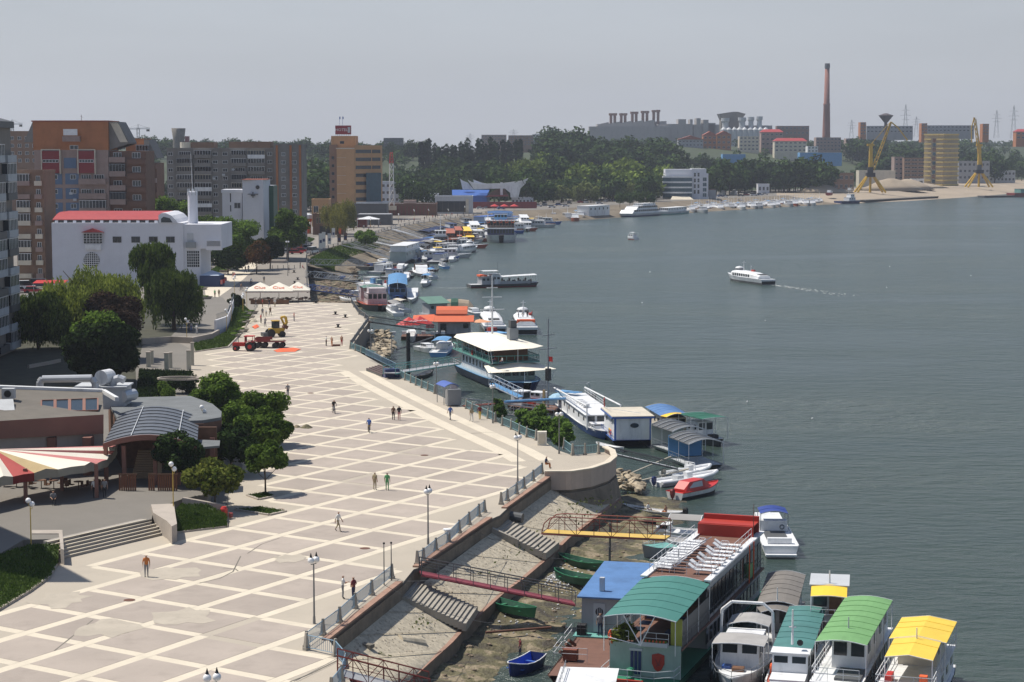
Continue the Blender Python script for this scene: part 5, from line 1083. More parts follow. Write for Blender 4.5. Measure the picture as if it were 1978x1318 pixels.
sheet('road',[(330,650),(418,648),(440,620),(452,600),(430,575),(385,572),(380,600)],.018,m_asph)
for k,(px,py,rz,h,lab) in enumerate(((607,1205,.9,4.35,'nearest grey twin-globe lamp by the blue railing'),(827,1052,1.1,4.35,'grey twin-globe lamp at the middle railing'),(1000,932,.8,4.35,'grey twin-globe lamp by the railing leading to the curved wall'),(952,818,1.0,4.3,'twin-globe lamp on the promenade beside the two strollers in red and white'),
  (1080,877,.5,4.2,'twin-globe lamp beside the green reeds on the promenade'),(843,762,.8,4.0,'twin-globe lamp behind the blue-roofed shelter'),(716,688,.3,3.9,'single slim lamp at the corner of the stepped ramp'),(412,1468,.4,4.4,'lamp whose tip just shows at the bottom edge'),(556,533,0,8.5,'tall pale flag pole lamp behind the parasols'))):
 lamp_grey(P(px,py),lab,'grey twin-globe lamps along the quay',rz,h)
lamp_yellow(P(335,986,TZ),'yellow lamp with two globes on the block wall by the terrace stairs','yellow twin-globe lamps',.6,3.9)
lamp_yellow(P(60,1047,TZ),'yellow lamp with two globes at the left end of the terrace','yellow twin-globe lamps',1.6-1.2,3.2,off=.3)
for i,(px,py,z) in enumerate(((394,905,6.1),(391,912,4.9),(389,918,3.6))):lamp_yellow(P(px,py),('tallest','middle','lowest')[i]+' of three twin-globe lamps stacked above each other by the restaurant trees','yellow twin-globe lamps',.5,z)
lampl=[(361,661),(438,645),(447,631),(470,609),(477,597),(453,574),(469,606),(452,500),(469,492),(487,485),(435,508),(408,513),(417,516),(523,470),(574,462),(586,458),(599,452),(593,445),(665,443),(670,440),(678,436),(442,470),(450,468),(642,440),(716,441),(770,432),(800,425),(828,421),(866,422),(898,417),(905,412)]
for i,(px,py) in enumerate(lampl):lamp_yellow(P(px,py),'small twin-globe lamp along the esplanade gardens','small lamps along the esplanade',i*.7,3.7+(i%3)*.3,r=.24)
m_rl=m_railb
railing('blue railing with concrete posts along the near quay edge',[P(*p) for p in((592,1252),(624,1228),(656,1204),(686,1176),(718,1150),(757,1118))])
railing('blue railing that turns the corner at the bottom quay steps',[P(*p) for p in((592,1256),(648,1268),(668,1292),(660,1320),(640,1345))])
railing('blue railing along the middle quay edge with a litter basket',[P(*p) for p in((806,1092),(818,1086),(842,1066),(867,1050),(887,1030),(906,1014),(925,998),(936,990))])
railing('blue railing between the middle stairs and the curved wall',[P(*p) for p in((968,975),(980,968),(998,955),(1012,944),(1030,930),(1047,916))])
prr=[(901,790),(913,796),(943,809),(957,816)];railing('teal railing beside the blue-roofed shelter',[P(*p) for p in prr],m_railc,ph=1.25)
railing('teal railing in front of the green reeds',[P(*p) for p in((971,823),(988,830),(1004,838),(1018,845),(1036,851))],m_railc,ph=1.25)
railing('teal railing on the rounded bastion',[P(*p) for p in((1090,868),(1106,880),(1130,879),(1156,877))],m_railc,ph=1.25)
railing('teal railing between the stepped ramp and the shelter',[P(*p) for p in((771,728),(783,735),(794,740),(804,745),(815,750),(827,755),(840,761))],m_railc,ph=1.25)
railing('teal railing around the quay corner before the stepped ramp',[P(*p) for p in((677,674),(687,678),(698,682),(709,687),(728,693))],m_railc)
railing('grey railing on the far part of the quay wall',[P(*p) for p in((677,671),(685,660),(693,648),(702,636),(712,622),(705,615),(694,608),(684,594),(679,586))],m_railg,bal=.3)
rr=resample([P(*p) for p in((594,566),(593,540),(593,514),(592,495),(635,480),(689,464),(723,452),(752,442),(803,432),(880,421),(946,411))],60)
railing('long pale railing following the curved esplanade edge',rr,m_railg,bal=.8,base=False,ph=1.05)
bp_=[P(1052,922),P(1066,922)]+BA;bpr=resample(bp_,40);t=thing('curved_parapet','rounded parapet of pale vertical stone panels at the tip of the plaza','wall',bpr[0]);o_=bpr[0];of=offset_line(bpr,-.25)
for k in range(39):
 a,c,d,e_=bpr[k],bpr[k+1],of[k+1],of[k];cc=(a+c+d+e_)/4;q=[(cc+(v-cc)*(.985))-o_ for v in(e_,d,c,a)];G('stone_panel',mat('pale_panel',(.50,.40,.33),.8,var=.08,orand=.06,stain=.15),t,'slab',*[(v.x,v.y,.52) for v in q],1.75)
b=MB();of2=offset_line(bpr,-.34);of3=offset_line(bpr,.3)
for k in range(39):b.slab(*[(v.x-o_.x,v.y-o_.y,.66) for v in(of2[k],of2[k+1],of3[k+1],of3[k])],.13)
b.build('cap_stone',[m_strip],t)
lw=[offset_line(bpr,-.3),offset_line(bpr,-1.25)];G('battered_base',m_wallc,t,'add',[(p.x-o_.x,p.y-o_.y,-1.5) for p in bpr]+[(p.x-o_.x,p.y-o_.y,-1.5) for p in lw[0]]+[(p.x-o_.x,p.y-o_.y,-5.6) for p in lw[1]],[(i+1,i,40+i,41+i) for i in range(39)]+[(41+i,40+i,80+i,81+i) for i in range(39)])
t=thing('litter_bin','small white-topped bin fixed to the middle railing','bin',P(864,1050));G('bowl',m_white,t,'lathe',[(.18,.75),(.24,1.05),(.36,1.1),(.36,1.2),(.1,1.25)],n=10);G('stand',m_black,t,'tube',(0,0,0),(0,0,.8),.05)
t=thing('waste_container','red waste container beside the small leaning tree','bin',P(433,1003));G('drum',m_red,t,'lathe',[(.28,0),(.32,.9),(.2,1.1)],n=10);G('side_drum',m_dred,t,'lathe',[(.26,.1),(.3,.5)],(.45,.2,0),8)
t=thing('pole','dark metal post beside the red waste container','pole',P(441,1017));G('shaft',m_dgrey,t,'tube',(0,0,0),(0,0,2.6),.05)
t=thing('electric_cabinet','white concrete cabinet at the end of the teal railing by the reeds','cabinet',P(1047,860));G('box',m_canvas,t,'box',-.5,.5,-.3,.3,0,1.5);G('door',m_cream,t,'box',-.35,.35,-.33,-.3,.2,1.3)
for i,(px,py) in enumerate(((653,633),(648,608),(667,614),(610,586),(569,548),(575,541),(596,537),(568,527))):
 t=thing('mooring_bollard',['bollard beside the three bathers','bollard','bollard'][0] if i==0 else 'squat iron mooring bollard on the plaza by the water','bollard',P(px,py),0,'mooring bollards');t['label']='squat iron mooring bollard on the paving '+('near the corner railing','on the pale stripes near the quay','beside the thin lamp post','in front of the right parasol','behind the parasols','behind the right parasol','by the basin wall','left of the basin wall near the flag pole')[i]
 G('iron_head',m_black,t,'lathe',[(.35,0),(.35,.1),(.2,.15),(.2,.45),(.33,.5),(.33,.6),(.1,.64)],n=10);G('base_plate',m_rust,t,'box',-.55,.55,-.3,.3,0,.08)
t=thing('bollard_pair','dark bollard plate behind the three bathers','bollard',P(650,669));G('base_plate',m_rust,t,'box',-.6,.6,-.3,.3,0,.3)
for i in range(6):t=thing('traffic_bollard','thin traffic bollard in the row across the esplanade','bollard',P(526+10.7*i,519),0,'thin bollards across the esplanade');G('post',m_dgrey,t,'tube',(0,0,0),(0,0,.9),.08,6)
t=thing('kiosk_shelter','bus-shelter-like kiosk with a curved blue roof and metal panels','shelter',P(868,781),heading(P(842,771),P(890,790)));
G('roof',mat('blue_roof',(.07,.13,.42),.5),t,'loft',[[(x,-1.0+2.0*u,2.35+.4*math.sin(PI*u)) for u in[i/8 for i in range(9)]]+[(x,1.0-2.0*u,2.28+.4*math.sin(PI*(1-u))) for u in[i/8 for i in range(9)]] for x in(-2.4,1.2)])
G('back_panel',mat('lilac_panel',(.25,.27,.42),.5),t,'box',-2.2,.6,.85,.92,.4,2.3);G('metal_cabin',mat('ribbed_metal',(.24,.25,.265),.5,stain=.3),t,'box',.9,2.2,-.85,.85,.15,2.1)
for x,y in((-2.2,-.9),(-2.2,.9),(.6,-.9),(2.3,-.95)):G('post',m_steel,t,'box',x-.04,x+.04,y-.04,y+.04,0,2.35)
G('bench',m_wood,t,'box',-2,.4,.3,.7,.42,.48)
t=thing('landing_ramp','dark brown steel landing with slatted steps and a blue railing at the quay edge','ramp',P(735,722),heading(P(693,704),P(767,732)));
for k in range(5):G('plank',mat('ramp_brown',(.11,.075,.07),.7),t,'box',-3.9,4.1,-1.0+.42*k,-.62+.42*k,.3+.1*k,.42+.1*k)
G('frame',m_dgrey,t,'box',-3.9,4.1,-1,1,.02,.29);G('end_box',m_navy,t,'box',4.15,5.4,-.9,1.2,0,1.2)
railing('blue railing on the dark steel landing',[P(706,695)+Vector((0,0,.6)),P(722,702)+Vector((0,0,.6)),P(738,710)+Vector((0,0,.6)),P(756,719)+Vector((0,0,.6)),P(765,724)+Vector((0,0,.6))],m_railb,posts=False)
def tractor(loc,rz):
 t=thing('tractor','red farm tractor with open cab at the edge of the lawn','tractor',loc,rz)
 b=MB();b.box(-.2,1.7,-.35,.35,.75,1.35);b.box(1.7,1.85,-.3,.3,.7,1.2);b.build('bonnet',[m_red],t);G('chassis',m_dgrey,t,'box',-1.3,-.2,-.45,.45,.6,1.1)
 for x,y in((-.25,-.6),(-.25,.6),(-1.5,-.6),(-1.5,.6)):G('cab_post',m_red,t,'box',x-.04,x+.04,y-.04,y+.04,1.0,2.3)
 G('cab_roof',m_red,t,'box',-1.6,-.1,-.72,.72,2.3,2.42);G('windscreen',m_glass,t,'box',-.27,-.24,-.56,.56,1.4,2.25)
 b=MB();b.box(-1.2,-.8,-.25,.25,1.1,1.25);b.box(-1.25,-1.15,-.25,.25,1.25,1.7);b.build('seat',[m_black],t)
 for s in(-1,1):
  b=MB();wheel(b,(-1.1,s*.75,.75),.75,.38,n=16);w=b.build('rear_wheel',[m_black],t);b=MB();wheel(b,(-1.1,s*.95,.75),.35,.06);b.build('rim',[m_red],w)
  b=MB();wheel(b,(1.3,s*.62,.42),.42,.25,n=14);w=b.build('front_wheel',[m_black],t);b=MB();wheel(b,(1.3,s*.76,.42),.2,.05);b.build('rim',[m_red],w)
  G('mudguard',m_red,t,'box',-1.8,-.4,s*.75-.22,s*.75+.22,1.5,1.56)
 G('exhaust',m_black,t,'tube',(.9,.2,1.35),(.9,.2,2.1),.05)
tractor(P(472,678),PI-.12)
t=thing('farm_trailer','rusty red four-wheeled trailer hitched behind the tractor','trailer',P(522,672),PI-.05)
G('bed',m_dred,t,'box',-2.4,2.2,-1.0,1.0,1.0,1.12)
for y in(-1,1):G('side_board',m_dred,t,'box',-.2,2.2,y-.04,y+.04,1.12,1.7)
G('front_board',m_dred,t,'box',2.2,2.28,-1,1,1.12,1.7);G('sand_load',m_sand,t,'box',-2.2,2.1,-.8,.8,1.12,1.25)
for x in(-1.9,-.9,.9,1.9):
 for y in(-.95,.95):b=MB();wheel(b,(x,y,.45),.45,.25);b.build('wheel',[m_black],t)
G('drawbar',m_rust,t,'tube',(2.3,0,.7),(3.4,0,.6),.06)
t=thing('backhoe_loader','muddy yellow backhoe loader with its arm folded up','digger',P(533,651),.4)
G('body',m_ycrane,t,'box',-1.2,1.2,-.5,.5,.6,1.5);G('cab',m_glass,t,'box',-.6,.5,-.55,.55,1.5,2.7);G('cab_roof',m_ycrane,t,'box',-.7,.6,-.65,.65,2.7,2.82)
G('boom',m_ycrane,t,'loft',[[(x,y,z) for y in(-.25,.25) for x,z in((0,0),)][:0] or[(x-.2,-.2,z),(x+.2,-.2,z),(x+.2,.2,z),(x-.2,.2,z)] for x,z in((1.2,.9),(1.9,2.4),(1.7,3.4))])
b=MB();b.tube((1.7,0,3.4),(.9,0,3.3),.2,5);b.tube((.9,0,3.3),(1.5,-.2,1.9),.18,5);b.build('dipper',[m_ycrane],t);G('bucket',m_rust,t,'cbox',1.55,-.3,1.7,.8,.9,.6,0,ry=.4)
for x,r in((-1,.7),(1,.5)):
 for y in(-.65,.65):b=MB();wheel(b,(x,y,r),r,.35);b.build('wheel',[m_black],t)
G('front_bucket',m_dgrey,t,'box',-2.4,-1.6,-.9,.9,.2,.8)
def sheetlump(label,px,name='orange_sheet',m=None):
 w=[P(*p) for p in px];t=thing(name,label,'tarpaulin',w[0]);c=sum(w,Vector())/len(w);b=MB();vs=[c-w[0]+Vector((0,0,.28))];q=random.Random(px[0][0])
 for i in range(len(w)):a,d=w[i],w[(i+1)%len(w)];vs+=[a-w[0]+Vector((0,0,.04)),(a+d)/2-w[0]+Vector((0,0,q.uniform(.05,.22)))]
 n=len(vs)-1;b.add(vs,[(0,1+i,1+(i+1)%n) for i in range(n)]);b.build('sheet',[m or m_orange],t)
sheetlump('orange safety netting lying beside the trailer',[(528,678),(552,673),(582,675),(570,680),(535,681)]);sheetlump('orange netting heap next to the lawn planters',[(486,632),(496,627),(501,632),(492,636)]);sheetlump('orange cloth on the ground behind the restaurant trees',[(458,828),(470,820),(482,822),(470,832)])
for i,(px,py,r,lab) in enumerate(((592,827,.55,'earth heap with a red marker on the plaza'),(573,826,.4,'small sand heap on the plaza beside the earth heap'),(488,622,.9,'pale gravel heap beside the planters'),(472,636,.7,'gravel heap beside the tractor'))):
 t=thing('earth_heap',lab,'heap',P(px,py));b=MB();q=random.Random(i);b.loft([[(r*s*(1+q.uniform(-.15,.15))*math.cos(a),r*s*(1+q.uniform(-.15,.15))*math.sin(a),z*r) for a in[2*PI*k/10 for k in range(10)]] for s,z in((1.3,0),(.9,.35),(.5,.65),(.1,.8))]);b.build('heap_body',[m_slope if i>1 else m_mud],t)
for i,(px,py,w,lab) in enumerate(((503,583,2.9,'left cream parasol with orange lettering over the cafe tables'),(539,583,3.0,'middle cream parasol with orange lettering over the cafe tables'),(576,582,2.5,'right smaller cream parasol over a grey drinks stand'))):
 t=thing('parasol',lab,'parasol',P(px,py),.08,'cream parasols');b=MB();w2=w;b.add([(-w2,-w2,2.45),(w2,-w2,2.45),(w2,w2,2.45),(-w2,w2,2.45),(0,0,4.1)],[(0,1,4),(1,2,4),(2,3,4),(3,0,4)]);b.add([(-w2,-w2,2.45),(w2,-w2,2.45),(w2,w2,2.45),(-w2,w2,2.45),(-w2,-w2,2.1),(w2,-w2,2.1),(w2,w2,2.1),(-w2,w2,2.1)],[(0,4,5,1),(1,5,6,2),(2,6,7,3),(3,7,4,0)]);b.build('canopy',[m_canvas],t)
 G('pole',m_wood,t,'tube',(0,0,0),(0,0,4.1),.06)
 b=MB()
 for s in range(4):c_,s_=math.cos(PI/2*s),math.sin(PI/2*s);b.tube((c_*-w2+s_*w2,s_*-w2-c_*w2,2.09),(c_*w2+s_*w2,s_*w2-c_*w2,2.09),.035,4)
 b.build('red_hem',[mm['red']],t)
 tx=text('Ciuc',1.35*w/3,m_orange,t,(0,-w2*.66,2.45+1.65*.34+.06),rx=math.atan2(1.65,w2));
 for k,(fx_,fy_) in enumerate(((-1.6,-1.2),(.2,-1.4),(1.7,-1),(-1.2,.9),(.9,.8))):
  tb=thing('cafe_table','brown cafe table with benches under the %s cream parasol'%('left','middle','right')[i],'table',P(px,py)+Vector((fx_,fy_,0)),k*.6,'cafe tables under the %s parasol'%('left','middle','right')[i]);b=MB();b.box(-.5,.5,-.4,.4,.7,.76);b.box(-.05,.05,-.05,.05,0,.7);b.build('table_top',[m_wood],tb);b=MB();b.box(-.5,.5,-.85,-.55,.4,.46);b.box(-.5,.5,-.9,-.85,.4,.85);b.build('bench',[m_wood],tb)
t=thing('timber_screen','low brown timber screen in front of the cafe tables','screen',P(484,588));e_=P(558,588)-P(484,588)
for k in range(32):G('slat',m_wood,t,'box',e_.x*k/32,e_.x*k/32+.26,-.04,.04,0,.95)
t=thing('market_tent','dark blue market tent with pale pyramid roof by the esplanade','tent',P(410,553),-.1);G('roof',mat('pale_blue_canvas',(.42,.50,.62),.7),t,'add',[(-2.4,-2.4,2.6),(2.4,-2.4,2.6),(2.4,2.4,2.6),(-2.4,2.4,2.6),(0,0,3.7)],[(0,1,4),(1,2,4),(2,3,4),(3,0,4)]);G('side_cloth',mat('dark_blue_cloth',(.03,.05,.12),.8),t,'box',-2.35,2.35,-2.3,2.3,0,2.55)
for k in range(5):b=MB();b.box(2.5+.3*(k%2),2.9+.3*(k%2),-2.2+.9*k,-1.6+.9*k,.6+.2*k,1.6+.1*k);b.build('hung_goods',[(mm['pink'],m_red,CL['navy'])[k%3]],t)
t=thing('white_gazebo','white pyramid gazebo beside the parked cars','tent',P(538,485));G('roof',m_white,t,'add',[(-2.6,-2.6,2.6),(2.6,-2.6,2.6),(2.6,2.6,2.6),(-2.6,2.6,2.6),(0,0,4.2)],[(0,1,4),(1,2,4),(2,3,4),(3,0,4)])
for x,y in((-2.5,-2.5),(2.5,-2.5),(2.5,2.5),(-2.5,2.5)):G('pole',m_white,t,'tube',(x,y,0),(x,y,2.6),.06,5)
for i,(px,py,h,c) in enumerate(((616,487,4.6,'white'),(622,485,4.8,'white'),(633,478,3.4,'white'),(641,465,3.2,'white'),(652,474,2.6,'brown'),(664,470,2.4,'brown'))):
 t=thing('banner_flag',('%s banner flag on a pole beside the esplanade railing, '%('tall white' if c=='white' else 'dark'))+('leftmost','second from the left','third from the left','small one near the stage','leaning dark one','rightmost')[i],'flag',P(px,py),.3,'banner flags');G('pole',m_steel,t,'tube',(0,0,0),(0,0,h+1.2),.05,5);b=MB();b.box(.05,1.15,-.02,.02,1.0,h+1.1);b.build('cloth',[CL[c]],t);G('emblem',m_navy,t,'box',.25,.95,-.04,-.02,h*.6,h*.6+.9)
for i,(px,py) in enumerate(((434,526),(443,523),(451,521),(458,518),(465,515),(471,512),(479,617),(472,611),(486,607),(462,628),(470,625),(457,645),(466,642),(452,652),(390,560),(398,578))):
 t=thing('stone_planter','grey boat-shaped stone planter in the row beside the green slope','planter',P(px,py),.5,'stone planters along the lawns');G('bowl',m_conc,t,'loft',[[(x*s,y*s,z) for x,y in((-1.5,0),(-.9,-.6),(.9,-.6),(1.5,0),(.9,.6),(-.9,.6))] for s,z in((.7,0),(1,.55),(1,.6),(.85,.6),(.8,.5))]);G('plants',lf_mid,t,'lathe',[(.7,.5),(.6,.75),(.2,.8)],n=7)
t=thing('planter_island','round-ended stone planter island under the clipped tree','planter',P(532,508));G('stone_edge',m_wallp,t,'prism',[(-3.2,-1.5),(2.6,-1.6),(3.4,0),(2.6,1.6),(-3.2,1.5)],0,.8)
m_tyre=m_black
def car_proto(kind):
 root=thing('parked_car','car','car');L_=4.3 if kind!='van' else 4.9;h1,h2=(.85,1.45) if kind!='van' else(1.0,2.1);w=.86
 prof=[(-L_/2,.35),(-L_/2,h1-.05),(-L_/2+.5,h1),(L_/2-.9,h1),(L_/2-.1,h1-.15),(L_/2,.5),(L_/2-.05,.3)]
 G('body',m_white,root,'loft',[[(x,y*(1 if .3<z else .97),z) for x,z in prof][::-1] for y in(-w,w)])
 c0,c1,c2,c3=(-L_/2+.15,-L_/2+.55,L_/2-1.9,L_/2-1.1) if kind!='van' else(-L_/2+.03,-L_/2+.15,L_/2-1.5,L_/2-.8)
 G('windows',m_glass,root,'loft',[[(x,y*s,z) for x,z in pr] for y,s,pr in((-w,.97,[(c0,h1),(c1,h2-.06),(c2,h2-.06),(c3,h1)]),(-w,.84,[(c0+.1,h1),(c1+.05,h2),(c2-.05,h2),(c3-.1,h1)]),(w,.84,[(c0+.1,h1),(c1+.05,h2),(c2-.05,h2),(c3-.1,h1)]),(w,.97,[(c0,h1),(c1,h2-.06),(c2,h2-.06),(c3,h1)]))])
 G('roof',m_white,root,'box',c1,c2,-w*.8,w*.8,h2-.02,h2+.03)
 for x in(-L_/2+.8,L_/2-.85):
  for y in(-w+.05,w-.05):b=MB();wheel(b,(x,y,.32),.32,.2,n=12);b.build('wheel',[m_tyre],root)
 for y in(-.6,.6):G('headlight',m_lgrey,root,'box',L_/2-.02,L_/2+.03,y-.15,y+.15,.58,.7)
 return root
protos={'car':car_proto('car'),'van':car_proto('van')};used_p=set()
paints={k:mat('car_'+k,c,.3,var=.03) for k,c in dict(white=(.72,.72,.74),silver=(.45,.46,.48),red=(.42,.02,.03),blue=(.05,.10,.28),black=(.02,.02,.025),lblue=(.25,.33,.45),dark=(.06,.07,.09),cream=(.55,.5,.4)).items()}
def car(px,py,rz,c,label,kind='car',group='parked cars',z=0):
 pr=protos[kind];loc=P(px,py,z)
 if kind in used_p:r=dup(pr,loc,rz,label,group)
 else:
  if pr.name not in KIDS:KIDS[pr.name]=list(pr.children)
  used_p.add(kind);r=dup(pr,loc,rz,label,group)
 for ch in[o for o in LASTKIDS(r)]:
  if ch.name.split('.')[0] in('body','roof'):ch.material_slots[0].link='OBJECT';ch.material_slots[0].material=paints[c]
 return r
def LASTKIDS(r):return CH.get(r.name,[])
CH={}
_dup=dup
def dup(root,loc,rz=0,label=None,group=None,scale=None):
 before=len(COL.objects);r=_dup(root,loc,rz,label,group,scale);CH[r.name]=[o for o in COL.objects[before:] if o.parent==r];return r
cl_=[(515,492,1.2,'dark','car','dark car in front of the clipped tree by the esplanade road'),(524,486,1.3,'silver','car','silver car right behind the dark car'),(557,491,.1,'silver','car','silver car left of the red cars below the gazebo'),(573,491,.05,'red','car','front red car in the car park'),(584,488,.1,'red','car','red car right behind the front red one'),(568,482,.8,'lblue','car','pale blue car behind the red cars'),(578,480,.9,'white','car','white car in the back row of the car park'),(588,480,.9,'blue','car','blue car in the back row of the car park'),(596,482,1.0,'white','car','white car at the right end of the back row'),(604,490,1.2,'white','van','white van beside the tall white banner flags'),(560,475,.6,'white','car','farthest white car behind the gazebo'),(592,473,.6,'silver','car','farthest silver car of the car park'),
       (36,566,1.2,'white','car','white car in the shaded lot at the left edge'),(48,560,.3,'white','van','white van behind the white car at the left edge'),(66,566,.1,'red','car','red car in the shaded lot left of the white building'),(80,556,.1,'dark','van','dark van behind the red car at the left')]
for px,py,rz,c,k,lab in cl_:car(px,py,rz,c,lab,k)
far=[(928,403),(940,401),(952,400),(968,403),(975,400),(995,398),(1004,401),(1015,397),(1028,396),(1040,398),(1052,395),(1066,400),(1080,396),(1093,398),(1100,393),(1122,391),(1132,391),(1152,388),(1158,393),(1170,389),(1180,386),(1192,388),(1200,384),(1212,386),(1222,383),(1236,385),(1246,381),(1255,384),(1268,381),(1380,380),(1392,379),(1402,380),(1431,378),(1442,376),(1456,377),(1468,376),(1478,375)]
cc=['white','silver','white','blue','white','dark','red','white','lblue']
for i,(px,py) in enumerate(far):car(px,py+1.5,rnd.choice((.1,.3,1.3)),cc[i%9],'%s %s parked on the far riverside road'%(cc[i%9].replace('lblue','pale blue'),'van' if i%6==4 else 'car'),'van' if i%6==4 else 'car','%s vehicles on the far riverside road'%cc[i%9])
for p in protos.values():
 for c in list(KIDS[p.name]):bpy.data.objects.remove(c)
 bpy.data.objects.remove(p)
t=thing('red_parasols','row of red parasols in front of the dark red wall on the far promenade','parasol',P(978,407))
for k in range(3):b=MB();b.lathe([(2.4,2.2),(.1,3.3)],(-6+5*k,0,0),6);b.tube((-6+5*k,0,0),(-6+5*k,0,3),.08,4);b.build('canopy',[m_red],t)
t=thing('red_canopy','bright red canopy beside the cars at the left edge','canopy',P(98,566));G('roof',m_red,t,'slab',(-3.5,-2,2.3),(3.5,-2,2.3),(3.5,2,2.7),(-3.5,2,2.7),.1)
for x in(-3.3,3.3):G('pole',m_steel,t,'tube',(x,-1.8,0),(x,-1.8,2.3),.08,5)
# ------------------------------------------------------------ trees
tree('willow_tree','broad olive-green weeping willow in front of the white building',(-68.5,322,0),8.6,7.0,4.6,42000,.2,lf_will,1,8,.45,22,kind='willow',drop=3.2,cr=.36)
tree('willow_tree','left drooping half of the willow thicket beside the dark cafe',(-75.5,312,0),4.6,5.4,3.6,26000,.2,lf_wdk,21,6,.3,9,kind='willow',drop=3.4)
tree('willow_tree','tall dark willow rising against the white wall',(-65,356,0),4.6,10.8,4.6,22000,.2,lf_wdk,2,12,.4,18,kind='willow',drop=2.6,cr=.36)
tree('willow_tree','dark green willow at the right end of the thicket by the road',(-59.5,345,0),5.2,6.3,4.6,30000,.2,lf_wdk,3,8,.4,20,kind='willow',drop=3.4,cr=.36)
tree('plum_tree','dark purple-leaved plum behind the round dark tree',(-60,296,0),4.2,6.6,3,14000,.3,lf_purp,4,5,.25,9)
tree('broad_tree','very dark round tree with bright green rim beside the pergola',(-55.5,263,0),4.9,4.9,4.2,20000,.38,lf_dark,5,4,.4,22,cr=.38)
tree('broad_tree','bright green crown peeping over the very dark round tree',(-56.5,268,0),4.2,6.7,2.6,7000,.38,lf_mid,55,6,.3,14,cr=.38)
tree('plaza_tree','dense green tree behind the restaurant vault, leftmost of the plaza trees',(-32.2,213,0),3.1,4.6,2.8,11000,.27,lf_mid,6,3,.14,22,cr=.36)
tree('plaza_tree','dense green tree on the plaza edge, rear of the right pair',(-26.9,210,0),2.8,4.0,2.4,9500,.27,lf_mid,7,3,.13,22,cr=.36)
tree('plaza_tree','flat-crowned green tree casting shade on the plaza, middle of three',(-24.9,199,0),2.5,3.2,1.6,7500,.26,lf_mid,8,2.6,.12,20,cr=.36)
tree('plaza_tree','small tree with visible trunk standing in a tree bed',(-22.9,180.5,0),2.15,3.5,1.65,6000,.25,lf_mid,9,2.8,.1,20,cr=.34)
tree('plaza_tree','green tree filling the gap between the rear plaza trees and the restaurant roof',(-28.6,203,0),2.5,3.4,2.1,7000,.26,lf_mid,61,2.6,.12,20,cr=.36)
tree('dark_conifer','very dark dense tree between the restaurant and the plaza',(-27.6,191,0),2.8,3.0,2.3,9500,.24,lf_dark,10,2.5,.14,18,cr=.38)
tree('dark_conifer','very dark tree in front of the vaulted entrance',(-30.7,178.5,TZ),2.3,2.9,1.9,7500,.24,lf_dark,11,2,.14,18,cr=.38)
tree('shrub_tree','leaning yellow-green tree with several thin stems on the sloping lawn',(-26.3,172,.4),3.0,2.7,1.15,7000,.24,lf_lite,12,2.2,.09,22,cr=.3,limbs=7)
tree('shrub_tree','low green shrub beside the dark tree at the vaulted entrance',(-28.2,176,TZ),1.3,1.3,1.1,4000,.15,lf_mid,13,1,.06,7)
tree('garden_shrub','dark shrub by the ring pergola',P(352,760),1.8,1.4,1.4,5000,.18,lf_dark,14,1,.06,8,cat='shrub');tree('garden_shrub','small green shrub beside the ring pergola pillar',P(322,775),1.3,1.2,1.2,3500,.18,lf_mid,15,1,.05,7,cat='shrub')
tree('garden_shrub','dark green shrub standing between the yellow lamps on the slope',P(456,600),1.6,1.9,1.8,4500,.2,lf_dark,16,1,.07,8,cat='shrub')
tree('leafy_tree','green tree left of the round tower against the grey block',(-93,540,0),6.0,12,7,9000,.5,lf_mid,17,12,.4,12);tree('leafy_tree','second green tree right of the round tower against the grey block',(-84,545,0),4.0,10,5,5000,.5,lf_mid,18,9,.3,9)
tree('leafy_tree','large green tree in front of the white low block',(-72,515,0),6.0,8.5,6.0,14000,.42,lf_mid,19,8,.4,14);tree('leafy_tree','large green tree between the white tower and the brown pavilion',(-63.5,556,0),5.2,8.6,6.4,13000,.45,lf_mid,20,8,.4,14)
tree('leafy_tree','dark tree with orange blossom between the lamps',(-65,500,0),3.6,5,3,5000,.4,lf_orng,22,4,.2,9);tree('leafy_tree','small dark tree with thin trunk behind the dark car',(-64,520,0),3.4,6,3.2,6000,.4,lf_dark,23,5,.2,9)
tree('leafy_tree','low dark tree in the shade left of the lamps',(-72,498,0),4,3.6,2.6,5000,.4,lf_dark,24,3,.2,9);tree('garden_shrub','yellow flowering shrub by the white building corner',P(400,506),2,1.5,1.6,2500,.3,lf_lite,25,1,.08,7,cat='shrub')
t=tree('clipped_tree','clipped dark topiary tree shaped like a cone in the planter island',P(534,505),2.0,2.6,2.0,6000,.25,lf_dark,26,2,.1,6);tree('clipped_tree','round pale green bush at the left of the planter island',P(524,500),1.5,3.0,1.7,3000,.28,lf_mid,27,2,.1,6)
tree('yellow_willow','yellow-green willow in front of the hotel',(-63,712,0),6.4,8.6,5.2,16000,.5,lf_yel,28,8,.4,13,kind='willow',drop=5)
tree('bank_shrub','dark green shrub on the river bank below the esplanade railing',P(706,474,-1),3.6,2.6,3,6000,.4,lf_mid,29,2,.1,9,cat='shrub');tree('garden_shrub','round shrub in a bed beside the brown pavilion',P(676,440),3,2,2,2500,.5,lf_oliv,30,2,.1,7,cat='shrub')
lf_reed=leafmat('leaves_reed',(.06,.11,.02),(.20,.32,.07),trans=.4)
for i,(px,py,z,r) in enumerate(((965,806,-2,1.2),(1012,826,-2.6,1.5),(1030,838,-2.6,1.7),(1050,846,-2.6,2.0),(1072,850,-2.7,2.0),(1090,862,-2.8,1.6),(1040,822,-3.2,1.6),(1080,838,-3.4,1.6))):tree('reed_clump','bushy green reed clump below the promenade railing, '+ordn[i]+' counted from the shelter',P(px,py,z),r*.8,1.2,1.7,1100,.34,lf_reed,31+i,None,None,9,cat='shrub',group='reeds below the promenade',cr=.4)
FC={}
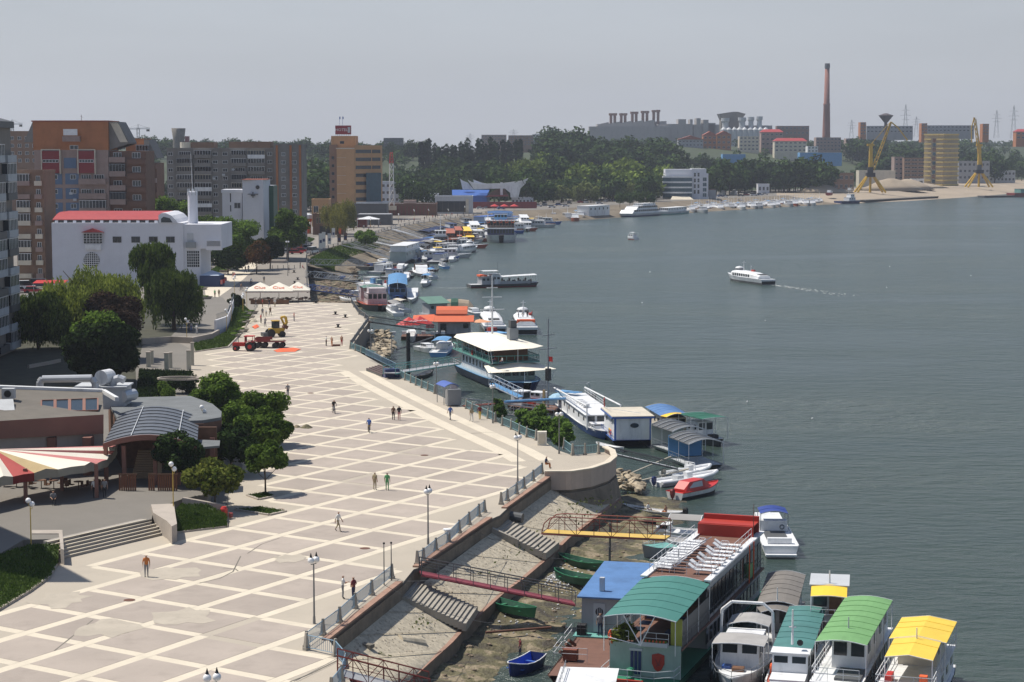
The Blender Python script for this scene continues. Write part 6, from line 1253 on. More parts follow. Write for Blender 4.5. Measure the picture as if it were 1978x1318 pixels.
for k,(m,seed,R,zc,rz,n,sz,nc) in dict(dark=(lf_far,1,1,1.05,.8,700,.17,12),mid=(lf_far,2,1,.95,.72,700,.17,13),light=(lf_farl,3,1,.9,.7,700,.17,12),olive=(lf_oliv,4,1,.8,.62,600,.17,11),poplar=(lf_pop,5,.3,1.25,1.1,420,.15,10)).items():
 cl0=clumpset(seed,R,zc,rz,nc,.5) if k!='poplar' else[(0,0,.5+.22*q,.17+.04*(q%2),.17,.3) for q in range(8)]
 FC[k]=crown_mesh('crown',cl0,n,sz,m,seed)
tb_=MB();tb_.tube((0,0,-.3),(0,0,.8),.05,5,.03);FT=tb_.mesh('trunk',[m_bark])
def fartree(px,Y,k,R,H=None,lab=None,group=None):
 x=(px-989)/FPX*Y;z=max(0,hill(x,Y)) if Y>1060 else 0;t=thing('poplar_tree' if k=='poplar' else 'woodland_tree',lab,'tree',(x,Y,z),rnd.uniform(0,6),group)
 s=(R,R,H or R*rnd.uniform(.9,1.2));t.scale=s;ob('crown',FC[k],t);ob('trunk',FT,t);return t
for i in range(24):
 px=815+i*8.2+rnd.uniform(-2,2);fartree(px,1420+rnd.uniform(-15,15),'poplar',11,rnd.uniform(9.5,12.5),'tall narrow poplar, '+ordn[i]+' from the left in the row behind the sail-roofed hall','poplars behind the sail-roofed hall')
bands=[(1050,1300,1450,1650,'dark',9,14,46,'dark tree in the wood below the factory'),(270,820,1600,1850,'dark',5.5,8,50,'dark tree on the wooded ridge behind the hotel'),(840,1290,1080,1180,'mid',5.5,8.5,34,'leafy tree on the flat land by the fields'),(820,1060,1200,1330,'dark',7,10,24,'tree at the foot of the poplars'),
         (990,1290,1210,1380,'light',8,12,26,'bright green tree in the middle distance'),(1370,1612,1300,1350,'dark',9,13,34,'dark tall tree behind the boat moorings'),(1400,1640,1380,1520,'mid',7,11,22,'tree on the slope above the moorings'),(1640,1990,1760,2100,'dark',9,14,44,'dark tree on the right hillside'),
         (1040,1280,1130,1200,'olive',5,7.5,18,'grey-green willow bush by the fields'),(740,830,1000,1300,'mid',5,8,14,'tree behind the cream white office'),(586,640,850,1100,'dark',8,12,12,'dark tree between the grey block and the hotel'),(50,330,900,1300,'mid',6,8,16,'distant tree seen between the left apartment blocks'),(1290,1700,1610,1690,'mid',4.5,6.5,34,'small tree below the hillside housing'),(1560,1760,1540,1640,'mid',6,9,16,'small tree on the port hillside')]
blocked=[(1276,1372,1100,1228),(1720,1960,1300,1700),(1458,1492,1200,1382),(1608,1735,1380,1600)]
for x0,x1,Y0_,Y1_,k,r0,r1,n,lab in bands:
 for i in range(n):
  px=x0+(x1-x0)*(i+rnd.random())/n;Y=rnd.uniform(Y0_,Y1_)
  if Y<shoreY((px-989)/FPX*Y)+55:Y+=90
  if any(a-12<px<c+12 and Y<e_+8 for a,c,d,e_ in blocked):continue
  kk=k if rnd.random()<.8 else('mid' if k=='dark' else 'dark');fartree(px,Y,kk,rnd.uniform(r0,r1),None,lab+', one of many alike',lab.replace('tree','trees',1))
for px in(1197,1216,1240,1255):fartree(px,1090,'dark',3.2,4,'small lone tree on the field edge near the white waterside building','lone trees on the field edge')
rng=np.random.default_rng(11);Cs,Us,Vs=[],[],[]
cnt=0;Ctr=[]
while cnt<1500:
 Y=rng.uniform(1300,3600);u=rng.uniform(-.28,.29);x=u*Y;px=989+3800*u
 if Y<shoreY(x)+160:continue
 if mnoise.noise(Vector((x*.006,Y*.006,7)))<-.12 and Y<2200:continue
 if 1300<px<1660 and 1700<Y<2100 and rng.random()<.8:continue
 if 1120<px<1500 and 2400<Y:continue
 if 800<px<1095 and Y>1480:continue
 Ctr.append((x,Y,max(0,hill(x,Y)),rng.uniform(3.6,7)));cnt+=1
Ctr=np.array(Ctr);n=75;d=unit(rng.normal(size=(len(Ctr),n,3)).reshape(-1,3));R_=np.repeat(Ctr[:,3],n)[:,None];C=np.repeat(Ctr[:,:3],n,0)+d*R_*(0.75+.3*rng.random((len(d),1)))*np.array([1,1,.75]);C[:,2]+=R_[:,0]*.85
nr=unit(d+rng.normal(size=d.shape)*.5);U=unit(np.cross(nr,rng.normal(size=d.shape)));V=np.cross(nr,U);s=R_*.2*(.6+.8*rng.random((len(d),1)))
stuff(ob('woodland',quads_mesh('woodland',C,U*s,V*s,lf_far)))
sheet('field',[(1195,372),(1290,372),(1290,358),(1180,358)],.03,mat('green_field',(.07,.13,.03),.95,var=.15,scale=.02));sheet('field',[(800,388),(850,383),(880,366),(800,368)],.03,mat('rough_field',(.12,.13,.06),.95,var=.3,scale=.05))
# ------------------------------------------------------------ people
PPL=[(283,1115,'stand',-80,'orange','grey','man in orange shirt and grey trousers standing alone on the near paving'),(662,1157,'arms',0,'white','grey','man in white shirt and shorts talking beside the railing'),(683,1160,'hips',150,'maroon','navy','man in dark red shirt with hands at his belt beside the railing'),
       (653,1027,'walk',-20,'white','khaki','grey-haired man in white walking across the paving'),(724,947,'stand',60,'khaki','khaki','person in beige clothes beside the one in green'),(748,948,'stand',80,'green','green','person in bright green clothes'),
       (713,836,'ride',100,'blue','khaki','cyclist in a blue shirt riding away over the plaza'),(645,799,'ride',-70,'black','grey','dark-clothed cyclist in the middle of the plaza'),(760,812,'stand',70,'brown','black','left of a pair in dark clothes standing together'),(771,812,'stand',95,'black','pink','right of the pair, with long dark hair'),
       (556,767,'hips',-60,'grey','navy','man in striped grey top walking near the plaza trees'),(870,812,'walk',120,'blue','grey','person in pale blue shirt walking past the blue-roofed shelter'),(911,815,'walk2',110,'khaki','white','stroller in beige top and white shorts on the promenade'),(927,811,'walk',100,'maroon','yellow','stroller in red top and yellow shorts by the railing'),
       (1054,905,'sit',-20,'navy','orange','person sitting on the end of the curved parapet'),(630,669,'stand',20,'white','black','leftmost of three bathers, with dark hair and white top'),(641,670,'hips',40,'orange','orange','middle bather of three with hands on hips'),(660,668,'stand',60,'orange','red','rightmost of three bathers beside a bollard'),
       (568,621,'stand',10,'red','navy','person in red top and dark trousers standing on the stripes'),(553,629,'stand',-30,'brown','black','dark-clothed person beside the digger'),(504,625,'stand',30,'red','black','worker in red shirt beside the gravel heap'),(512,632,'carry',60,'grey','navy','worker in grey bending near the digger'),
       (494,594,'walk',20,'black','grey','dark-clothed pedestrian in front of the left parasol'),(507,594,'stand',10,'red','brown','person in red dress before the parasols'),(520,594,'walk2',-60,'black','navy','person in black before the middle parasol'),(531,594,'stand',120,'white','khaki','person in white before the middle parasol'),(507,612,'walk',80,'grey','grey','grey-clothed walker left of the digger'),(514,611,'stand',60,'white','khaki','child in white beside the grey-clothed walker'),(522,610,'walk',70,'brown','black','walker in brown just above the digger'),
       (466,562,'ride',60,'brown','grey','cyclist on the grey esplanade'),(485,551,'ride',60,'white','black','second cyclist farther up the esplanade'),(510,547,'walk',80,'grey','khaki','pedestrian alone in the middle of the esplanade'),(415,575,'stand',50,'green','brown','person near the market tent, left of a pair'),(423,574,'stand',70,'khaki','brown','person near the market tent, right of a pair'),
       (474,527,'walk',60,'black','navy','left walker of a dark pair on the esplanade'),(480,525,'walk2',60,'navy','black','right walker of a dark pair on the esplanade'),(488,516,'walk',60,'black','black','left walker of the upper pair on the esplanade'),(493,515,'walk2',60,'brown','black','right walker of the upper pair on the esplanade'),(450,538,'walk',60,'brown','pink','walker by the planters near the market tent'),(453,539,'walk',60,'pink','grey','walker in pink by the planters'),(431,552,'stand',0,'red','navy','customer in red at the market tent'),(428,545,'stand',0,'pink','navy','customer in pink at the market tent'),
       (558,528,'stand',0,'black','black','dark figure beside the tall flag pole'),(580,518,'stand',20,'black','brown','dark figure by the basin railing'),(584,520,'sit',20,'pink','red','person in pink sitting by the basin railing'),(369,640,'stand',30,'white','blue','person in white beside the lamp in the garden'),(380,646,'stand',50,'white','white','person in white walking by the retaining wall'),(365,641,'stand',30,'black','navy','dark-clothed person beside the garden lamp')]
for px,py,p,f,tp,bt,lab in PPL:
 z=.45 if p=='sit' and px>1000 else 0;loc=P(px,py,z)
 if p=='ride':bicycle(loc,f,'bicycle ridden by the '+lab);loc=loc+Vector((-.17*math.cos(math.radians(f)),-.17*math.sin(math.radians(f)),-.02))
 person(loc,p,f,tp,bt,lab,hair=1 if 'grey-haired' in lab else rnd.choice((0,0,2)),h=1.25 if 'child' in lab else 1.75,bare='bather' in lab and tp=='orange')
for px,py,lab in((183,962,'waiter in a white shirt in the shade under the awning'),(202,962,'person with a white cap beside the awning pillar'),(103,975,'person seated in the shade under the awning')):person(P(px,py,TZ),'stand' if py<970 else 'sit',-70,'white' if 'white shirt' in lab else 'grey','black',lab,hair=1 if 'cap' in lab else 0)
farp=[(652+2,455),(690,437),(694,438),(703,441),(715,440),(731,438),(820,424),(824,421),(829,423),(836,421),(841,421),(845,419),(858,420),(870,417),(873,416),(884,417),(770,430),(775,429),(790,428),(712,444),(735,434),(752,432),(781,428),(812,425),(862,418),(895,415),(628,470),(683,446),(722,440),(800,427)]
for i,(px,py) in enumerate(farp):k=('black','navy','brown','white','red')[i%5];person(P(px,py+2),('walk','walk2','stand')[i%3],i*47,k,('black','grey','navy')[i%3],'tiny pedestrian in a %s top on the far promenade'%k,'pedestrians in %s on the far promenade'%k)
# ------------------------------------------------------------ boats
BWIN={}
def bwin(w,h,gm=None,fm=None):
 k=(round(w,1),round(h,1),gm,fm)
 if k not in BWIN:
  b=MB();b.box(-w/2,w/2,-.035,0,0,h,0)
  if fm:f=.06;b.box(-w/2-f,w/2+f,-.02,0,-f,h+f,1)
  BWIN[k]=b.mesh('window',[gm or m_glass]+([fm] if fm else[]))
 return BWIN[k]
class Boat:
 def __init__(s,name,label,cat,stern,bow,Wd,group=None,z=WZ,L_=None):
  a,c=P(stern[0],stern[1],z),P(bow[0],bow[1],z);s.L=L_ or(c-a).length;s.W=Wd;m=(a+c)/2
  s.t=thing(name,label,cat,m,heading(a,c),group);s.stern=a;s.bow=c
 def hull(s,h,m,kind='sharp',draft=.4,sheer=.35,deck=None,stripe=None,boot=None,flare=.82,L0=None,L1=None):
  L_,W_=s.L,s.W;x0=-L_/2 if L0 is None else L0;x1=L_/2 if L1 is None else L1;secs=[]
  def wd(u):
   if kind=='sharp':return 1 if u<.5 else max(.02,math.cos((u-.5)/.5*PI/2)**.75)
   if kind=='canoe':return max(.03,math.sin(PI*min(1,max(0,.06+u*.94)))**.6)
   if kind=='round':return(1 if u<.65 else max(.15,math.sqrt(max(0,1-((u-.65)/.35)**2))))*(.9 if u<.05 else 1)
   return 1
  us=[0,.15,.3,.5,.62,.72,.8,.87,.93,.97,1];tops=[]
  for u in us:
   w=W_/2*wd(u);zt=h+sheer*max(0,(u-.4)/.6)**2;ov=0 if kind=='box' else 1;x=x0+(x1-x0)*u
   xb=x-(x1-x0)*.04*max(0,(u-.7)/.3)*ov*(2 if kind=='sharp' else 1)
   secs.append([(x,-w,zt),(xb,-w*flare,.05),(xb,0,-draft),(xb,w*flare,.05),(x,w,zt)]);tops.append((x,w,zt))
  b=MB();b.loft(secs,cap=False,close=False);b.add([secs[0][i] for i in range(5)],[(0,1,2,3,4)]);s.hullo=b.build('hull',[m],s.t)
  d=MB();d.loft([[(x,-w*.97,z-.03),(x,w*.97,z-.03)] for x,w,z in tops],cap=False,close=False)
  d.f=[f[::-1] for f in d.f];s.decko=d.build('deck',[deck or m_white],s.t);s.h=h
  if stripe:
   for q in(-1,1):g_=MB();g_.path([(x,w*q,z+.02) for x,w,z in tops],.07,4);g_.build('gunwale',[stripe],s.t)
  if boot:
   secs2=[[(p[0]+(1.006-1)*0,p[1]*1.012,.28 if i in(0,4) else p[2]) for i,p in enumerate(sec)] for sec in secs]
   c=MB();c.add([q for sec,raw in zip(secs,secs2) for q in((raw[1][0],raw[1][1]*1.02-.01,.02),(sec[1][0]+(sec[0][0]-sec[1][0])*.35,(sec[1][1]+(sec[0][1]-sec[1][1])*.35)*1.015,.02+h*.35),(raw[3][0],raw[3][1]*1.02+.01,.02),(sec[3][0]+(sec[4][0]-sec[3][0])*.35,(sec[3][1]+(sec[4][1]-sec[3][1])*.35)*1.015,.02+h*.35))],[(4*i,4*i+4,4*i+5,4*i+1) for i in range(10)]+[(4*i+3,4*i+7,4*i+6,4*i+2) for i in range(10)]);c.build('boot_stripe',[boot],s.t)
  return s
 def cabin(s,x0,x1,w,z0,h,m=None,roof=None,ov=.15,nw=0,ww=.7,wh=.6,slope=0,front=True,rt=.08,name='cabin',fm=None,back=False,wz=.5,y=0,gm=None):
  m=m or m_white;b=MB();w2=w/2
  b.loft([[(x,yy+y,z) for x,yy in((x0,-w2),(x1,-w2),(x1,w2),(x0,w2))] if z==z0 else[(x0,-w2*.98+y,z),(x1-slope,-w2*.98+y,z),(x1-slope,w2*.98+y,z),(x0,w2*.98+y,z)] for z in(z0,z0+h)])
  c=b.build(name,[m],s.t)
  if roof:r=MB();r.box(x0-ov,x1-slope+ov,-w2-ov+y,w2+ov+y,z0+h,z0+h+rt);r.build('roof',[roof],s.t)
  if nw:
   me=bwin(ww,wh,gm,fm)
   for k in range(nw):
    x=x0+(x1-slope-x0)*(k+.5)/nw
    ob('window',me,s.t,(x,-w2*.99-.005+y,z0+h*wz));o_=ob('window',me,s.t,(x,w2*.99+.005+y,z0+h*wz),PI)
  if front and h>.5:
   k=MB();n=max(1,int(w/1.1));sx=x1-slope*(wz+.15)+.03
   for i in range(n):yy=-w2+w*(i+.12)/n;G('front_window',gm or m_glass,s.t,'add',[(sx,yy+y,z0+h*wz),(sx,yy+w/n*.76+y,z0+h*wz),(x1-slope*.95+.03,yy+w/n*.76+y,z0+h*.93),(x1-slope*.95+.03,yy+y,z0+h*.93)],[(0,1,2,3)])
  if back:
   G('door',m_glass,s.t,'box',x0-.03,x0,-w2*.4+y,w2*.1+y,z0+.1,z0+h*.85)
  return s
 def awning(s,x0,x1,w,z,m,arch=.25,posts=True,z0=None,drop=0,n=6,taper=0,y=0,name='awning',pm=None,npost=None):
  b=MB();prof=[(-w/2+w*i/n,arch*math.sin(PI*i/n)) for i in range(n+1)]
  def row(x,zz,tp,dz):return[(x,yy*tp+y,zz+a+dz) for yy,a in prof]
  A,B_=row(x0,z-drop,1,0),row(x1,z,1-taper,0);A2,B2=row(x0,z-drop,1,-.05),row(x1,z,1-taper,-.05);k=n+1
  b.add(A+B_+A2+B2,[(i,k+i,k+i+1,i+1) for i in range(n)]+[(2*k+i+1,3*k+i+1,3*k+i,2*k+i) for i in range(n)]+[(i+1,2*k+i+1,2*k+i,i) for i in range(n)]+[(k+i,3*k+i,3*k+i+1,k+i+1) for i in range(n)]);b.build(name,[m],s.t)
  for ln_ in(A,B_):f=MB();f.path(ln_,.035,4);f.build('awning_frame',[pm or m_white],s.t)
  for i in range(1,int(abs(x1-x0)/1.6)):
   u=i*1.6/abs(x1-x0);f=MB();f.path([Vector(a_).lerp(Vector(b2),u)+Vector((0,0,.012)) for a_,b2 in zip(A,B_)],.022,4);f.build('awning_seam',[m],s.t)
  if posts:
   zz=s.h if z0 is None else z0;N_=npost or max(2,int(abs(x1-x0)/2.2)+1)
   for i in range(N_):
    u=i/(N_-1);x=x0+(x1-x0)*u;tp=1-taper*u
    for q in(-1,1):p=MB();p.tube((x,q*w/2*tp*.98+y,zz),(x,q*w/2*tp*.98+y,z-drop*(1-u)),.035,5);p.build('awning_post',[pm or m_white],s.t)
  return s
 def rail(s,pts,h=.9,m=None,step=.9,z=None,name='rail',nr=2):
  z=s.h if z is None else z;pts=[Vector((p[0],p[1],p[2] if len(p)>2 else z)) for p in pts];b=MB()
  for k in range(nr):hh=h*(1-k*.42);b.path([p+Vector((0,0,hh)) for p in pts],.024,4)
  for a,c in zip(pts[:-1],pts[1:]):
   n=max(1,int((c-a).length/step))
   for i in range(n+1):p=a.lerp(c,i/n);b.tube(p,p+Vector((0,0,h)),.02,4)
  b.build(name,[m or m_white],s.t);return s
 def mast(s,x,z0,h,m=None,arms=(),r=.06,y=0,name='mast'):
  b=MB();b.tube((x,y,z0),(x,y,z0+h),r,6,r*.6)
  for zz,w in arms:b.tube((x,y-w,z0+zz),(x,y+w,z0+zz),r*.6,4);
  b.build(name,[m or m_white],s.t);return s
 def box(s,name,m,x0,x1,y0,y1,z0,z1):b=MB();b.box(x0,x1,y0,y1,z0,z1);b.build(name,[m],s.t);return s
 def ring(s,x,y,z,m=None,ax='y',r=.35):
  b=MB();n=12;pts=[(x+(r*math.cos(2*PI*i/n) if ax=='y' else 0),y+(r*math.cos(2*PI*i/n) if ax=='x' else 0),z+r*math.sin(2*PI*i/n)) for i in range(n+1)];b.path(pts,.07,5);b.build('lifebuoy',[m or m_orange],s.t);return s
 def fenders(s,n=4,side=-1,m=None,r=.16):
  for i in range(n):x=-s.L*.4+s.L*.7*i/max(1,n-1);G('fender',m or m_white,s.t,'sphere',(x,side*(s.W/2+.12),s.h*.4),r,8,6,sz=1.6)
  return s
 def tyre(s,xs,side=-1,z=.5):
  for x in xs:s.ring(x,side*(s.W/2+.08),z,m_black,'y',.32)
  return s
 def outboard(s,y=0,m=None):
  b=MB();b.loft([[(-s.L/2-.35+a*.22*q,y+c*.17*q,z) for a,c in((-1,-1),(1,-1),(1,1),(-1,1))] for q,z in((.6,.2),(1,.6),(1.05,1.0),(.6,1.15))]);b.tube((-s.L/2-.35,y,-.3),(-s.L/2-.35,y,.3),.08,5);b.build('outboard_motor',[m or m_black],s.t);return s
 def seats(s,n,m=None,w=None):
  for i in range(n):x=-s.L*.3+s.L*.6*i/max(1,n-1);G('thwart',m or m_wood,s.t,'box',x-.12,x+.12,-s.W*.4,s.W*.4,s.h*.55,s.h*.62)
  return s
 def openhull(s,h,m,inner=None,kind='canoe',sheer=.25,rim=None):
  """open rowing hull with a real inside"""
  L_,W_=s.L,s.W;us=[0,.06,.15,.3,.5,.7,.85,.94,1];out,inn,top=[],[],[]
  for u in us:
   w=W_/2*((math.sin(PI*min(1,max(0,u)))**.55 if kind=='canoe' else(.8+.2*math.sin(PI*u) if u<.6 else max(.03,math.cos((u-.6)/.4*PI/2)**.8))) or .02);w=max(.03,w);zt=h+sheer*(2*abs(u-.45))**2;x=-L_/2+L_*u
   out.append([(x,-w,zt),(x*.94,-w*.7,-.1),(x*.94,w*.7,-.1),(x,w,zt)]);k=max(.02,w-.06);inn.append([(x*.985,-k,zt-.01),(x*.93,-k*.7,.1),(x*.93,k*.7,.1),(x*.985,k,zt-.01)]);top.append((x,w,zt))
  b=MB();b.loft(out,cap=False,close=False);b.add(out[0],[(0,1,2,3)]);b.build('hull',[m],s.t);b=MB();b.loft(inn,cap=False,close=False);b.f=[f[::-1] for f in b.f];b.build('inner_planking',[inner or m],s.t)
  b=MB();[b.path([(x,w*q,z) for x,w,z in top],.045,4) for q in(-1,1)];b.build('rim',[rim or m],s.t);s.h=h;return s
 def loc(s,x,y,z):y*=s.t.scale.y;M=Matrix.Translation(s.t.location)@Matrix.Rotation(s.t.rotation_euler.z,4,'Z');return M@Vector((x,y,z))
 def face(s,deg):return math.degrees(s.t.rotation_euler.z)+deg
def gangway(label,a,c,w,rail_m,deck_m,h=1.1,truss=True,n=7,name='gangway',arch=False,beam=None,hr=None):
 a,c=Vector(a),Vector(c);t=thing(name,label,'gangway',a,heading(a,c));L_=math.hypot(c.x-a.x,c.y-a.y);dz=c.z-a.z;f=lambda x:dz*x/L_
 G('walkway',deck_m,t,'slab',(0,-w/2,.1),(L_,-w/2,.1+dz),(L_,w/2,.1+dz),(0,w/2,.1),.12)
 for s in(-1,1):
  y=s*w/2;b=MB();st=.6 if arch else 0;pts=[(0,y,0)]+([(.25,y,h*.6),(.8,y,h*.93)] if arch else[(0,y,h)])+[(1.6 if arch else .01,y,h+f(1.6 if arch else 0)),(L_,y,h+dz)];b.path(pts,.05,5);b.build('handrail',[rail_m],t)
  G('side_beam',beam or rail_m,t,'tube',(0,y,0),(L_,y,dz),.09,5)
  for i in range(n+1):
   x=L_*i/n
   if i:G('upright',rail_m,t,'tube',(x,y,f(x)),(x,y,h+f(x)),.035,4)
   if truss and i<n:x2=L_*(i+1)/n;G('brace',rail_m,t,'tube',(x,y,(h if i%2 else 0)+f(x)),(x2,y,(0 if i%2 else h)+f(x2)),.03,4)
  G('mid_rail',rail_m,t,'tube',(0 if not arch else .6,y,h*.62),(L_,y,h*.62+dz),.025,4)
 return t
m_ship=mat('ship_white',(.70,.72,.74),.45,var=.06,stain=.35);m_shipg=mat('ship_grey',(.36,.37,.39),.5,var=.1,stain=.3);m_teals=mat('teal_steel',(.16,.40,.36),.5,stain=.2);m_pgreen=mat('pale_green_paint',(.33,.42,.37),.5,stain=.25);m_sgreen=mat('ship_green',(.03,.21,.12),.5,stain=.25)
m_lgreen=mat('light_green_roof',(.16,.34,.13),.7,var=.10,scale=.8,stain=.18);m_yroof=mat('yellow_roof',(.78,.54,.07),.7,var=.07,stain=.12);m_bluer=mat('blue_steel_roof',(.09,.20,.42),.55,var=.12,scale=.8,stain=.25);m_oranger=mat('orange_red_roof',(.62,.13,.05),.65,var=.06);m_redp2=mat('vermilion',(.40,.035,.02),.55,var=.1);m_pinkw=mat('pinkish_white',(.62,.55,.56),.6,stain=.3);m_hullred=mat('hull_orange_red',(.42,.09,.05),.55,stain=.3)
S=Boat('restaurant_ship','long white ship with teal front awning and brown sun deck of white loungers','ship',(1418,1161),(1227,1354),6.6);S.t.scale=(1,-.78,1)
L_=S.L;F=L_/2
S.hull(1.0,m_sgreen,'box',draft=.3,sheer=0,deck=m_sgreen)
xa,xs=F-2.6,F-11.2
S.cabin(-F+1.0,xs,6.0,1.0,4.9,m_shipg,None,nw=0,front=False,name='superstructure')
for k in range(15):
 x=-F+1.8+(xs+F-1.5)*k/14
 for yy,zr in((3.0,0),(-3.0,PI)):
  me=bwin(1.0,1.9);ob('window',me,S.t,(x,3.03 if yy>0 else-3.03,3.4),PI if yy>0 else 0);ob('window',bwin(.8,1.0),S.t,(x,3.03 if yy>0 else-3.03,1.5),PI if yy>0 else 0)
S.box('mid_deck',m_deck,-F+.5,xa,-3.3,3.3,2.95,3.08);S.box('sun_deck',m_deck,-F+1,xs+.2,-3.0,3.0,5.9,6.0)  # mid deck coloured brown for the shade under the awning
for q in(-1,1):S.box('deck_border',m_white,-F+.8,xs+.3,q*3.0-.35 if q<0 else 2.7,q*3.0+.3 if q<0 else 3.35,6.0,6.12)
S.rail([(-F+1,3.3),(xa,3.3)],.9,m_dgrey,1.3,3.08,'side_rail');S.rail([(-F+1,-3.3),(xa,-3.3)],.9,m_dgrey,1.3,3.08,'side_rail')
S.rail([(-F+4.5,2.95),(xs-1.2,2.95),(xs-1.2,-2.95),(-F+4.5,-2.95)],1.0,m_white,1.1,6.0,'deck_rail')
S.awning(xs+.1,F-1.0,6.5,5.35,m_teal,.35,True,3.0,drop=-.5,n=6,pm=m_white,npost=4)
S.box('dining_bar',m_wood,xs+.1,xs+1.2,-2.6,2.6,3.08,4.4);S.box('saloon_front',m_dgrey,xs+.02,xs+.1,-2.9,2.9,4.4,5.7);[S.box('dining_table',m_navy,xs+2.2+1.9*(i//2),xs+3.2+1.9*(i//2),-2.1+3*(i%2),-1.2+3*(i%2),3.7,3.78) for i in range(6)];S.box('side_curtain',m_dgrey,xs+.1,F-3,-3.15,-3.1,3.1,4.9);  # dark bar and back wall added for the shade under the awning
S.box('front_wall',m_pgreen,F-2.65,F-2.5,-3.2,3.2,1.0,3.3);S.box('poster_panel',mat('poster_yellow_green',(.35,.36,.06),.5),F-2.9,F-2.8,-3.2,-2.2,3.2,5.1)
b=MB();b.prism([(-1.0,0),(1.0,0),(1.0,0)],0,0);
sh=[(-.55,.5),(0,.62),(.55,.5),(.55,-.1),(.3,-.5),(0,-.65),(-.3,-.5),(-.55,-.1)]
G('red_shield',m_redp2,S.t,'loft',[[(F-2.5+d,-1.2+y,2.1+z) for y,z in sh] for d in(.0,.1)]);b=MB();[b.cbox(F-2.39,-1.2+yy,2.1+zz,.02,.07,ln,0,rx=rr_) for yy,zz,ln,rr_ in((-.15,.1,.6,.4),(.1,0,.55,-.5),(.0,-.2,.4,1.2))];b.build('shield_scroll',[m_dred],S.t)
for k in range(3):S.box('door_panel',m_navy,F-2.49,F-2.44,.35+.35*k,.6+.35*k,1.15,2.75)
S.box('door_frame',m_lgrey,F-2.5,F-2.42,.22,1.42,2.78,2.95)
S.rail([(F-2.4,3.2),(F-.3,3.2),(F-.15,-1.6),(F-1,-3.1),(F-2.4,-3.2)],1.0,m_white,1.2,1.0,'bow_rail');S.rail([(F-2.5,3.2),(F-2.5,1.5)],.9,m_white,.8,3.2);S.rail([(F-2.5,.1),(F-2.5,-2.1)],.9,m_white,.8,3.2)
b=MB();b.tube((F-1.4,0,3.4),(F-1.2,0,5.6),.05);b.tube((F-1.3,0,3.5),(F-1.2,1.6,5.6),.045);b.tube((F-1.3,0,3.5),(F-1.2,-1.3,5.6),.045);b.tube((F-1.3,0,3.5),(F-1.2,2.9,3.9),.03);b.build('awning_brace',[m_white],S.t)
for k in range(14):G('flower',m_orange if k%2 else lf_mid,S.t,'sphere',(F-2.3,-1.9+.16*k,3.55),.11,6,4)
S.box('flower_box',m_lgrey,F-2.45,F-2.15,-2.1,.5,3.2,3.5)
tree('potted_palm','potted plant with broad leaves at the front of the restaurant ship',S.loc(F-2.9,2.2,3.1),.7,.7,.5,160,.6,lf_lite,77,None,None,6,cat='plant')
S.box('red_beam',m_redp2,F-.6,F-.4,-.5,3.4,1.0,1.25)
G('winch',m_sgreen,S.t,'lathe',[(.35,1),(.35,1.25),(.2,1.3),(.2,1.7),(.35,1.8),(.1,1.9)],(F-1.3,.9,0),10)
S.ring(F-2.7,3.0,3.5,None,'y',.38);S.ring(F-2.2,3.1,3.8,None,'y',.3)
S.box('red_screen',m_redp2,-F+1.2,-F+1.5,-2.9,2.9,6.0,7.4);S.box('red_screen',m_redp2,-F+1.5,-F+3.4,-2.9,2.9,6.9,7.0);S.box('red_screen',m_redp2,-F+3.4,-F+3.6,-2.9,2.9,6.0,6.95)
S.mast(-F+3.5,6,2.8,m_rust,(),.05,-2.9);S.box('stern_block',m_dgrey,-F+.3,-F+1.2,-2.9,2.9,3,5)
def lounger_proto():
 r=thing('sun_lounger','white plastic sun lounger','sun lounger')
 G('seat',m_white,r,'box',-.3,1.1,-.3,.3,.3,.36);G('backrest',m_white,r,'cbox',-.62,0,.5,.75,.6,.06,0,ry=.6)
 for x in(-.25,.95):
  for y in(-.28,.28):G('leg',m_white,r,'tube',(x,y,0),(x+.05,y,.32),.03,5)
 for y in(-.33,.33):G('arm',m_white,r,'path',[(-.5,y,.32),(-.4,y,.56),(.1,y,.56),(.2,y,.32)],.025,4)
 return r
lp=lounger_proto();KIDS[lp.name]=[o for o in lp.children];cnt=0
for row,(yy,n) in enumerate(((-1.6,8),(1.6,11))):
 for k in range(n):
  x=xs-2.0-k*(1.35 if row==0 else 1.0);loc=S.loc(x,yy+(.15 if k%2 else-.1),6.02)
  lab='white sun lounger, %s row on the sun deck, %s'%(('left','right')[row],'nearest the awning' if k==0 else('number %d from the awning end'%(k+1) if 0 else('second','third','fourth','fifth','sixth','seventh','eighth','ninth','tenth','eleventh')[k-1]+' from the awning'))
  if cnt==0:lp.location=loc;lp.rotation_euler=(0,0,S.t.rotation_euler.z+PI/2);lp['label']=lab;lp['group']='sun loungers on the ship deck'
  else:dup(lp,loc,S.t.rotation_euler.z+PI/2+rnd.uniform(-.15,.15)+(PI if row else 0),lab,'sun loungers on the ship deck')
  cnt+=1
t=thing('satellite_dish','grey satellite dish standing among the loungers on the sun deck','satellite dish',S.loc(xs-5.2,1.4,6.0),S.t.rotation_euler.z);G('stand',m_steel,t,'tube',(.15,0,0),(.15,0,1.1),.04);G('dish',m_lgrey,t,'loft',[[(.35-q*.0+zz,r*math.cos(a),1.2+r*math.sin(a)) for a in[2*PI*i/16 for i in range(16)]] for r,zz in((.02,0),(.35,.06),(.6,.2))],cap=False) if 0 else b.tube((.25,0,1.2),(.42,0,1.3),.1,16,.62)
t=thing('flag_banner_set','cluster of green and orange canvas on the far right corner of the ship','banner',S.loc(-F+6,-3.4,3.1),S.t.rotation_euler.z);G('green_cloth',m_lgreen,t,'box',-.5,.5,-.3,0,.3,1.4);b=MB();b.tube((.8,0,0),(.8,0,3),.05);b.tube((-.8,0,0),(-.8,0,3),.05);b.build('pole',[m_orange],t)
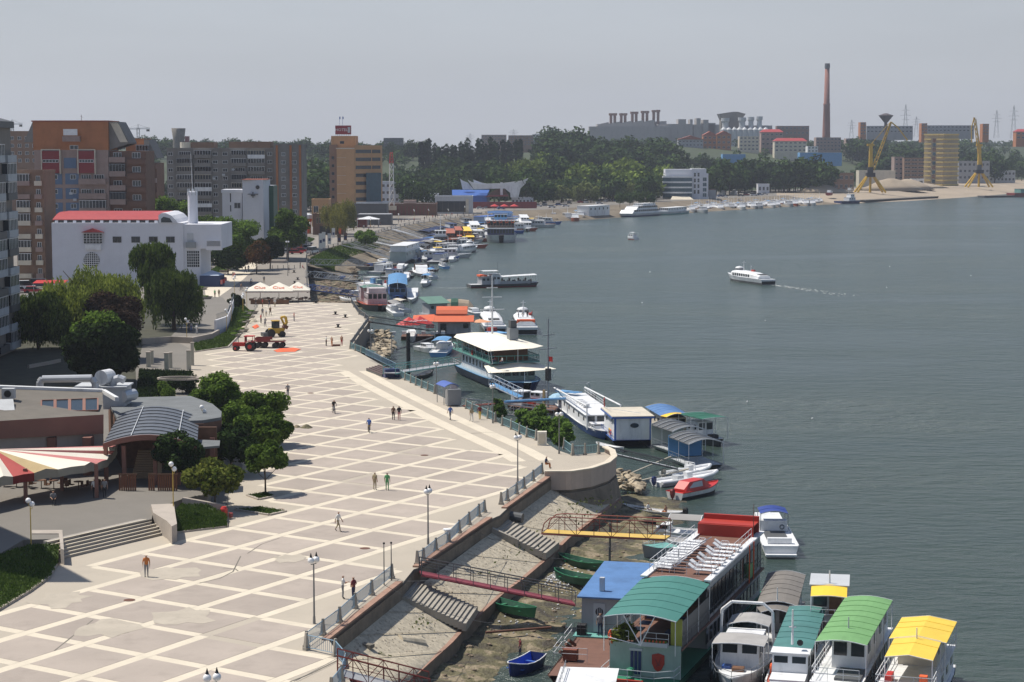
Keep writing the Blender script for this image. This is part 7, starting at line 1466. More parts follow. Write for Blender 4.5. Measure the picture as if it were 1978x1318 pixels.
for(x,y,f,tp,lab) in((F-4.0,1.6,10,'black','guest in black at a table under the teal awning'),(F-3.6,2.7,60,'white','guest with pale shirt at the front rail under the teal awning')):person(S.loc(x,y,3.05),'sit',S.face(f),tp,'black',lab)
B2=Boat('work_barge','flat barge with a pale cabin under a blue steel roof and a brown deck','barge',(1229,1172),(1126,1323),5.6)
F2=B2.L/2;B2.hull(.55,m_rust,'box',draft=.2,sheer=0,deck=m_deck)
B2.t.scale=(1,-.9,1);xc0=F2-12.2;B2.cabin(-F2+.5,xc0,5.3,.6,2.75,m_shipg,None,front=False,name='cabin');G('roof',m_bluer,B2.t,'slab',(-F2-.1,-2.95,3.62),(xc0+.35,-2.95,3.42),(xc0+.35,2.95,3.42),(-F2-.1,2.95,3.62),.12)
bb=MB();bb.box(xc0+.02,xc0+.32,-2.9,2.9,3.05,3.32);B2.box('deck_margin',m_teals,xc0,xc0+1.3,-3.1,3.1,.55,.62)
B2.box('chimney_vent',m_lgrey,xc0-1.9,xc0-1.5,1.0,1.4,3.5,4.5)
for y in(1.1,-1.2):
 B2.box('door',m_lgrey,xc0,xc0+.06,y-.5,y+.5,.7,2.9)
 G('oval_window',m_glass,B2.t,'loft',[[(xc0+d,y+.33*math.cos(a)*1.0,2.25+.33*math.sin(a)) for a in[2*PI*i/12 for i in range(12)]] for d in(.06,.09)]);k=MB();[k.box(xc0+.09,xc0+.11,y+q-.02,y+q+.02,1.95,2.55) for q in(-.15,0,.15)];k.build('window_bars',[m_lgrey],B2.t)
B2.rail([(xc0+1.2,3.0),(xc0+1.2,1.9)],1.0,m_dgrey,.5,.6);B2.rail([(xc0+1.2,.6),(xc0+1.2,-2.9)],1.0,m_dgrey,.9,.6)
B2.rail([(xc0+1.6,3.1),(xc0+4.6,3.1)],1.0,m_white,1.5,.6);B2.rail([(xc0+5.4,3.1),(F2-3.6,3.1),(F2-3.6,.4)],1.0,m_white,1.6,.6)
B2.box('rusty_chest',mat('rust_red',(.20,.06,.03),.7),xc0+1.9,xc0+3.3,-2.9,-.4,.6,1.3);B2.box('engine_box',m_black,xc0+.4,xc0+1.1,2.1,2.8,.6,1.4)
bb=MB();[bb.tube((xc0+4.5+1.1*i,2.2,.75),(xc0+5.3+1.1*i,2.6,1.3),.14,5) for i in range(4)];stuff(bb.build('deck_scrap',[m_rust],B2.t));B2.box('rust_machine',mat('rust_red',(.20,.06,.03),.7),F2-4.6,F2-3.8,1.3,2.4,.6,1.4)
person(B2.loc(F2-6.0,-1.9,.6),'arms',B2.face(170),'black','grey','person in black top and grey trousers standing on the brown barge deck');person(B2.loc(xc0+.7,.9,.62),'stand',B2.face(0),'grey','navy','person in dark trousers at the cabin door of the blue-roofed barge');person(P(1013,1268,-4.9)-Vector((.3,0,0)),'stand',200,'maroon','navy','person in dark red beside the small blue-lined boat',h=1.4)
b_=Boat('rowing_boat','small white rowing boat with a bright blue inside beside the brown barge','boat',(1040,1284),(984,1308),1.7);b_.openhull(.7,m_navy,mat('bright_blue',(.04,.12,.55),.5),'sharp',rim=m_white).seats(3,m_blue)
b_=Boat('white_cabin_boat','white-roofed cabin boat cut off by the bottom edge','boat',(1140,1354),(1112,1460),4.2);b_.hull(.8,m_white,'sharp',deck=m_white);b_.cabin(-b_.L/2+.5,b_.L/2-4,3.6,.8,1.5,m_white,m_white,nw=4,slope=.5);b_.rail([(-b_.L/2+.6,-1.6),(b_.L/2-4.5,-1.6)],.5,m_steel,1.2,2.4)
for(s0,s1,lab,z) in(((1036,1192),(925,1165),'bright green wooden rowing boat lying on the grassy mud',-4.15),((1165,1133),(1071,1116),'dark green rowing boat on the mud beside the blue roof',-4.4),((1176,1103),(1079,1086),'dark green rowing boat farther along the mud bank',-4.5)):
 b_=Boat('rowing_boat',lab,'boat',s0,s1,1.5,'green rowing boats',z=z);b_.openhull(.55,m_green if 'bright' in lab else m_dgreen,m_dgreen,rim=m_green).seats(4,m_green)
b_=Boat('tender_boat','small teal-lined boat with white railing at the side of the sun-deck ship','boat',(1300,1070),(1240,1078),2.2);b_.hull(.9,m_shipg,'sharp',deck=m_teals);b_.rail([(-1,1),(b_.L/2,.1),(-1,-1)],.8,m_white)
b_=Boat('cabin_motorboat','white motorboat with a grey tarpaulin hood behind the gangway','motorboat',(1358,1045),(1268,1040),2.6);b_.hull(.8,m_white,'sharp',deck=m_white,stripe=m_white);b_.awning(-2.2,.9,2.2,2.1,m_gcanvas,.35,True,.8,npost=2);b_.cabin(.9,2.4,1.8,.8,.7,m_white,None,slope=.7,nw=2,ww=.5,wh=.3)
b_=Boat('motorboat','grey-covered motorboat at the end of the yellow gangway','motorboat',(1345,1062),(1283,1055),2.2);b_.hull(.7,m_white,'sharp',deck=m_gcanvas,stripe=m_white)
b_=Boat('long_skiff','long white skiff with two people sitting in it','boat',(1318,1002),(1204,988),1.5);b_.openhull(.5,m_lgrey,m_white,'sharp',rim=m_white).seats(4,m_white).outboard()
person(b_.loc(.6,0,.0),'sit',b_.face(180),'white','white','person with white shirt seated in the long skiff',hair=0);person(b_.loc(-1.6,0,.0),'sit',b_.face(0),'brown','orange','tanned shirtless person seated in the long skiff',skin=1,bare=True)
for(a,c,lab) in(((1278,1008),(1176,992),'black narrow skiff beside the long white one'),((1268,1018),(1165,1000),'second black skiff, partly behind the red gangway')):q=Boat('black_skiff',lab,'boat',a,c,1.2,'black skiffs');q.openhull(.35,m_black,m_black).seats(3,m_dgrey)
b_=Boat('motor_cruiser','white motor cruiser with a blue bimini top moored alone','motorboat',(1508,1078),(1476,1012),3.2);b_.hull(1.1,m_white,'sharp',sheer=.2,deck=m_white,stripe=m_white);Lh=b_.L/2
b_.cabin(0,Lh-1.5,2.4,1.1,.55,m_white,None,slope=1.2,nw=0);b_.cabin(-1.2,.6,2.6,1.1,1.0,m_white,None,slope=.8,nw=0,wz=.35,name='windscreen',front=True);b_.awning(-2.0,1.2,2.6,2.9,mat('bimini_blue',(.02,.05,.25),.7),.25,True,1.2,npost=2,pm=m_steel);b_.box('cockpit',m_dgrey,-Lh+1.1,-.9,-1.0,1.0,1.08,1.14);b_.box('cockpit_seat',m_white,-Lh+1.0,-Lh+1.5,-1.1,1.1,1.1,1.6);b_.box('swim_platform',m_white,-Lh-.6,-Lh,-1.4,1.4,.25,.4);b_.fenders(2,1);b_.ring(-1.2,-.8,1.5,m_steel,'x',.2)
b_=Boat('cabin_boat','grey-roofed cabin boat moored against the dark side of the big ship','boat',(1519,1186),(1492,1282),3.0);Lh=b_.L/2;b_.hull(1.1,m_shipg,'sharp',deck=m_dgrey);b_.cabin(-Lh+.8,Lh-4.6,2.5,1.1,2.1,m_shipg,None,nw=4,ww=.9,wh=1.1,wz=.35,slope=.2);b_.awning(-Lh+.4,Lh-4.2,3.0,3.3,mat('taupe_canvas',(.19,.175,.16),.8,stain=.2),.3,False);b_.awning(Lh-4.2,Lh-2.6,3.0,3.1,mat('taupe_canvas',(.19,.175,.16),.8,stain=.2),.25,True,1.1,npost=2,taper=.3);b_.mast(Lh-4.3,3.6,1.0)
b_=Boat('canopy_boat','boat with a white radar arch and two grey canopies','boat',(1461,1255),(1412,1358),3.8);b_.t.scale=(1,-1,1);Lh=b_.L/2;b_.hull(1.3,m_white,'sharp',deck=m_white,stripe=m_white);b_.cabin(-1.5,Lh-4.2,2.7,1.2,1.8,m_white,None,nw=3,ww=.8,wh=.9,wz=.4,slope=.3,back=True);b_.awning(Lh-6.4,Lh-3.4,3.6,3.1,mat('light_canopy',(.38,.37,.36),.8,stain=.2),.12,True,1.3,npost=2);b_.awning(-Lh+2.6,-1.8,3.0,3.1,mat('light_canopy',(.38,.37,.36),.8,stain=.2),.3,True,1.3,npost=2)
G('radar_arch',m_white,b_.t,'path',[(-1.3,-1.9,1.3),(-1.3,-1.8,4.3),(-1.3,-1.1,4.9),(-1.3,1.1,4.9),(-1.3,1.8,4.3),(-1.3,1.9,1.3)],.11,6);b_.rail([(Lh-4,2),(Lh-1.2,1.2),(Lh-.1,0),(Lh-1.2,-1.2),(Lh-4,-2)],.8,m_steel);b_.box('side_stair',m_lgrey,-2.5,-.5,-2.5,-2.25,1.0,2.6)
for k in range(4):ob('window',bwin(.45,.4,None,m_white),b_.t,(Lh-6+.9*k,-1.86+.05*k,.75),0)
b_.tyre((-3,0,2.6),1);b_.tyre((-2,1),-1);b_.box('rope_box',m_wood,Lh-3.2,Lh-2.5,-.5,.3,1.3,1.7);b_.box('fish_crate',m_blue,Lh-4.0,Lh-3.4,.5,1.1,1.3,1.6)
b_=Boat('yellow_awning_boat','tall narrow houseboat with grey roof and a small yellow awning','houseboat',(1604,1210),(1598,1282),3.0);b_.t.scale=(1,-1,1);Lh=b_.L/2;b_.hull(1.0,m_white,'round',deck=m_white);b_.cabin(Lh-7.2,Lh-3.6,2.6,1.0,3.9,m_shipg,m_lgrey,nw=4,ww=.7,wh=.8,wz=.6);b_.awning(Lh-3.7,Lh-1.6,2.6,4.5,m_yellow,.1,True,1.0,drop=-.4,npost=2,pm=m_white);b_.box('upper_deck',m_white,Lh-3.6,Lh-1.4,-1.3,1.3,2.7,2.8);b_.box('door',m_wood,Lh-3.6,Lh-3.54,-.9,0,2.8,4.6);b_.box('door',m_glass,Lh-3.6,Lh-3.54,.5,1.3,1.1,2.4)
for k in range(6):b_.box('stair_tread',m_white,Lh-3.3+.25*k,Lh-3.0+.25*k,.3,1.2,2.6-.27*k,2.66-.27*k)
b_.rail([(Lh-1.45,1.3),(Lh-1.45,-1.3),(Lh-3.4,-1.3)],.8,m_white,.8,2.8);b_.mast(Lh-4.2,5,.9,m_white,(),.08)
b_=Boat('passenger_boat','passenger boat with a faded teal roof and white wheelhouse on a red-orange hull','boat',(1560,1255),(1512,1396),3.4);b_.t.scale=(1,-1,1);Lh=b_.L/2;b_.hull(1.15,m_hullred,'round',deck=m_hullred,stripe=m_white);b_.cabin(-Lh+.8,Lh-6.0,2.5,1.15,2.0,m_white,None,nw=6,ww=.9,wh=.8,wz=.45)
m_tealr=mat('faded_teal_roof',(.07,.20,.19),.6,var=.12,stain=.15);b_.awning(-Lh+.5,Lh-5.9,2.7,3.3,m_tealr,.12,False,pm=m_white);b_.cabin(Lh-6.0,Lh-4.3,2.4,1.15,2.2,m_white,m_white,nw=1,ww=.6,wh=.6,wz=.6,slope=.3,ov=.1,name='wheelhouse');b_.cabin(Lh-4.3,Lh-1.8,2.3,1.15,.9,m_white,m_white,nw=0,front=False,slope=.7,ov=.02,name='foredeck_house')
for y in(-.75,0,.75):G('porthole',m_glass,b_.t,'tube',(Lh-1.95,y,1.55),(Lh-1.88,y,1.55),.17,10)
b_.mast(Lh-6.2,3.6,2.4,m_white,((1.2,.25),),.09);b_.rail([(Lh-3,1.45),(Lh-1,.95),(Lh-.1,0),(Lh-1,-.95),(Lh-3,-1.45)],.8,m_steel);G('horn',m_black,b_.t,'tube',(Lh-5.7,-.6,3.9),(Lh-5.2,-.6,4.0),.12,8,.22)
b_.box('locker',m_lgrey,-2,1.5,-1.7,-1.4,1.2,2.4)
b_.tyre((-4,-1,2,4.5),-1);b_.tyre((-2,3),1);b_.ring(Lh-5,1.28,2.2,m_orange,'y',.3)
b_=Boat('green_roofed_boat','two-deck white boat with a big light green roof','boat',(1680,1268),(1596,1419),3.7);b_.t.scale=(1,-1,1);Lh=b_.L/2;b_.hull(.8,m_white,'round',deck=m_white);b_.cabin(-Lh+.6,Lh-3.6,3.2,.8,1.5,m_shipg,m_white,nw=7,ww=.9,wh=.7,wz=.4,ov=.1);b_.cabin(-Lh+1.5,Lh-7.4,2.3,2.4,1.9,m_white,None,nw=4,ww=.9,wh=.9,wz=.45,y=-.3)
b_.awning(-Lh+1.0,Lh-5.6,3.4,4.5,m_lgreen,.22,True,2.35,npost=4);b_.box('hatch',m_dgrey,Lh-7.0,Lh-4.2,-1.5,.2,2.38,2.55);b_.rail([(-1,1.6),(Lh-3.8,1.6),(Lh-3.7,-1.5)],.9,m_white,.8,2.38);b_.rail([(Lh-3.0,1.5),(Lh-.8,1.0),(Lh-.1,0),(Lh-.8,-1.0),(Lh-3.0,-1.5)],.9,m_white,.9);b_.mast(1.0,4.6,.9,m_lgrey)
for k in range(7):b_.box('stair_tread',m_white,Lh-5.6+.25*k,Lh-5.3+.25*k,.8,1.6,2.3-.2*k,2.36-.2*k)
b_.box('door',m_glass,Lh-3.6,Lh-3.54,-.4,.5,.9,2.2);b_.rail([(-4,-1.95),(2,-1.95)],1.8,m_dgrey,1.0,.9,'side_ladder')
b_.tyre((-3,0,3),1);b_.ring(Lh-4.2,-1.6,1.4,m_orange,'y',.3);b_.box('rope_box',m_wood,Lh-2.6,Lh-2.0,-.3,.4,.85,1.2)
b_=Boat('yellow_roofed_boat','two-deck white boat with an angular bright yellow canopy','boat',(1796,1304),(1730,1437),4.0);Lh=b_.L/2;b_.hull(.9,m_white,'round',deck=m_white,boot=m_navy);b_.cabin(-Lh+.8,Lh-3.4,3.4,.9,1.5,m_white,m_white,nw=5,ww=.9,wh=.7,wz=.4,ov=.15)
b_.awning(-Lh+1.0,-1.2,3.8,4.2,m_yroof,.28,True,2.4,npost=2,n=2);b_.awning(-1.4,Lh-5.4,3.1,4.05,m_yroof,.25,True,2.4,npost=2,drop=-.2,n=2);b_.cabin(-Lh+1.5,-1.4,2.6,2.45,1.7,m_cream,None,nw=2,ww=1.2,wh=.9,wz=.4);b_.rail([(-Lh+1,1.8),(Lh-3.4,1.8),(Lh-3.3,-1.8),(-Lh+1,-1.8)],.9,m_white,1.0,2.5);b_.mast(-.8,4.3,.9,m_white);b_.rail([(Lh-2.6,1.6),(Lh-.7,1.0),(Lh-.1,0),(Lh-.7,-1.0),(Lh-2.6,-1.6)],.8,m_white,.9)
for y in(-.85,.8):G('oval_window',m_glass,b_.t,'loft',[[(Lh-3.37+d,y+.5*math.cos(a),1.7+.2*math.sin(a)) for a in[2*PI*i/12 for i in range(12)]] for d in(0,.05)])
b_.tyre((-4,-1,2),-1);b_.tyre((-3,1),1);b_.box('deck_chair',m_orange,Lh-5,Lh-4.5,.8,1.3,2.5,3.2);b_.box('red_bench',m_red,Lh-6,Lh-4.6,-1.4,-1.0,2.5,3.0)
for(a,c,w,lab) in(((1268,940),(1385,925),2.0,'front white inflatable boat with a big black outboard'),((1286,925),(1372,913),2.0,'rear white inflatable boat with an arch')):
 q=Boat('inflatable_boat',lab,'motorboat',a,c,w,'white inflatable boats');q.hull(.5,m_white,'sharp',deck=m_white,sheer=.35);q.h=.5;k=MB();[k.path([(-q.L/2,q.W/2*sg,.5),(q.L*.15,q.W/2*sg,.55),(q.L*.38,q.W*.3*sg,.75),(q.L*.5,0,.9)],.2,8) for sg in(-1,1)];k.build('tube',[m_white],q.t);q.outboard(.0,m_navy if 'front' in lab else m_cream);q.box('console',m_white,-.3,.5,-.35,.35,.5,1.2);q.box('seat_box',m_lgrey,-1.8,-.9,-.5,.5,.5,.95)
 if 'arch' in lab:G('arch',m_white,q.t,'path',[(.3,-.9,.6),(.3,-.7,1.5),(.3,.7,1.5),(.3,.9,.6)],.05,5)
q=Boat('speedboat','white speedboat under a bright red cover','motorboat',(1303,965),(1386,948),2.3);q.hull(.75,m_white,'sharp',deck=m_red,stripe=m_red,boot=m_black);G('cover',m_red,q.t,'loft',[[(x,-w,.78),(x,-w*.75,.78+h),(x,w*.75,.78+h),(x,w,.78)] for x,w,h in((-q.L*.4,.9,.25),(-q.L*.28,.95,.95),(q.L*.05,.95,1.0),(q.L*.22,.7,.25),(q.L*.32,.4,.03))]);q.outboard(0,m_dred)
G('windscreen',m_lgrey,q.t,'add',[(q.L*.05+.02,-.65,1.75),(q.L*.05+.02,.65,1.75),(q.L*.2,.5,1.15),(q.L*.2,-.5,1.15)],[(0,3,2,1)])
G('side_window',m_lgrey,q.t,'add',[(-q.L*.3,-.87,1.1),(0,-.9,1.1),(0,-.76,1.65),(-q.L*.26,-.74,1.6)],[(0,1,2,3)])
b_=Boat('houseboat','white houseboat with blue trim and flat cream roof','houseboat',(1192,838),(1232,872),5.2,L_=8.4);Lh=4.2;b_.hull(.9,m_navy,'box',sheer=0,deck=m_blue);b_.cabin(-Lh+.2,Lh-.2,4.6,.9,2.9,m_white,m_cream,ov=.35,nw=2,ww=.6,wh=.7,wz=.6,rt=.1,front=False);b_.box('blue_fascia',m_blue,-Lh-.2,Lh+.2,-2.7,2.7,3.6,3.79);b_.box('corner_trim',m_blue,Lh-.3,Lh-.17,-2.34,-2.1,.9,3.6);b_.box('corner_trim',m_blue,Lh-.3,Lh-.17,2.1,2.34,.9,3.6)
G('oval_window',m_glass,b_.t,'loft',[[(Lh-.17+d,.2+.55*math.cos(a),2.7+.3*math.sin(a)) for a in[2*PI*i/12 for i in range(12)]] for d in(0,.05)]);G('roof_rail',m_white,b_.t,'path',[(-Lh,-2.2,4.0),(0,-2.2,4.3),(Lh-.5,1.0,4.2)],.04,4);b_.ring(1.5,-2.4,1.5,m_orange,'y',.35);b_.ring(.6,-2.4,1.6,m_yellow,'y',.3);b_.rail([(-Lh,-2.6),(Lh,-2.6)],.9,m_blue,1.2)
b_=Boat('paddle_board_stack','two white narrow dinghies moored in front of the white and blue houseboat','boat',(1152,862),(1205,874),1.4);b_.openhull(.35,m_white,m_white,rim=m_white).seats(3,m_white)
b_=Boat('blue_roofed_houseboat','houseboat with blue and yellow curved roof behind the white and blue one','houseboat',(1270,828),(1314,856),4.0,L_=11);b_.hull(.8,m_navy,'round',deck=m_cream);b_.cabin(-4.5,3.5,3.0,.8,2.0,m_cream,None,nw=4);b_.awning(-5.4,3.6,3.9,3.1,m_bluer,.4,False,pm=m_yellow);b_.awning(3.6,4.8,3.9,3.1,m_yellow,.4,True,.8,drop=0,taper=.3,npost=2)
b_=Boat('green_canopy_boat','small boat with a dark green fabric canopy','boat',(1338,850),(1388,862),3.4,L_=7.6);b_.hull(.7,m_dgrey,'sharp',deck=m_white);b_.cabin(-2.6,0,2.3,.7,2.0,m_white,None,nw=2,ww=.5,wh=.6);b_.awning(-3.4,2.2,3.8,3.4,mat('deep_green_canvas',(.01,.11,.07),.7),.1,True,.7,npost=3);b_.box('engine',m_black,1.2,2.2,-.5,.5,.7,1.3)
for(a,c,lab,pm_,xo) in(((1290,866),(1330,880),'rear floating stand with a dark arched roof and a pale poster',mat('poster_pale',(.45,.5,.46),.5),0),((1322,890),(1366,908),'front floating stand with a dark arched roof and a big blue poster',mat('poster_blue',(.08,.25,.50),.5),1)):
 q=Boat('floating_stand',lab,'pontoon',a,c,4.2,'floating stands with arched roofs',L_=6.2);q.hull(.5,m_lgrey,'box',sheer=0,deck=m_lgrey);q.awning(-3.2,3.2,4.4,3.0,m_dgrey,.55,True,.5,npost=3,n=8);q.box('poster',pm_,-3.2,-3.1,-2.2,2.0,.6,3.2);q.rail([(-3,-2.2),(3.2,-2.2),(3.2,2.2)],.9,m_steel,1.1,.5)
 for i in range(5):x=-3.1+6.2*i/4;G('roof_batten',m_lgrey,q.t,'path',[(x,-2.2+4.4*j/8,3.08+.55*math.sin(PI*j/8)) for j in range(9)],.05,4)
 if xo:t_=MB();t_.cbox(-3.24,-.6,1.3,.04,1.2,1.0);t_.cbox(-3.24,.5,1.6,.04,.6,.8);t_.build('poster_figures',[m_white],q.t)
 else:text('NOI',.9,m_green,q.t,(-3.22,-.1,2.3),rz=-PI/2)
b_=Boat('excursion_boat','white excursion boat with long white rail frames next to the promenade reeds','boat',(1098,792),(1176,852),4.2);b_.t.scale=(1,1,.85);Lh=b_.L/2;b_.hull(1.1,m_blue,'round',deck=m_white,stripe=m_white);b_.cabin(-Lh+2,Lh-5.5,3.8,1.1,1.9,m_white,m_white,nw=6,wz=.45,ov=.2);b_.cabin(Lh-5.4,Lh-2.6,3.0,1.1,.9,m_white,m_white,nw=2,ww=.6,wh=.4,slope=.5)
for y in(-2.2,2.2):k=MB();k.tube((-Lh+1,y,3.9),(Lh-3.5,y,4.8),.12,5);k.tube((Lh-3.5,y,4.8),(Lh-3.2,y,1.2),.09,5);k.build('white_beam',[m_white],b_.t)
b_.rail([(-Lh+2,1.9,3.1),(2,1.9,3.1),(2,-1.9,3.1),(-Lh+2,-1.9,3.1)],.9,m_white,1.1);b_.rail([(Lh-5,2.3),(Lh-1.5,1.5),(Lh-.2,0),(Lh-1.5,-1.5),(Lh-5,-2.3)],.9,m_white);b_.box('deck_box',m_dgreen,-Lh+1.2,-Lh+2.6,-1.8,1.6,1.2,3.0)
for k in range(4):b_.box('deck_table',m_white,-3+1.6*k,-2.2+1.6*k,-1,-.2,3.2,3.7)
person(b_.loc(Lh-6.3,.6,3.15),'stand',0,'red','red','person in red on the roof of the excursion boat');person(P(1098,792,-4),'stand',10,'white','navy','person in white beside the blue parasol pontoon')
b_=Boat('mast_pontoon','cluttered pontoon with a tall signal mast, small flag and pale blue parasol','pontoon',(1000,790),(1085,800),4.5);b_.hull(.7,m_rust,'box',sheer=0,deck=m_deck);b_.mast(1.6,.7,12.5,m_steel,((8.3,1.7),(10.2,1.3)),.16);b_.box('navigation_block',m_black,1.3,1.9,-.3,.3,4.5,6.2);b_.box('flag',m_red,1.7,2.4,-.02,.02,7.2,7.9);b_.rail([(-b_.L/2,-2.1),(b_.L/2,-2.1),(b_.L/2,2.1)],.9,m_lgrey);k=MB();k.lathe([(1.5,2.3),(.9,2.75),(.1,2.95)],(3.6,0,0),10);k.tube((3.6,0,.7),(3.6,0,2.9),.04);k.build('parasol',[mat('pale_blue_parasol',(.30,.48,.62),.7)],b_.t);b_.box('blue_flat_roof',m_lblue,2.5,6.2,.4,2.0,3.0,3.1);b_.box('red_lifejackets',m_redp2,-2.5,-.4,-.8,-.3,1.0,1.5);b_.cabin(-4.5,-2.5,2,.7,1.9,m_white,m_white,nw=1);b_.box('timber_post',mat('pale_timber2',(.4,.28,.14),.8),2.2,2.5,-1.9,-1.6,.7,3.4)
q=Boat('speedboat','white speedboat moored left of the signal mast pontoon','motorboat',(1070,782),(1000,775),2.3);q.hull(.8,m_white,'sharp',deck=m_white,stripe=m_redp2);q.cabin(-1.5,1,1.8,.8,.8,m_white,m_white,slope=.5,nw=2,ww=.6,wh=.4)
q=Boat('grey_motorboat','dark motorboat with a bent canopy frame behind the signal mast','motorboat',(1150,772),(1090,770),2.4);q.hull(.7,m_dgrey,'sharp',deck=m_black);k=MB();k.path([(-1.5,-1,.7),(-1.2,-1,2.4),(1.0,-1,2.3)],.04,4);k.path([(-1.5,1,.7),(-1.2,1,2.4),(1.0,1,2.3)],.04,4);k.tube((-1.2,-1,2.4),(-1.2,1,2.4),.04,4);k.build('canopy_frame',[m_lgrey],q.t)
R_=Boat('floating_restaurant','two-deck blue-hulled restaurant ship under large cream awnings','ship',(888,708),(1085,790),8.2,L_=31);R_.t.location=P(958,748,WZ)+Vector((.6,6,0));Lh=15.5
R_.t.rotation_euler=(0,0,heading(P(862,722,WZ),P(1035,800,WZ)));h_=-1
R_.hull(1.5,m_navy,'round',deck=mat('pale_blue_deck',(.30,.42,.52),.6),stripe=m_lblue,sheer=.3);R_.cabin(-Lh+3.5,Lh-9,6.2,1.5,2.4,m_ship,m_white,nw=9,ww=.8,wh=.9,wz=.4,ov=.7,rt=.12)
R_.box('upper_deck',m_teals,-Lh+.8,Lh-7,-4.0,4.0,4.0,4.15);R_.cabin(-Lh+3,Lh-9.5,5.6,4.15,2.1,m_wood,None,nw=0,front=False,name='upper_saloon')
for k in range(11):
 x=-Lh+4+(2*Lh-14.5)*k/10;ob('window',bwin(1.4,1.6,m_glass2),R_.t,(x,-2.84,4.4));ob('window',bwin(1.4,1.6,m_glass2),R_.t,(x,2.84,4.4),PI)
for(sx,x0,x1) in((-1,-Lh+.9,Lh-7.1),(1,-Lh+.9,Lh-7.1)):
 y=sx*3.9;k=MB();k.tube((x0,y,5.1),(x1,y,5.1),.07,5);k.tube((x0,y,4.25),(x1,y,4.25),.05,4);n=16
 for i in range(n+1):x=x0+(x1-x0)*i/n;k.tube((x,y,4.15),(x,y,5.1),.05,4)
 for i in range(n):c=x0+(x1-x0)*(i+.5)/n;dx=(x1-x0)/n*.38;k.path([(c-dx,y,4.68),(c,y,4.98),(c+dx,y,4.68),(c,y,4.38),(c-dx,y,4.68)],.035,4)
 k.build('teal_railing',[m_teals],R_.t)
for x_ in(-Lh+.9,Lh-7.1):k=MB();k.tube((x_,-3.9,5.1),(x_,3.9,5.1),.07,5);[k.tube((x_,-3.9+1.3*i,4.15),(x_,-3.9+1.3*i,5.1),.05,4) for i in range(7)];k.build('teal_railing',[m_teals],R_.t)
R_.ring(-Lh+2.2,-4.0,4.7,m_lgrey,'y',.4);R_.ring(-2,-4.0,4.7,m_redp2,'y',.4)
k=MB();a0,a1=-Lh-.6,Lh-5.4;k.add([(a0+1.0,-3.2,6.4),(a0-.2,0,6.5),(a0+1.0,3.6,6.5),(a1-3,5.0,6.35),(a1+.8,2.2,6.45),(a1,-4.7,6.1),(a0+5,-4.7,6.3),(-4.5,0,7.35),(4,.5,7.3)],[(0,6,7),(1,0,7),(2,1,7),(3,2,7),(3,7,8),(4,3,8),(5,4,8),(6,5,8),(6,8,7)]);k.build('cream_awning',[m_canvas],R_.t)
for x_,y_ in((a0+1,-3.2),(a0+5,-4.3),(-8,-4.3),(-4,-4.2),(0,-4.2),(4,-4.2),(8,-4.2),(a1-.2,-4.3),(a1,0),(a1-3,4.4),(0,4.4)):G('awning_post',m_white,R_.t,'tube',(x_,y_*.92,4.15),(x_,y_,6.35),.05,5)
R_.box('funnel',m_steel,3.2,4.9,.2,1.6,7.2,9.0);R_.box('funnel_top',m_dgrey,3.4,4.7,.4,1.4,9.0,10.2);R_.mast(-4.6,7.2,9.5,m_ship,((6.0,1.6),(4.0,2.0),(7.5,.9)),.17);R_.mast(-7.5,7,2,m_steel,(),.04)
G('lower_awning',m_canvas,R_.t,'add',[(Lh-9.0,-4.4,3.5),(Lh-3.5,-5.2,3.0),(Lh-1.5,0,3.3),(Lh-3.5,5.6,3.3),(Lh-8.5,3.5,3.8),(Lh-6.5,0,4.1)],[(0,1,5),(1,2,5),(2,3,5),(3,4,5),(4,0,5)])
for x_,y_ in((Lh-8.8,-4.2),(Lh-3.6,-4.9),(Lh-1.7,0),(Lh-3.6,5.3)):G('awning_post',m_white,R_.t,'tube',(x_,y_*.9,1.5),(x_,y_,3.2),.045,5)
R_.cabin(Lh-8.6,Lh-4.5,5,1.5,2.0,m_pgreen,None,nw=3,ww=.9,wh=.8,wz=.4);R_.rail([(-Lh+1,-3.9),(Lh-6,-3.9)],.9,m_white,1.2,1.5)
for i in range(9):person(R_.loc(-9+2.6*i,-3.3 if i%2 else-2.9,4.15),'sit' if i%3 else 'stand',R_.face(-90),('white','red','grey','maroon')[i%4],'navy','guest in %s seated on the upper deck of the floating restaurant'%('white','red','grey','dark red')[i%4],'guests on the floating restaurant in '+('white','red','grey','dark red')[i%4])
q=Boat('pontoon_house','pale pontoon house with two-step orange-red roof','houseboat',(842,650),(912,650),7.0);q.hull(.8,m_dgrey,'box',sheer=0,deck=m_lgrey);l2=q.L/2;q.cabin(-l2+.5,l2-.3,5.8,.8,2.5,m_shipg,None,front=False,nw=0);ob('window',bwin(1.0,.9),q.t,(2.4,-2.93,1.9));ob('window',bwin(1.2,1.8),q.t,(-2.0,-2.93,.95))
G('lower_roof',m_oranger,q.t,'slab',(-l2-.2,-4.1,3.25),(l2+.4,-4.1,3.25),(l2+.4,-1.6,4.3),(-l2-.2,-1.6,4.3),.1);G('upper_roof',m_oranger,q.t,'loft',[[(x,-1.7,4.6),(x,-1.0,5.3),(x,.8,5.9),(x,3.4,5.2),(x,3.4,5.1),(x,-1.7,4.4)] for x in(-l2+.1,l2-.9)]);q.box('upper_storey',m_lgrey,-l2+.4,l2-1.2,-1.5,2.9,3.3,4.5)
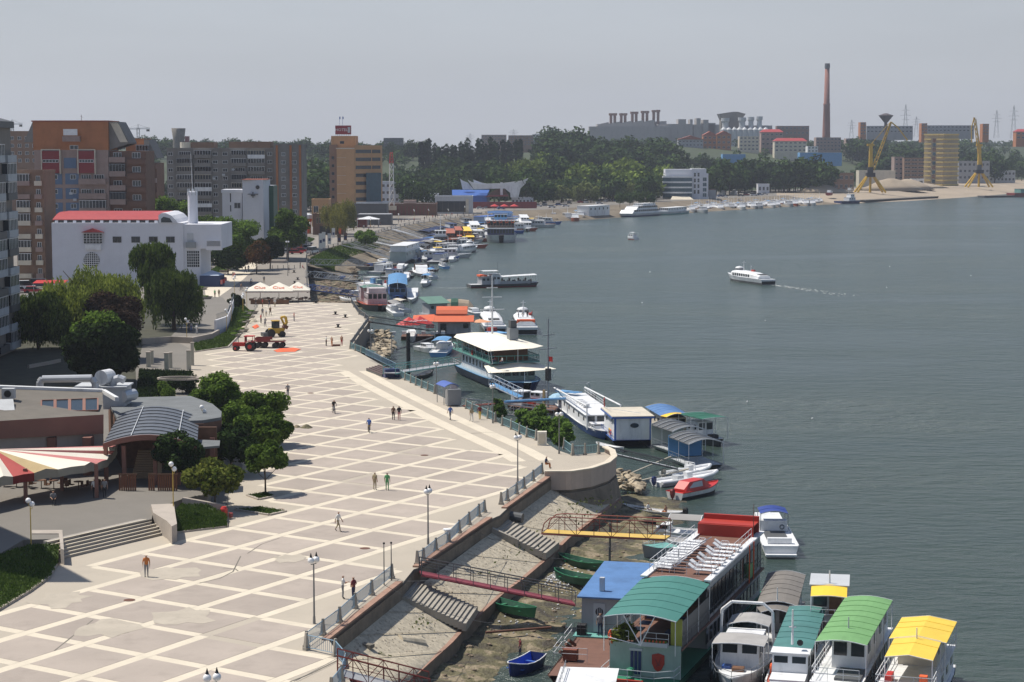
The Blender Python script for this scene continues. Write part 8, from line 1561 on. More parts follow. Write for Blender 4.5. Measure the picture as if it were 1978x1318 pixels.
G('side_awning',m_oranger,q.t,'add',[(-l2-4.5,-3,3.2),(-l2-.3,-3,3.2),(-l2-.3,2,4.2),(-l2-4.5,2,4.0)],[(0,1,2,3)]);q.box('red_sign',m_red,-l2-1.8,-l2-.2,-3.6,-3.5,2.0,2.7);text('CocaCola',.42,m_white,q.t,(-l2-1.0,-3.63,2.35));k=MB();k.lathe([(2.3,3.1),(.1,3.6)],(l2+1.6,-2.2,0),8);k.tube((l2+1.6,-2.2,.8),(l2+1.6,-2.2,3.5),.05);k.build('orange_parasol',[mat('pale_orange_canvas',(.68,.33,.18),.8)],q.t)
for i,(px,py) in enumerate(((790,652),(811,650))):
 t=thing('red_parasol',('left' if i==0 else 'right')+' red parasol with white lettering on the pontoon terrace','parasol',P(px,py,-4.2),.2,'red parasols on the pontoon');G('canopy',m_red,t,'lathe',[(2.6,2.5),(.1,3.9)],n=6);G('pole',m_white,t,'tube',(0,0,0),(0,0,3.9),.05);text('CocaCola',.62,m_white,t,(0,-1.45,3.2),rx=.62)
q2=Boat('terrace_pontoon','low pontoon terrace with tables under the red parasols','pontoon',(776,655),(838,655),5.5);q2.hull(.75,m_rust,'box',sheer=0,deck=m_deck);q2.rail([(-q2.L/2,-2.7),(q2.L/2,-2.7)],.9,m_lgrey)
for i in range(6):q2.box('table',m_white,-5+1.9*i,-4.2+1.9*i,-1.5+(i%2)*1.6,-.8+(i%2)*1.6,.9,1.5)
q=Boat('green_roofed_pontoon','pontoon hut with sloping green roof beyond the orange roof','houseboat',(818,612),(862,610),4.5);q.hull(.7,m_lgrey,'box',sheer=0,deck=m_lgrey);q.cabin(-q.L/2+.6,q.L/2-.6,3.6,.7,2.2,m_shipg,None,nw=3);k=MB();l2=q.L/2;k.slab((-l2,-2.4,3.0),(l2,-2.4,3.0),(l2,2.4,4.2),(-l2,2.4,4.2),.12);k.build('roof',[mat('grey_green_roof',(.13,.24,.19),.6)],q.t)
q=Boat('tarp_barge','barge under a humped beige and green tarpaulin','barge',(860,606),(900,606),4.4);q.hull(.8,m_dgrey,'round',deck=m_dgrey);G('tarpaulin',mat('beige_tarp',(.38,.30,.22),.85),q.t,'loft',[[(x,2.2*math.cos(a),.8+hh*math.sin(a)) for a in[PI*i/8 for i in range(9)]] for x,hh in((-4,1.2),(-3,2.2),(0,2.6),(3,2.2),(4,1.0))]);G('green_cover',m_dgreen,q.t,'loft',[[(x,2.23*math.cos(a),.83+2.6*math.sin(a)) for a in[PI*i/8 for i in range(9)]] for x in(-1.0,.6)])
def small(label,a,c,w,hull=None,cab=None,kind='cruiser',group=None,aw=None,name='motorboat',h=.8):
 q=Boat(name,label,'motorboat' if kind!='ship' else 'ship',a,c,w,group);hull=hull or m_white;l2=q.L/2;q.hull(h,hull,'sharp',deck=m_white,stripe=m_white if hull!=m_white else None)
 q.cabin(-l2*.3,l2*.5,w*.68,h,max(.7,w*.3),cab or m_white,m_white,slope=l2*.2,nw=3,ww=.5,wh=.35,ov=.05)
 if aw:q.awning(-l2*.85,l2*.1,w*.85,h+1.9,aw,.2,True,h,npost=2)
 return q
small('small grey boat with a low cabin near the hydrofoil pair',(926,612),(904,606),2.4,m_lgrey);small('blue-hulled passenger boat with an arched blue awning by the gangway',(846,690),(868,672),3.2,m_lblue,aw=m_lblue)
small('little white motorboat with a cream cover in the small basin',(808,676),(842,684),2.2,m_white);small('tiny white boat seen bow-on in the small basin',(794,646),(796,663),1.9)
q=Boat('dinghy','dark grey dinghy with an outboard below the promenade rail','boat',(834,722),(800,736),1.6);q.openhull(.5,m_dgrey,m_grey).seats(3).outboard()
def hydrofoil(label,a,c,w=4.6,red=True,L_=None):
 q=Boat('hydrofoil',label,'ship',a,c,w,None,L_=L_);l2=q.L/2;q.hull(1.5,m_ship,'sharp',deck=m_ship,boot=m_dgrey,sheer=.5)
 k=MB();k.loft([[(x,-ww,1.5),(x,-ww*.92,1.5+hh*.7),(x,-ww*.6,1.5+hh),(x,ww*.6,1.5+hh),(x,ww*.92,1.5+hh*.7),(x,ww,1.5)] for x,ww,hh in((-l2*.8,1.9,.9),(-l2*.4,2.1,1.4),(l2*.35,2.1,1.6),(l2*.62,1.5,1.3),(l2*.8,.5,.3))]);k.build('passenger_cabin',[m_white],q.t,smooth=False)
 for i in range(8):x=-l2*.35+l2*.75*i/7;ob('window',bwin(.75,.7),q.t,(x,-2.07,1.75));ob('window',bwin(.75,.7),q.t,(x,2.07,1.75),PI)
 G('wheelhouse',m_white,q.t,'lathe',[(1.3,3.0),(1.25,3.6),(.9,4.0),(.1,4.2)],(l2*.42,0,0),12);G('wheelhouse_glass',m_glass,q.t,'lathe',[(1.32,3.25),(1.22,3.7)],(l2*.42,0,0),12)
 q.mast(l2*.2,3.1,2.6,m_white,((2.2,.5),),.12);q.mast(-l2*.15,3,1.8,m_white,((1.4,.4),),.06)
 if red:q.box('red_band',m_redp2,l2*.55,l2*.62,-1.95,-1.8,1.6,2.6);q.box('red_locker',m_redp2,-l2*.12,l2*.02,-1.6,-1.0,3.0,3.4)
 q.box('engine_hatch',m_dgrey,-l2*.75,-l2*.45,-1.1,1.1,2.4,2.7);G('dark_transom',m_black,q.t,'add',[(-l2-.02,-w*.42,.1),(-l2-.02,w*.42,.1),(-l2-.02,w*.46,1.0),(-l2-.02,-w*.46,1.0)],[(0,3,2,1)]);return q
m_foam=mat('foam',(.62,.64,.62),.9,var=.2,scale=1.5)
def wake(label,pts,w0,w1,name='wake'):
 w_=[W(*p) for p in pts];b=MB();q=random.Random(len(pts));n=60;rs=resample(w_,n)
 for i in range(n-1):
  if q.random()<.12+.3*i/n:continue
  d=(rs[i+1]-rs[i]);nn_=Vector((-d.y,d.x,0)).normalized();u=i/n;ww=w0+(w1-w0)*u
  for k in range(3):
   o_=q.uniform(-ww,ww);l_=q.uniform(.08,.3)*(1-u*.6);c=rs[i]+nn_*o_;b.add([c-nn_*l_+Vector((0,0,.03)),c+d*.9-nn_*l_*.6+Vector((0,0,.03)),c+d*1.1+nn_*l_+Vector((0,0,.03)),c+d*.1+nn_*l_+Vector((0,0,.03))],[(0,1,2,3)])
 stuff(b.build(name,[m_foam]))
hydrofoil('white hydrofoil passenger boat speeding away across the river',(1478,550),(1412,541),L_=24);wake('w',[(1488,550),(1560,560),(1640,572)],.8,3.5);wake('w',[(1492,549),(1415,543)],1.6,1.8)
hydrofoil('white hydrofoil moored bow-on behind the red-seated one, left of the pair',(962,652),(936,618),red=False,L_=24);hq=hydrofoil('white hydrofoil moored with a red-orange bench at its stern, right of the pair',(1020,652),(1004,622),L_=24)
for i in range(4):person(hq.loc(-5-.0*i,-1.4+.9*i,2.6),'stand',60*i,('red','black','white','white')[i],('black','navy','white','navy')[i],('person in red','person in black','person all in white','person in white shirt and dark trousers')[i]+' standing at the stern of the right hydrofoil')
hq.box('orange_bench',m_orange,-9.4,-8.4,-1.8,1.8,1.6,2.8)
q=small('rounded white launch with a blue deck ring between the orange roof and the hydrofoils',(985,668),(934,660),4.0);q.box('blue_cover',m_lblue,-2.5,2,-1.4,1.4,2.1,2.2);q.box('red_box',m_redp2,1.2,2.6,-.9,.6,2.2,2.9)
q=Boat('river_tug','pinkish white workboat on a rusty red hull with a grey-green canopy','ship',(700,583),(748,610),6.4,L_=19);l2=9.5;q.hull(1.3,m_dgrey,'round',deck=m_hullred,stripe=m_hullred,sheer=.2);q.cabin(-l2+.8,-l2+4.5,5,1.3,3.6,m_pinkw,m_pinkw,nw=1,ov=.05,front=False);q.cabin(-1,5.2,4.4,1.3,2.6,m_pinkw,m_pinkw,nw=3,ww=.5,wh=.7,ov=.1);q.cabin(1.5,5.2,4.0,3.9,1.1,m_pinkw,None,nw=0,front=False);q.rail([(1.5,-2,5),(5.2,-2,5),(5.2,2,5),(1.5,2,5)],.7,m_white);q.awning(-l2+2.5,1.8,5.4,4.9,mat('grey_green_roof',(.13,.24,.19),.6),.15,True,1.3,npost=3);q.rail([(-l2+.5,-3.1),(l2*.6,-3.1)],1.0,m_pinkw,.9);q.rail([(l2*.6,-3),(l2-.3,0),(l2*.6,3)],1.0,m_redp2,.8)
for i in range(4):ob('porthole',bwin(.4,.4),q.t,(-.3+1.6*i,-2.22,2.4))
small('white cabin boat with a lilac roof beside the red-hulled workboat',(770,612),(748,598),2.6,aw=m_gcanvas);small('white sports cruiser with tan seats moored nose-out',(796,562),(794,588),3.2,m_white,aw=None);small('white cruiser with a beige canopy beside the small gangway',(785,605),(755,597),2.6,m_white,aw=m_cream)
q=Boat('catamaran','broad white flat-decked boat with tail fins behind the workboat','boat',(690,572),(738,566),5.5);l2=q.L/2;q.hull(1.2,m_lgrey,'round',deck=m_white);q.cabin(-l2*.5,l2*.5,4,1.2,1.7,m_lgrey,m_white,nw=4,ov=.4)
for x in(-l2+.5,l2-.6):G('fin',m_white,q.t,'add',[(x,-1.8,1.2),(x+1,-1.8,1.2),(x,-1.8,3.9),(x,-1.7,1.2),(x+1,-1.7,1.2),(x,-1.7,3.9)],[(0,1,2),(5,4,3),(0,3,4,1),(1,4,5,2),(2,5,3,0)])
q.box('green_cover',m_pgreen,0,2.6,-2.2,-1.0,2.9,3.7);q.box('blue_box',m_lblue,-1.4,-.4,-2,-1,2.9,4.2)
q=Boat('blue_passenger_boat','blue double-deck boat with a bright blue arched roof','boat',(768,560),(768,584),4.6);l2=q.L/2;q.hull(1.2,m_blue,'round',deck=m_blue);q.cabin(-l2+.5,l2-3,4,1.2,2.0,mat('slate_blue',(.10,.17,.27),.5),None,nw=5);q.awning(-l2+.3,l2-2.4,4.8,4.0,m_lblue,.5,True,1.2,npost=3);q.mast(l2-2.5,3,2.4,m_white,(),.08)
for(a,c,w,hl,cb,aw,lab) in(((812,522),(816,537),5.0,m_pinkw,m_ship,None,'plump pinkish-white launch with domed cabin at the basin mouth'),((786,532),(785,545),2.2,m_white,m_white,None,'tiny white speedboat left of the plump launch'),((800,498),(801,508),2.6,m_lgrey,m_lgrey,m_lblue,'pale boat with light blue canopy left of the plump launch'),((818,498),(820,508),2.6,m_lgrey,m_lgrey,m_lblue,'second pale boat with light blue canopy'),((834,486),(838,499),2.8,m_pinkw,m_white,None,'small reddish-white boat beside the dark tug'),
                                       ((738,500),(715,498),2.6,m_white,m_white,m_gcanvas,'white boat with grey hood near the long footbridges'),((752,512),(730,508),2.6,m_white,m_white,None,'white cabin boat moored below the white houseboat'),((780,515),(768,528),2.6,m_lgrey,m_lgrey,None,'small grey boat among the footbridges'),((700,588),(655,582),1.8,m_white,m_white,None,'white workboat tied behind the plaza corner')):
 small(lab,a,c,w,hl,cb,aw=aw)
q=Boat('houseboat','white box-like houseboat with flat roof at the end of the footbridges','houseboat',(768,510),(798,500),5);l2=q.L/2;q.hull(.8,m_shipg,'box',sheer=0,deck=m_lgrey);q.cabin(-l2+.3,l2-1,5.2,.8,3.0,mat('pale_aqua',(.42,.48,.47),.6),m_white,nw=5,ww=.9,wh=.8,wz=.6,ov=.3);q.cabin(-l2+.3,l2-3,5.0,3.9,1.8,m_ship,m_white,nw=3,ov=.3)
q=Boat('canopied_pontoon','pontoon with dark blue awning above the white houseboat','pontoon',(783,484),(820,480),6);q.hull(.7,m_lgrey,'box',sheer=0,deck=m_lgrey);q.cabin(-4,4,4,.7,1.8,m_shipg,None,nw=4);q.awning(-q.L/2,q.L/2,6,3.3,m_navy,.4,True,.7,npost=4)
q=Boat('canopied_pontoon','long pontoon with navy awning along the stone bank','pontoon',(815,462),(848,452),6);q.hull(.7,m_shipg,'box',sheer=0,deck=m_lgrey);q.awning(-q.L/2,q.L/2,6,3.0,m_navy,.4,True,.7,npost=4)
q=Boat('tug','dark tug with white wheelhouse and mast','ship',(850,468),(852,492),7,L_=26);q.hull(1.8,m_black,'round',deck=m_dgrey);q.cabin(-8,4,5,1.8,2.4,m_dgrey,m_dgrey,nw=6);q.cabin(-2,3,4,4.3,2.2,m_white,m_white,nw=2);q.mast(-2,6.5,6,m_white,((3,1),),.12);q.cabin(5,8,4,1.8,1.2,m_lgrey,None,nw=0)
q=hydrofoil('white and blue hydrofoil moored askew beside the brown-roofed boats',(872,492),(918,486),red=False,L_=26);q.t.rotation_euler.z+=0
for(a,c,w,hl,cab,rf,lab) in(((868,462),(872,486),5,m_lgrey,m_wood,m_tile,'boat with reddish-brown roof left of the yellow-roofed one'),((884,458),(890,478),5,m_lgrey,m_brick,m_tile,'second boat with reddish-brown roof'),((896,458),(908,480),5,m_white,mat('amber_cabin',(.45,.20,.05),.6),m_yroof,'boat with amber cabin and yellow roof in the far moorings'),((912,446),(922,466),6,m_white,m_white,m_white,'white river cruiser left of the big blue-topped ship'),((1008,432),(1018,448),6,m_white,m_white,m_white,'white square-sterned boat right of the big blue-topped ship'),
         ((862,452),(884,458),5,m_navy,m_lgrey,m_navy,'boat with a navy roof in front of the stone bank'),((890,442),(912,446),6,m_navy,m_lgrey,m_dgrey,'dark two-deck boat behind the brown-roofed boats')):
 q=Boat('river_boat',lab,'boat',a,c,w);l2=q.L/2;q.hull(1.1,hl,'round',deck=m_lgrey);q.cabin(-l2*.85,l2*.6,w*.8,1.1,2.2,cab,rf,nw=7,ov=.3);q.cabin(-l2*.6,l2*.3,w*.6,3.4,1.6,cab,rf,nw=4,ov=.2);q.rail([(l2*.6,w*.4),(l2*.9,0),(l2*.6,-w*.4)],.9)
q=Boat('cruise_ship','largest moored ship, white with two open decks and blue top','ship',(962,452),(972,480),13,L_=44);l2=22;q.hull(2.6,m_ship,'round',deck=m_lgrey,sheer=.6,boot=m_lgrey)
for z,x1,mm_ in((2.6,l2*.55,m_glass),(5.6,l2*.45,m_dred)):q.cabin(-l2+2,x1,10.5,z,2.6,m_navy if z<3 else m_wood,None,nw=12,ww=1.4,wh=1.3,wz=.3,gm=mm_ if z<3 else m_glass);q.box('deck_slab',m_ship,-l2+1,x1+2,-6.2,6.2,z+2.6,z+2.9)
q.rail([(-l2+1,-6.1,5.5),(l2*.6,-6.1,5.5),(l2*.75,0,5.5),(l2*.6,6.1,5.5)],1.1,m_white,2);q.rail([(-l2+1,-6.1,8.5),(l2*.5,-6.1,8.5),(l2*.55,6.1,8.5)],1.1,m_lblue,2);q.awning(-l2+3,l2*.3,10,11,m_bluer,.3,True,8.5,npost=5);q.cabin(l2*.1,l2*.4,5,8.5,2.2,m_lblue,m_white,nw=2)
for i in range(5):q.ring(l2*.62,-5+2.4*i,8.2,m_orange,'x',.6)
q=Boat('river_boat','long blue-roofed ship moored along the far bank behind the largest ship','ship',(905,450),(985,441),9);l2=q.L/2;q.hull(1.6,m_navy,'round',deck=m_blue);q.cabin(-l2*.85,l2*.7,7,1.6,2.6,m_dgrey,m_bluer,nw=12,ov=.5);q.cabin(-l2*.5,l2*.3,5.5,4.4,2.2,m_shipg,m_blue,nw=7,ov=.5);q.rail([(-l2*.8,-4,4.4),(l2*.6,-4,4.4)],1,m_white,2)
q=Boat('river_boat','white ship with blue upper deck seen above the long blue roof','ship',(948,440),(1000,433),9);l2=q.L/2;q.hull(1.6,m_ship,'round',deck=m_blue);q.cabin(-l2*.8,l2*.6,7,1.6,2.6,m_ship,m_blue,nw=9,ov=.3);q.cabin(-l2*.5,l2*.2,5,4.4,2.2,m_lblue,m_white,nw=4,ov=.3)
for(a,c,lab) in(((1000,421),(1066,427),'dark low empty barge at the far moorings'),((700,522),(762,516),'grey flat pontoon with clutter at the end of the upper footbridge'),((612,546),(690,548),'long dark low barge under the rail of the basin')):
 q=Boat('barge',lab,'barge',a,c,7 if 'far' in lab else 5);q.hull(1.1,m_dgrey,'box',sheer=0,deck=m_dconc);q.rail([(-q.L/2+1,-2.3),(q.L/2-1,-2.3)],.9,m_lgrey,2.5);q.box('hatch',m_grey,-q.L*.2,q.L*.1,-1.5,1.5,1.1,1.9);[q.box('clutter',(m_rust,m_blue,m_cream,m_dred)[i%4],-q.L*.4+q.L*.1*i,-q.L*.4+q.L*.1*i+1.1,-.8,.6,1.1,1.6+.2*(i%3)) for i in range(7)]
for(a,c,w,kk,lab) in(((742,540),(790,536),4.5,0,'dark flat pontoon with clutter beside the blue double-deck boat'),((700,556),(745,552),4.5,1,'grey pontoon between the basin footbridges and the catamaran'),((800,528),(836,524),4.5,2,'low dark pontoon outside the plump launch'),((722,530),(768,524),5,1,'grey deck pontoon under the two long footbridges'),((838,510),(868,498),5,0,'pontoon with navy hood between launch and hydrofoil')):
 q=Boat('pontoon',lab,'pontoon',a,c,w);q.hull(.7,(m_dgrey,m_lgrey,m_rust)[kk],'box',sheer=0,deck=m_grey);q.rail([(-q.L/2,-w/2),(q.L/2,-w/2),(q.L/2,w/2)],.9,m_lgrey,1.2);q.cabin(-q.L*.3,q.L*.1,w*.6,.7,1.9,(m_lgrey,m_white,m_brick)[kk],(m_navy,m_lgrey,m_dgrey)[kk],nw=3);[q.box('deck_crate',(m_blue,m_rust,m_cream,m_white,m_red)[(i+kk)%5],q.L*.15+i*.8,q.L*.15+i*.8+.6,-1+.5*(i%3),-.3+.5*(i%3),.7,1.3+.2*(i%2)) for i in range(5)]
for i,(a,c) in enumerate((((752,556),(742,566)),((838,540),(826,534)),((862,520),(850,516)),((744,526),(756,532)),((826,548),(816,556)),((716,566),(706,560)),((880,502),(868,508)))):small('%s small boat in the crowded basin, %s'%(('white','pale grey','blue-hulled')[i%3],('beside the catamaran','outside the plump launch','off the hydrofoil stern','under the footbridge end','nearest open water','near the plaza corner','under the hydrofoil bow')[i]),a,c,2.4,(m_white,m_lgrey,m_lblue)[i%3],aw=(None,m_lblue,m_gcanvas)[i%3])
bandc=resample([P(*p) for p in((640,478),(689,464),(723,452),(752,442),(803,432),(880,421),(948,411))],27)
for i in range(1,26):
 p=bandc[i];tt=(bandc[i+1]-bandc[i-1]).normalized();nn_=Vector((tt.y,-tt.x,0));hd=heading(bandc[i-1],bandc[i+1]);o1=19+(i*7)%5
 def place(q,off,along=0,rz=0):v=p+nn_*off+tt*along;q.t.location=(v.x,v.y,WZ);q.t.rotation_euler=(0,0,hd+rz)
 cn,cm=(('navy',m_navy),('grey',m_gcanvas),('white',m_white),('blue',m_bluer),('dark',m_dgrey))[i%5]
 q=Boat('canopied_pontoon',cn+'-roofed pontoon, '+ordn[i]+' along the stone bank from the grassy end','pontoon',(800,450),(820,450),5.5,'pontoons along the stone bank',L_=13);place(q,o1);q.hull(.8,m_dgrey if i%2 else m_lgrey,'box',sheer=0,deck=m_grey);q.cabin(-5,3,3.6,.8,2.0,(m_shipg,m_white,m_brick,m_lgrey)[i%4],None,nw=5);q.awning(-6.2,6.2,5.4,3.1,cm,.4,True,.8,npost=3);q.rail([(-6,-2.6),(6,-2.6)],.9,m_lgrey,1.5)
 if i%3:q2=Boat('river_boat',('white','blue-trimmed white','grey','rusty')[i%4]+' cabin boat outside the '+ordn[i]+' pontoon of the stone bank','boat',(800,450),(820,450),4,'cabin boats outside the stone bank pontoons',L_=13+i%4);place(q2,o1+12,(i%3)*2,-PI/2+.3*math.sin(i));q2.hull(1.2,(m_white,m_blue,m_lgrey,m_hullred)[i%4],'sharp',deck=m_white,stripe=m_white);q2.cabin(-5,2.2,3,1.2,1.9,(m_white,m_lgrey,m_pinkw)[i%3],m_white,nw=5,slope=.6);q2.mast(-1,3,2.5,m_white,((1.5,.5),),.08);q2.awning(-6,-3,3,3.6,(m_lblue,m_gcanvas,m_yroof)[i%3],.2,False)
 if i%2:a_=p+nn_*1+Vector((0,0,.1));c_=p+nn_*(o1-2);gangway('grey footbridge from the esplanade wall to the '+ordn[i]+' pontoon',a_,Vector((c_.x,c_.y,-4)),1.6,m_steel,m_dgrey,1.1,False,5)
q=Boat('ferry','long dark-hulled river ferry with passengers under a white awning, moving','ship',(908,556),(1038,553),5.0,L_=19.5);l2=9.75;q.hull(.9,m_dgrey,'round',deck=m_lgrey,boot=m_dred);q.cabin(-l2+3,-l2+6.5,4,.9,2.0,m_shipg,m_lgrey,nw=3,slope=0);q.cabin(-l2+6.0,-l2+8.2,3.6,.9,2.6,m_ship,m_ship,nw=2);q.awning(-l2+8,l2-1.2,4.4,3.2,m_white,.15,True,.9,npost=6,drop=.4);q.awning(-l2+3.4,-l2+7.6,3.8,4.4,m_white,.1,True,2.9,npost=2);q.box('orange_float',m_orange,-l2+2.6,-l2+4.6,-1.6,1.4,2.95,3.4);q.mast(-l2+8,3.5,3.4,m_dgrey,(),.05);q.box('side_screen',m_shipg,-l2+8,l2-3,-2.2,-2.15,.9,1.7)
for i in range(12):person(q.loc(-l2+8.8+.75*i,-1.4+(i%2)*.7,.9),'sit' if i%3 else 'stand',q.face(-90),('black','navy','brown')[i%3],'black','dark-clothed passenger under the awning of the moving ferry','passengers on the moving ferry')
wake('w',[(906,556),(880,557),(840,556)],.3,1.2)
q=Boat('small_cruiser','small white cabin cruiser alone in mid-river','motorboat',(1234,464),(1208,462),2.6,L_=6.6);q.hull(.9,m_white,'sharp',deck=m_white,boot=m_dred);q.cabin(-2,1.3,2,.9,1.2,m_white,m_white,nw=2);q.awning(-2.8,.2,2.2,2.9,m_white,.1,True,.9,npost=2);person(q.loc(-1.5,0,1.2),'stand',0,'navy','black','person standing in the small cruiser in mid-river')
q=Boat('cruise_ship','long white three-deck cruise ship with raked ends at the far moorings','ship',(1278,415),(1178,421),10,L_=38);l2=19;q.hull(2.4,m_ship,'sharp',deck=m_ship,boot=m_navy);q.cabin(-l2+1,l2*.6,8,2.4,2.5,m_white,m_white,nw=12,ww=1.8,wh=1.3,slope=2,ov=.2);q.cabin(-l2+2,l2*.35,7.4,5.0,2.5,m_white,m_white,nw=10,ww=1.8,wh=1.4,slope=2.5,ov=.4);q.t.scale=(1,1,.74);q.cabin(-l2+3,-2,6,7.6,1.6,m_ship,m_white,nw=3);q.rail([(-2,-3.5,7.7),(l2*.3,-3.5,7.7)],1,m_lblue,2)
q=Boat('floating_hall','white box-shaped pontoon hotel with lettering left of the long cruise ship','houseboat',(1112,424),(1166,420),9);l2=q.L/2;q.hull(1.2,m_dgrey,'box',sheer=0,deck=m_grey);q.cabin(-l2*.5,l2,7,1.2,5.4,m_ship,m_white,nw=5,ww=1.2,wh=1.2,wz=.6,ov=.1)
q=Boat('ferry','white flat-roofed ferry right of the long cruise ship','ship',(1322,412),(1274,416),7);l2=q.L/2;q.hull(1.6,m_ship,'round',deck=m_white,boot=m_teals);q.cabin(-l2*.8,l2*.7,5.5,1.6,2.2,m_white,m_white,nw=7,ov=.4)
fars=[(1066,424),(1080,421),(1096,423),(1110,426),(1120,421),(1335,408),(1346,406),(1358,409),(1368,404),(1378,405),(1390,404),(1402,402),(1412,404),(1424,401),(1432,403),(1443,402),(1454,401),(1466,401),(1478,399),(1490,399),(1500,398),(1512,397),(1524,397),(1534,396),(1546,396),(1556,395),(1568,395),(1577,394)]
fars+=[(x_+5,y_-2.5) for x_,y_ in fars if x_>1330]
kinds=(('white',m_white,None),('white',m_white,m_navy),('grey',m_lgrey,None),('rusty',m_hullred,None),('white',m_white,m_lblue))
for i,(px,py) in enumerate(fars):
 nm_,hm_,aw_=kinds[i%5];a,c=((px-7,py+1),(px+8,py+3)) if i%3 else((px,py-2),(px+2,py+3));q=Boat('moored_boat','small %s cabin boat%s in the far line of moorings'%(nm_,' with a blue hood' if aw_ else ''),'motorboat',a,c,4.6,'%s boats%s in the far line of moorings'%(nm_,' with blue hoods' if aw_ else ''),L_=14+i%4);l2=q.L/2;q.hull(1.5,hm_,'sharp',deck=m_white);q.cabin(-l2*.5,l2*.35,3.4,1.5,1.9,m_white if nm_!='grey' else m_grey,m_white,nw=4,slope=1.4,ov=.15)
 if aw_:q.awning(-l2*.9,-l2*.3,3.6,4.0,aw_,.3,True,1.5,npost=2)
 q.mast(0,3.4,2.4+i%3,m_white,(),.12)
for i,(px,py,lab) in enumerate(((1602,377,'boat hauled out on the sand left of the sand heaps'),(1641,372,'grey boat hauled out beside the sand heap'),(1417,376,'white boat on the bank behind the moorings'),(1395,377,'red and white boat on the bank under the dark trees'))):
 q=Boat('beached_boat',lab,'boat',(px-10,py+1),(px+12,py-1),3.6,z=0,L_=11);q.hull(1.8,(m_dred,m_grey,m_white,m_white)[i],'sharp',deck=m_white);q.cabin(-3,2,2.4,1.8,1.4,m_white,m_white,nw=3,slope=.6)
q=Boat('long_barge','very long black barge moored under the sand bank with a grey pusher tug','barge',(1660,392),(1802,384),9);l2=q.L/2;q.hull(1.8,m_black,'box',deck=m_dconc,sheer=0)
q=Boat('pusher_tug','grey and white pusher tug at the left end of the long black barge','ship',(1618,394),(1660,393),8);l2=q.L/2;q.hull(1.8,m_navy,'round',deck=m_dgrey);q.cabin(-2,4,5,1.8,2.2,m_ship,m_ship,nw=3);q.cabin(0,3.4,4,4,2.2,m_ship,m_white,nw=2);q.mast(0,6,4,m_white,(),.15)
q=Boat('long_barge','low dark barge near the right edge under the bank','barge',(1895,382),(1955,381),8);q.hull(1.4,m_dgrey,'box',deck=m_dconc,sheer=0);q=Boat('coaster','dark red ship cut by the right edge of the view','ship',(1952,381),(1995,380),9);q.hull(3.0,m_dred,'round',deck=m_dred);q.cabin(-5,1,6,3,3,m_teals,m_dgrey,nw=3)
# ------------------------------------------------------------ port cranes, sand heaps
def crane(label,px,py,Y,jib,s=1.0,tilt=1):
 o_=Vector(((px-989)/FPX*Y*1.0,Y,0));t=thing('portal_crane',label,'crane',o_);k=Y/3800
 for x,y in((-8,-6),(8,-6),(8,6),(-8,6)):G('portal_leg',m_ycrane,t,'tube',(x*1.25,y,0),(x*.25,y*.3,12),.75,5)
 G('turntable',m_black,t,'box',-3,3,-3,3,11,14);G('machine_house',m_black if tilt>0 else m_dgrey,t,'box',-2,1.6,-2,2,14,18);G('centre_column',m_ycrane,t,'tube',(0,0,0),(0,0,11),.9,8)
 G('tower',m_ycrane,t,'loft',[[(-w,-w,z),(w,-w,z),(w,w,z),(-w,w,z)] for w,z in((1.3,18),(1.1,33))])
 G('counter_arm',m_ycrane,t,'box',-2.8,2.2,-1,1,33,34.6)
 b=MB();lattice_beam(b,Vector((1.5,0,16)),Vector(jib),1.0,.5);b.build('jib',[m_ycrane],t);G('tie_rod',m_ycrane,t,'tube',(0,0,34),Vector(jib)+Vector((-1.5*tilt,0,-1)),.3,4)
 return t,o_
def lattice_beam(b,a,c,w0,w1):
 d=(c-a);n=10;u=d.normalized();s1=u.cross(Vector((0,1,0))).normalized();s2=Vector((0,1,0));C_=[]
 for i in range(n+1):p=a+d*i/n;w=w0+(w1-w0)*i/n;C_.append([p+s1*w+s2*w,p-s1*w+s2*w,p-s1*w-s2*w,p+s1*w-s2*w])
 for i in range(n):
  for k in range(4):b.tube(C_[i][k],C_[i+1][k],.28,4,cap=False);b.tube(C_[i][k],C_[i+1][(k+1)%4],.2,3,cap=False)
t,o_=crane('tall yellow harbour crane with its jib raised towards the water tower',1679,372,1410,(14,0,50));b=MB();b.path([(14,0,50),(19,0,46),(26,0,37)],.6,4);b.path([(14,0,50),(12,0,44)],.4,4);b.build('fly_jib',[m_ycrane],t)
t,o_=crane('yellow harbour crane seen end-on with an almost upright jib, near the right edge',1888,362,1600,(-5,0,56),tilt=-1);G('fly_jib',m_ycrane,t,'path',[(-5,0,56),(-7,0,48),(-6.5,0,36)],.5,4)
for i,(px,py,r,h,lab,m) in enumerate(((1590,374,17,6.5,'left sand heap on the port bank',m_sand),(1632,374,9,3,'small sand heap between the larger ones',m_sand),(1728,369,24,9,'largest pale sand heap beside the first crane',m_sand),(1760,367,20,8,'sand heap joined to the right of the largest one',m_sand),(1785,364,22,4,'low sand heap under the yellow tower',m_sand))):
 t=thing('sand_heap',lab,'heap',P(px,py)+Vector((0,14,0)));b=MB();q=random.Random(i);b.loft([[(r*s*(1+q.uniform(-.08,.08))*math.cos(a),r*.6*s*math.sin(a),z*h) for a in[2*PI*k/14 for k in range(14)]] for s,z in((1.1,0),(.75,.4),(.4,.8),(.08,1))]);b.build('heap_body',[m],t,smooth=True)
b=MB();
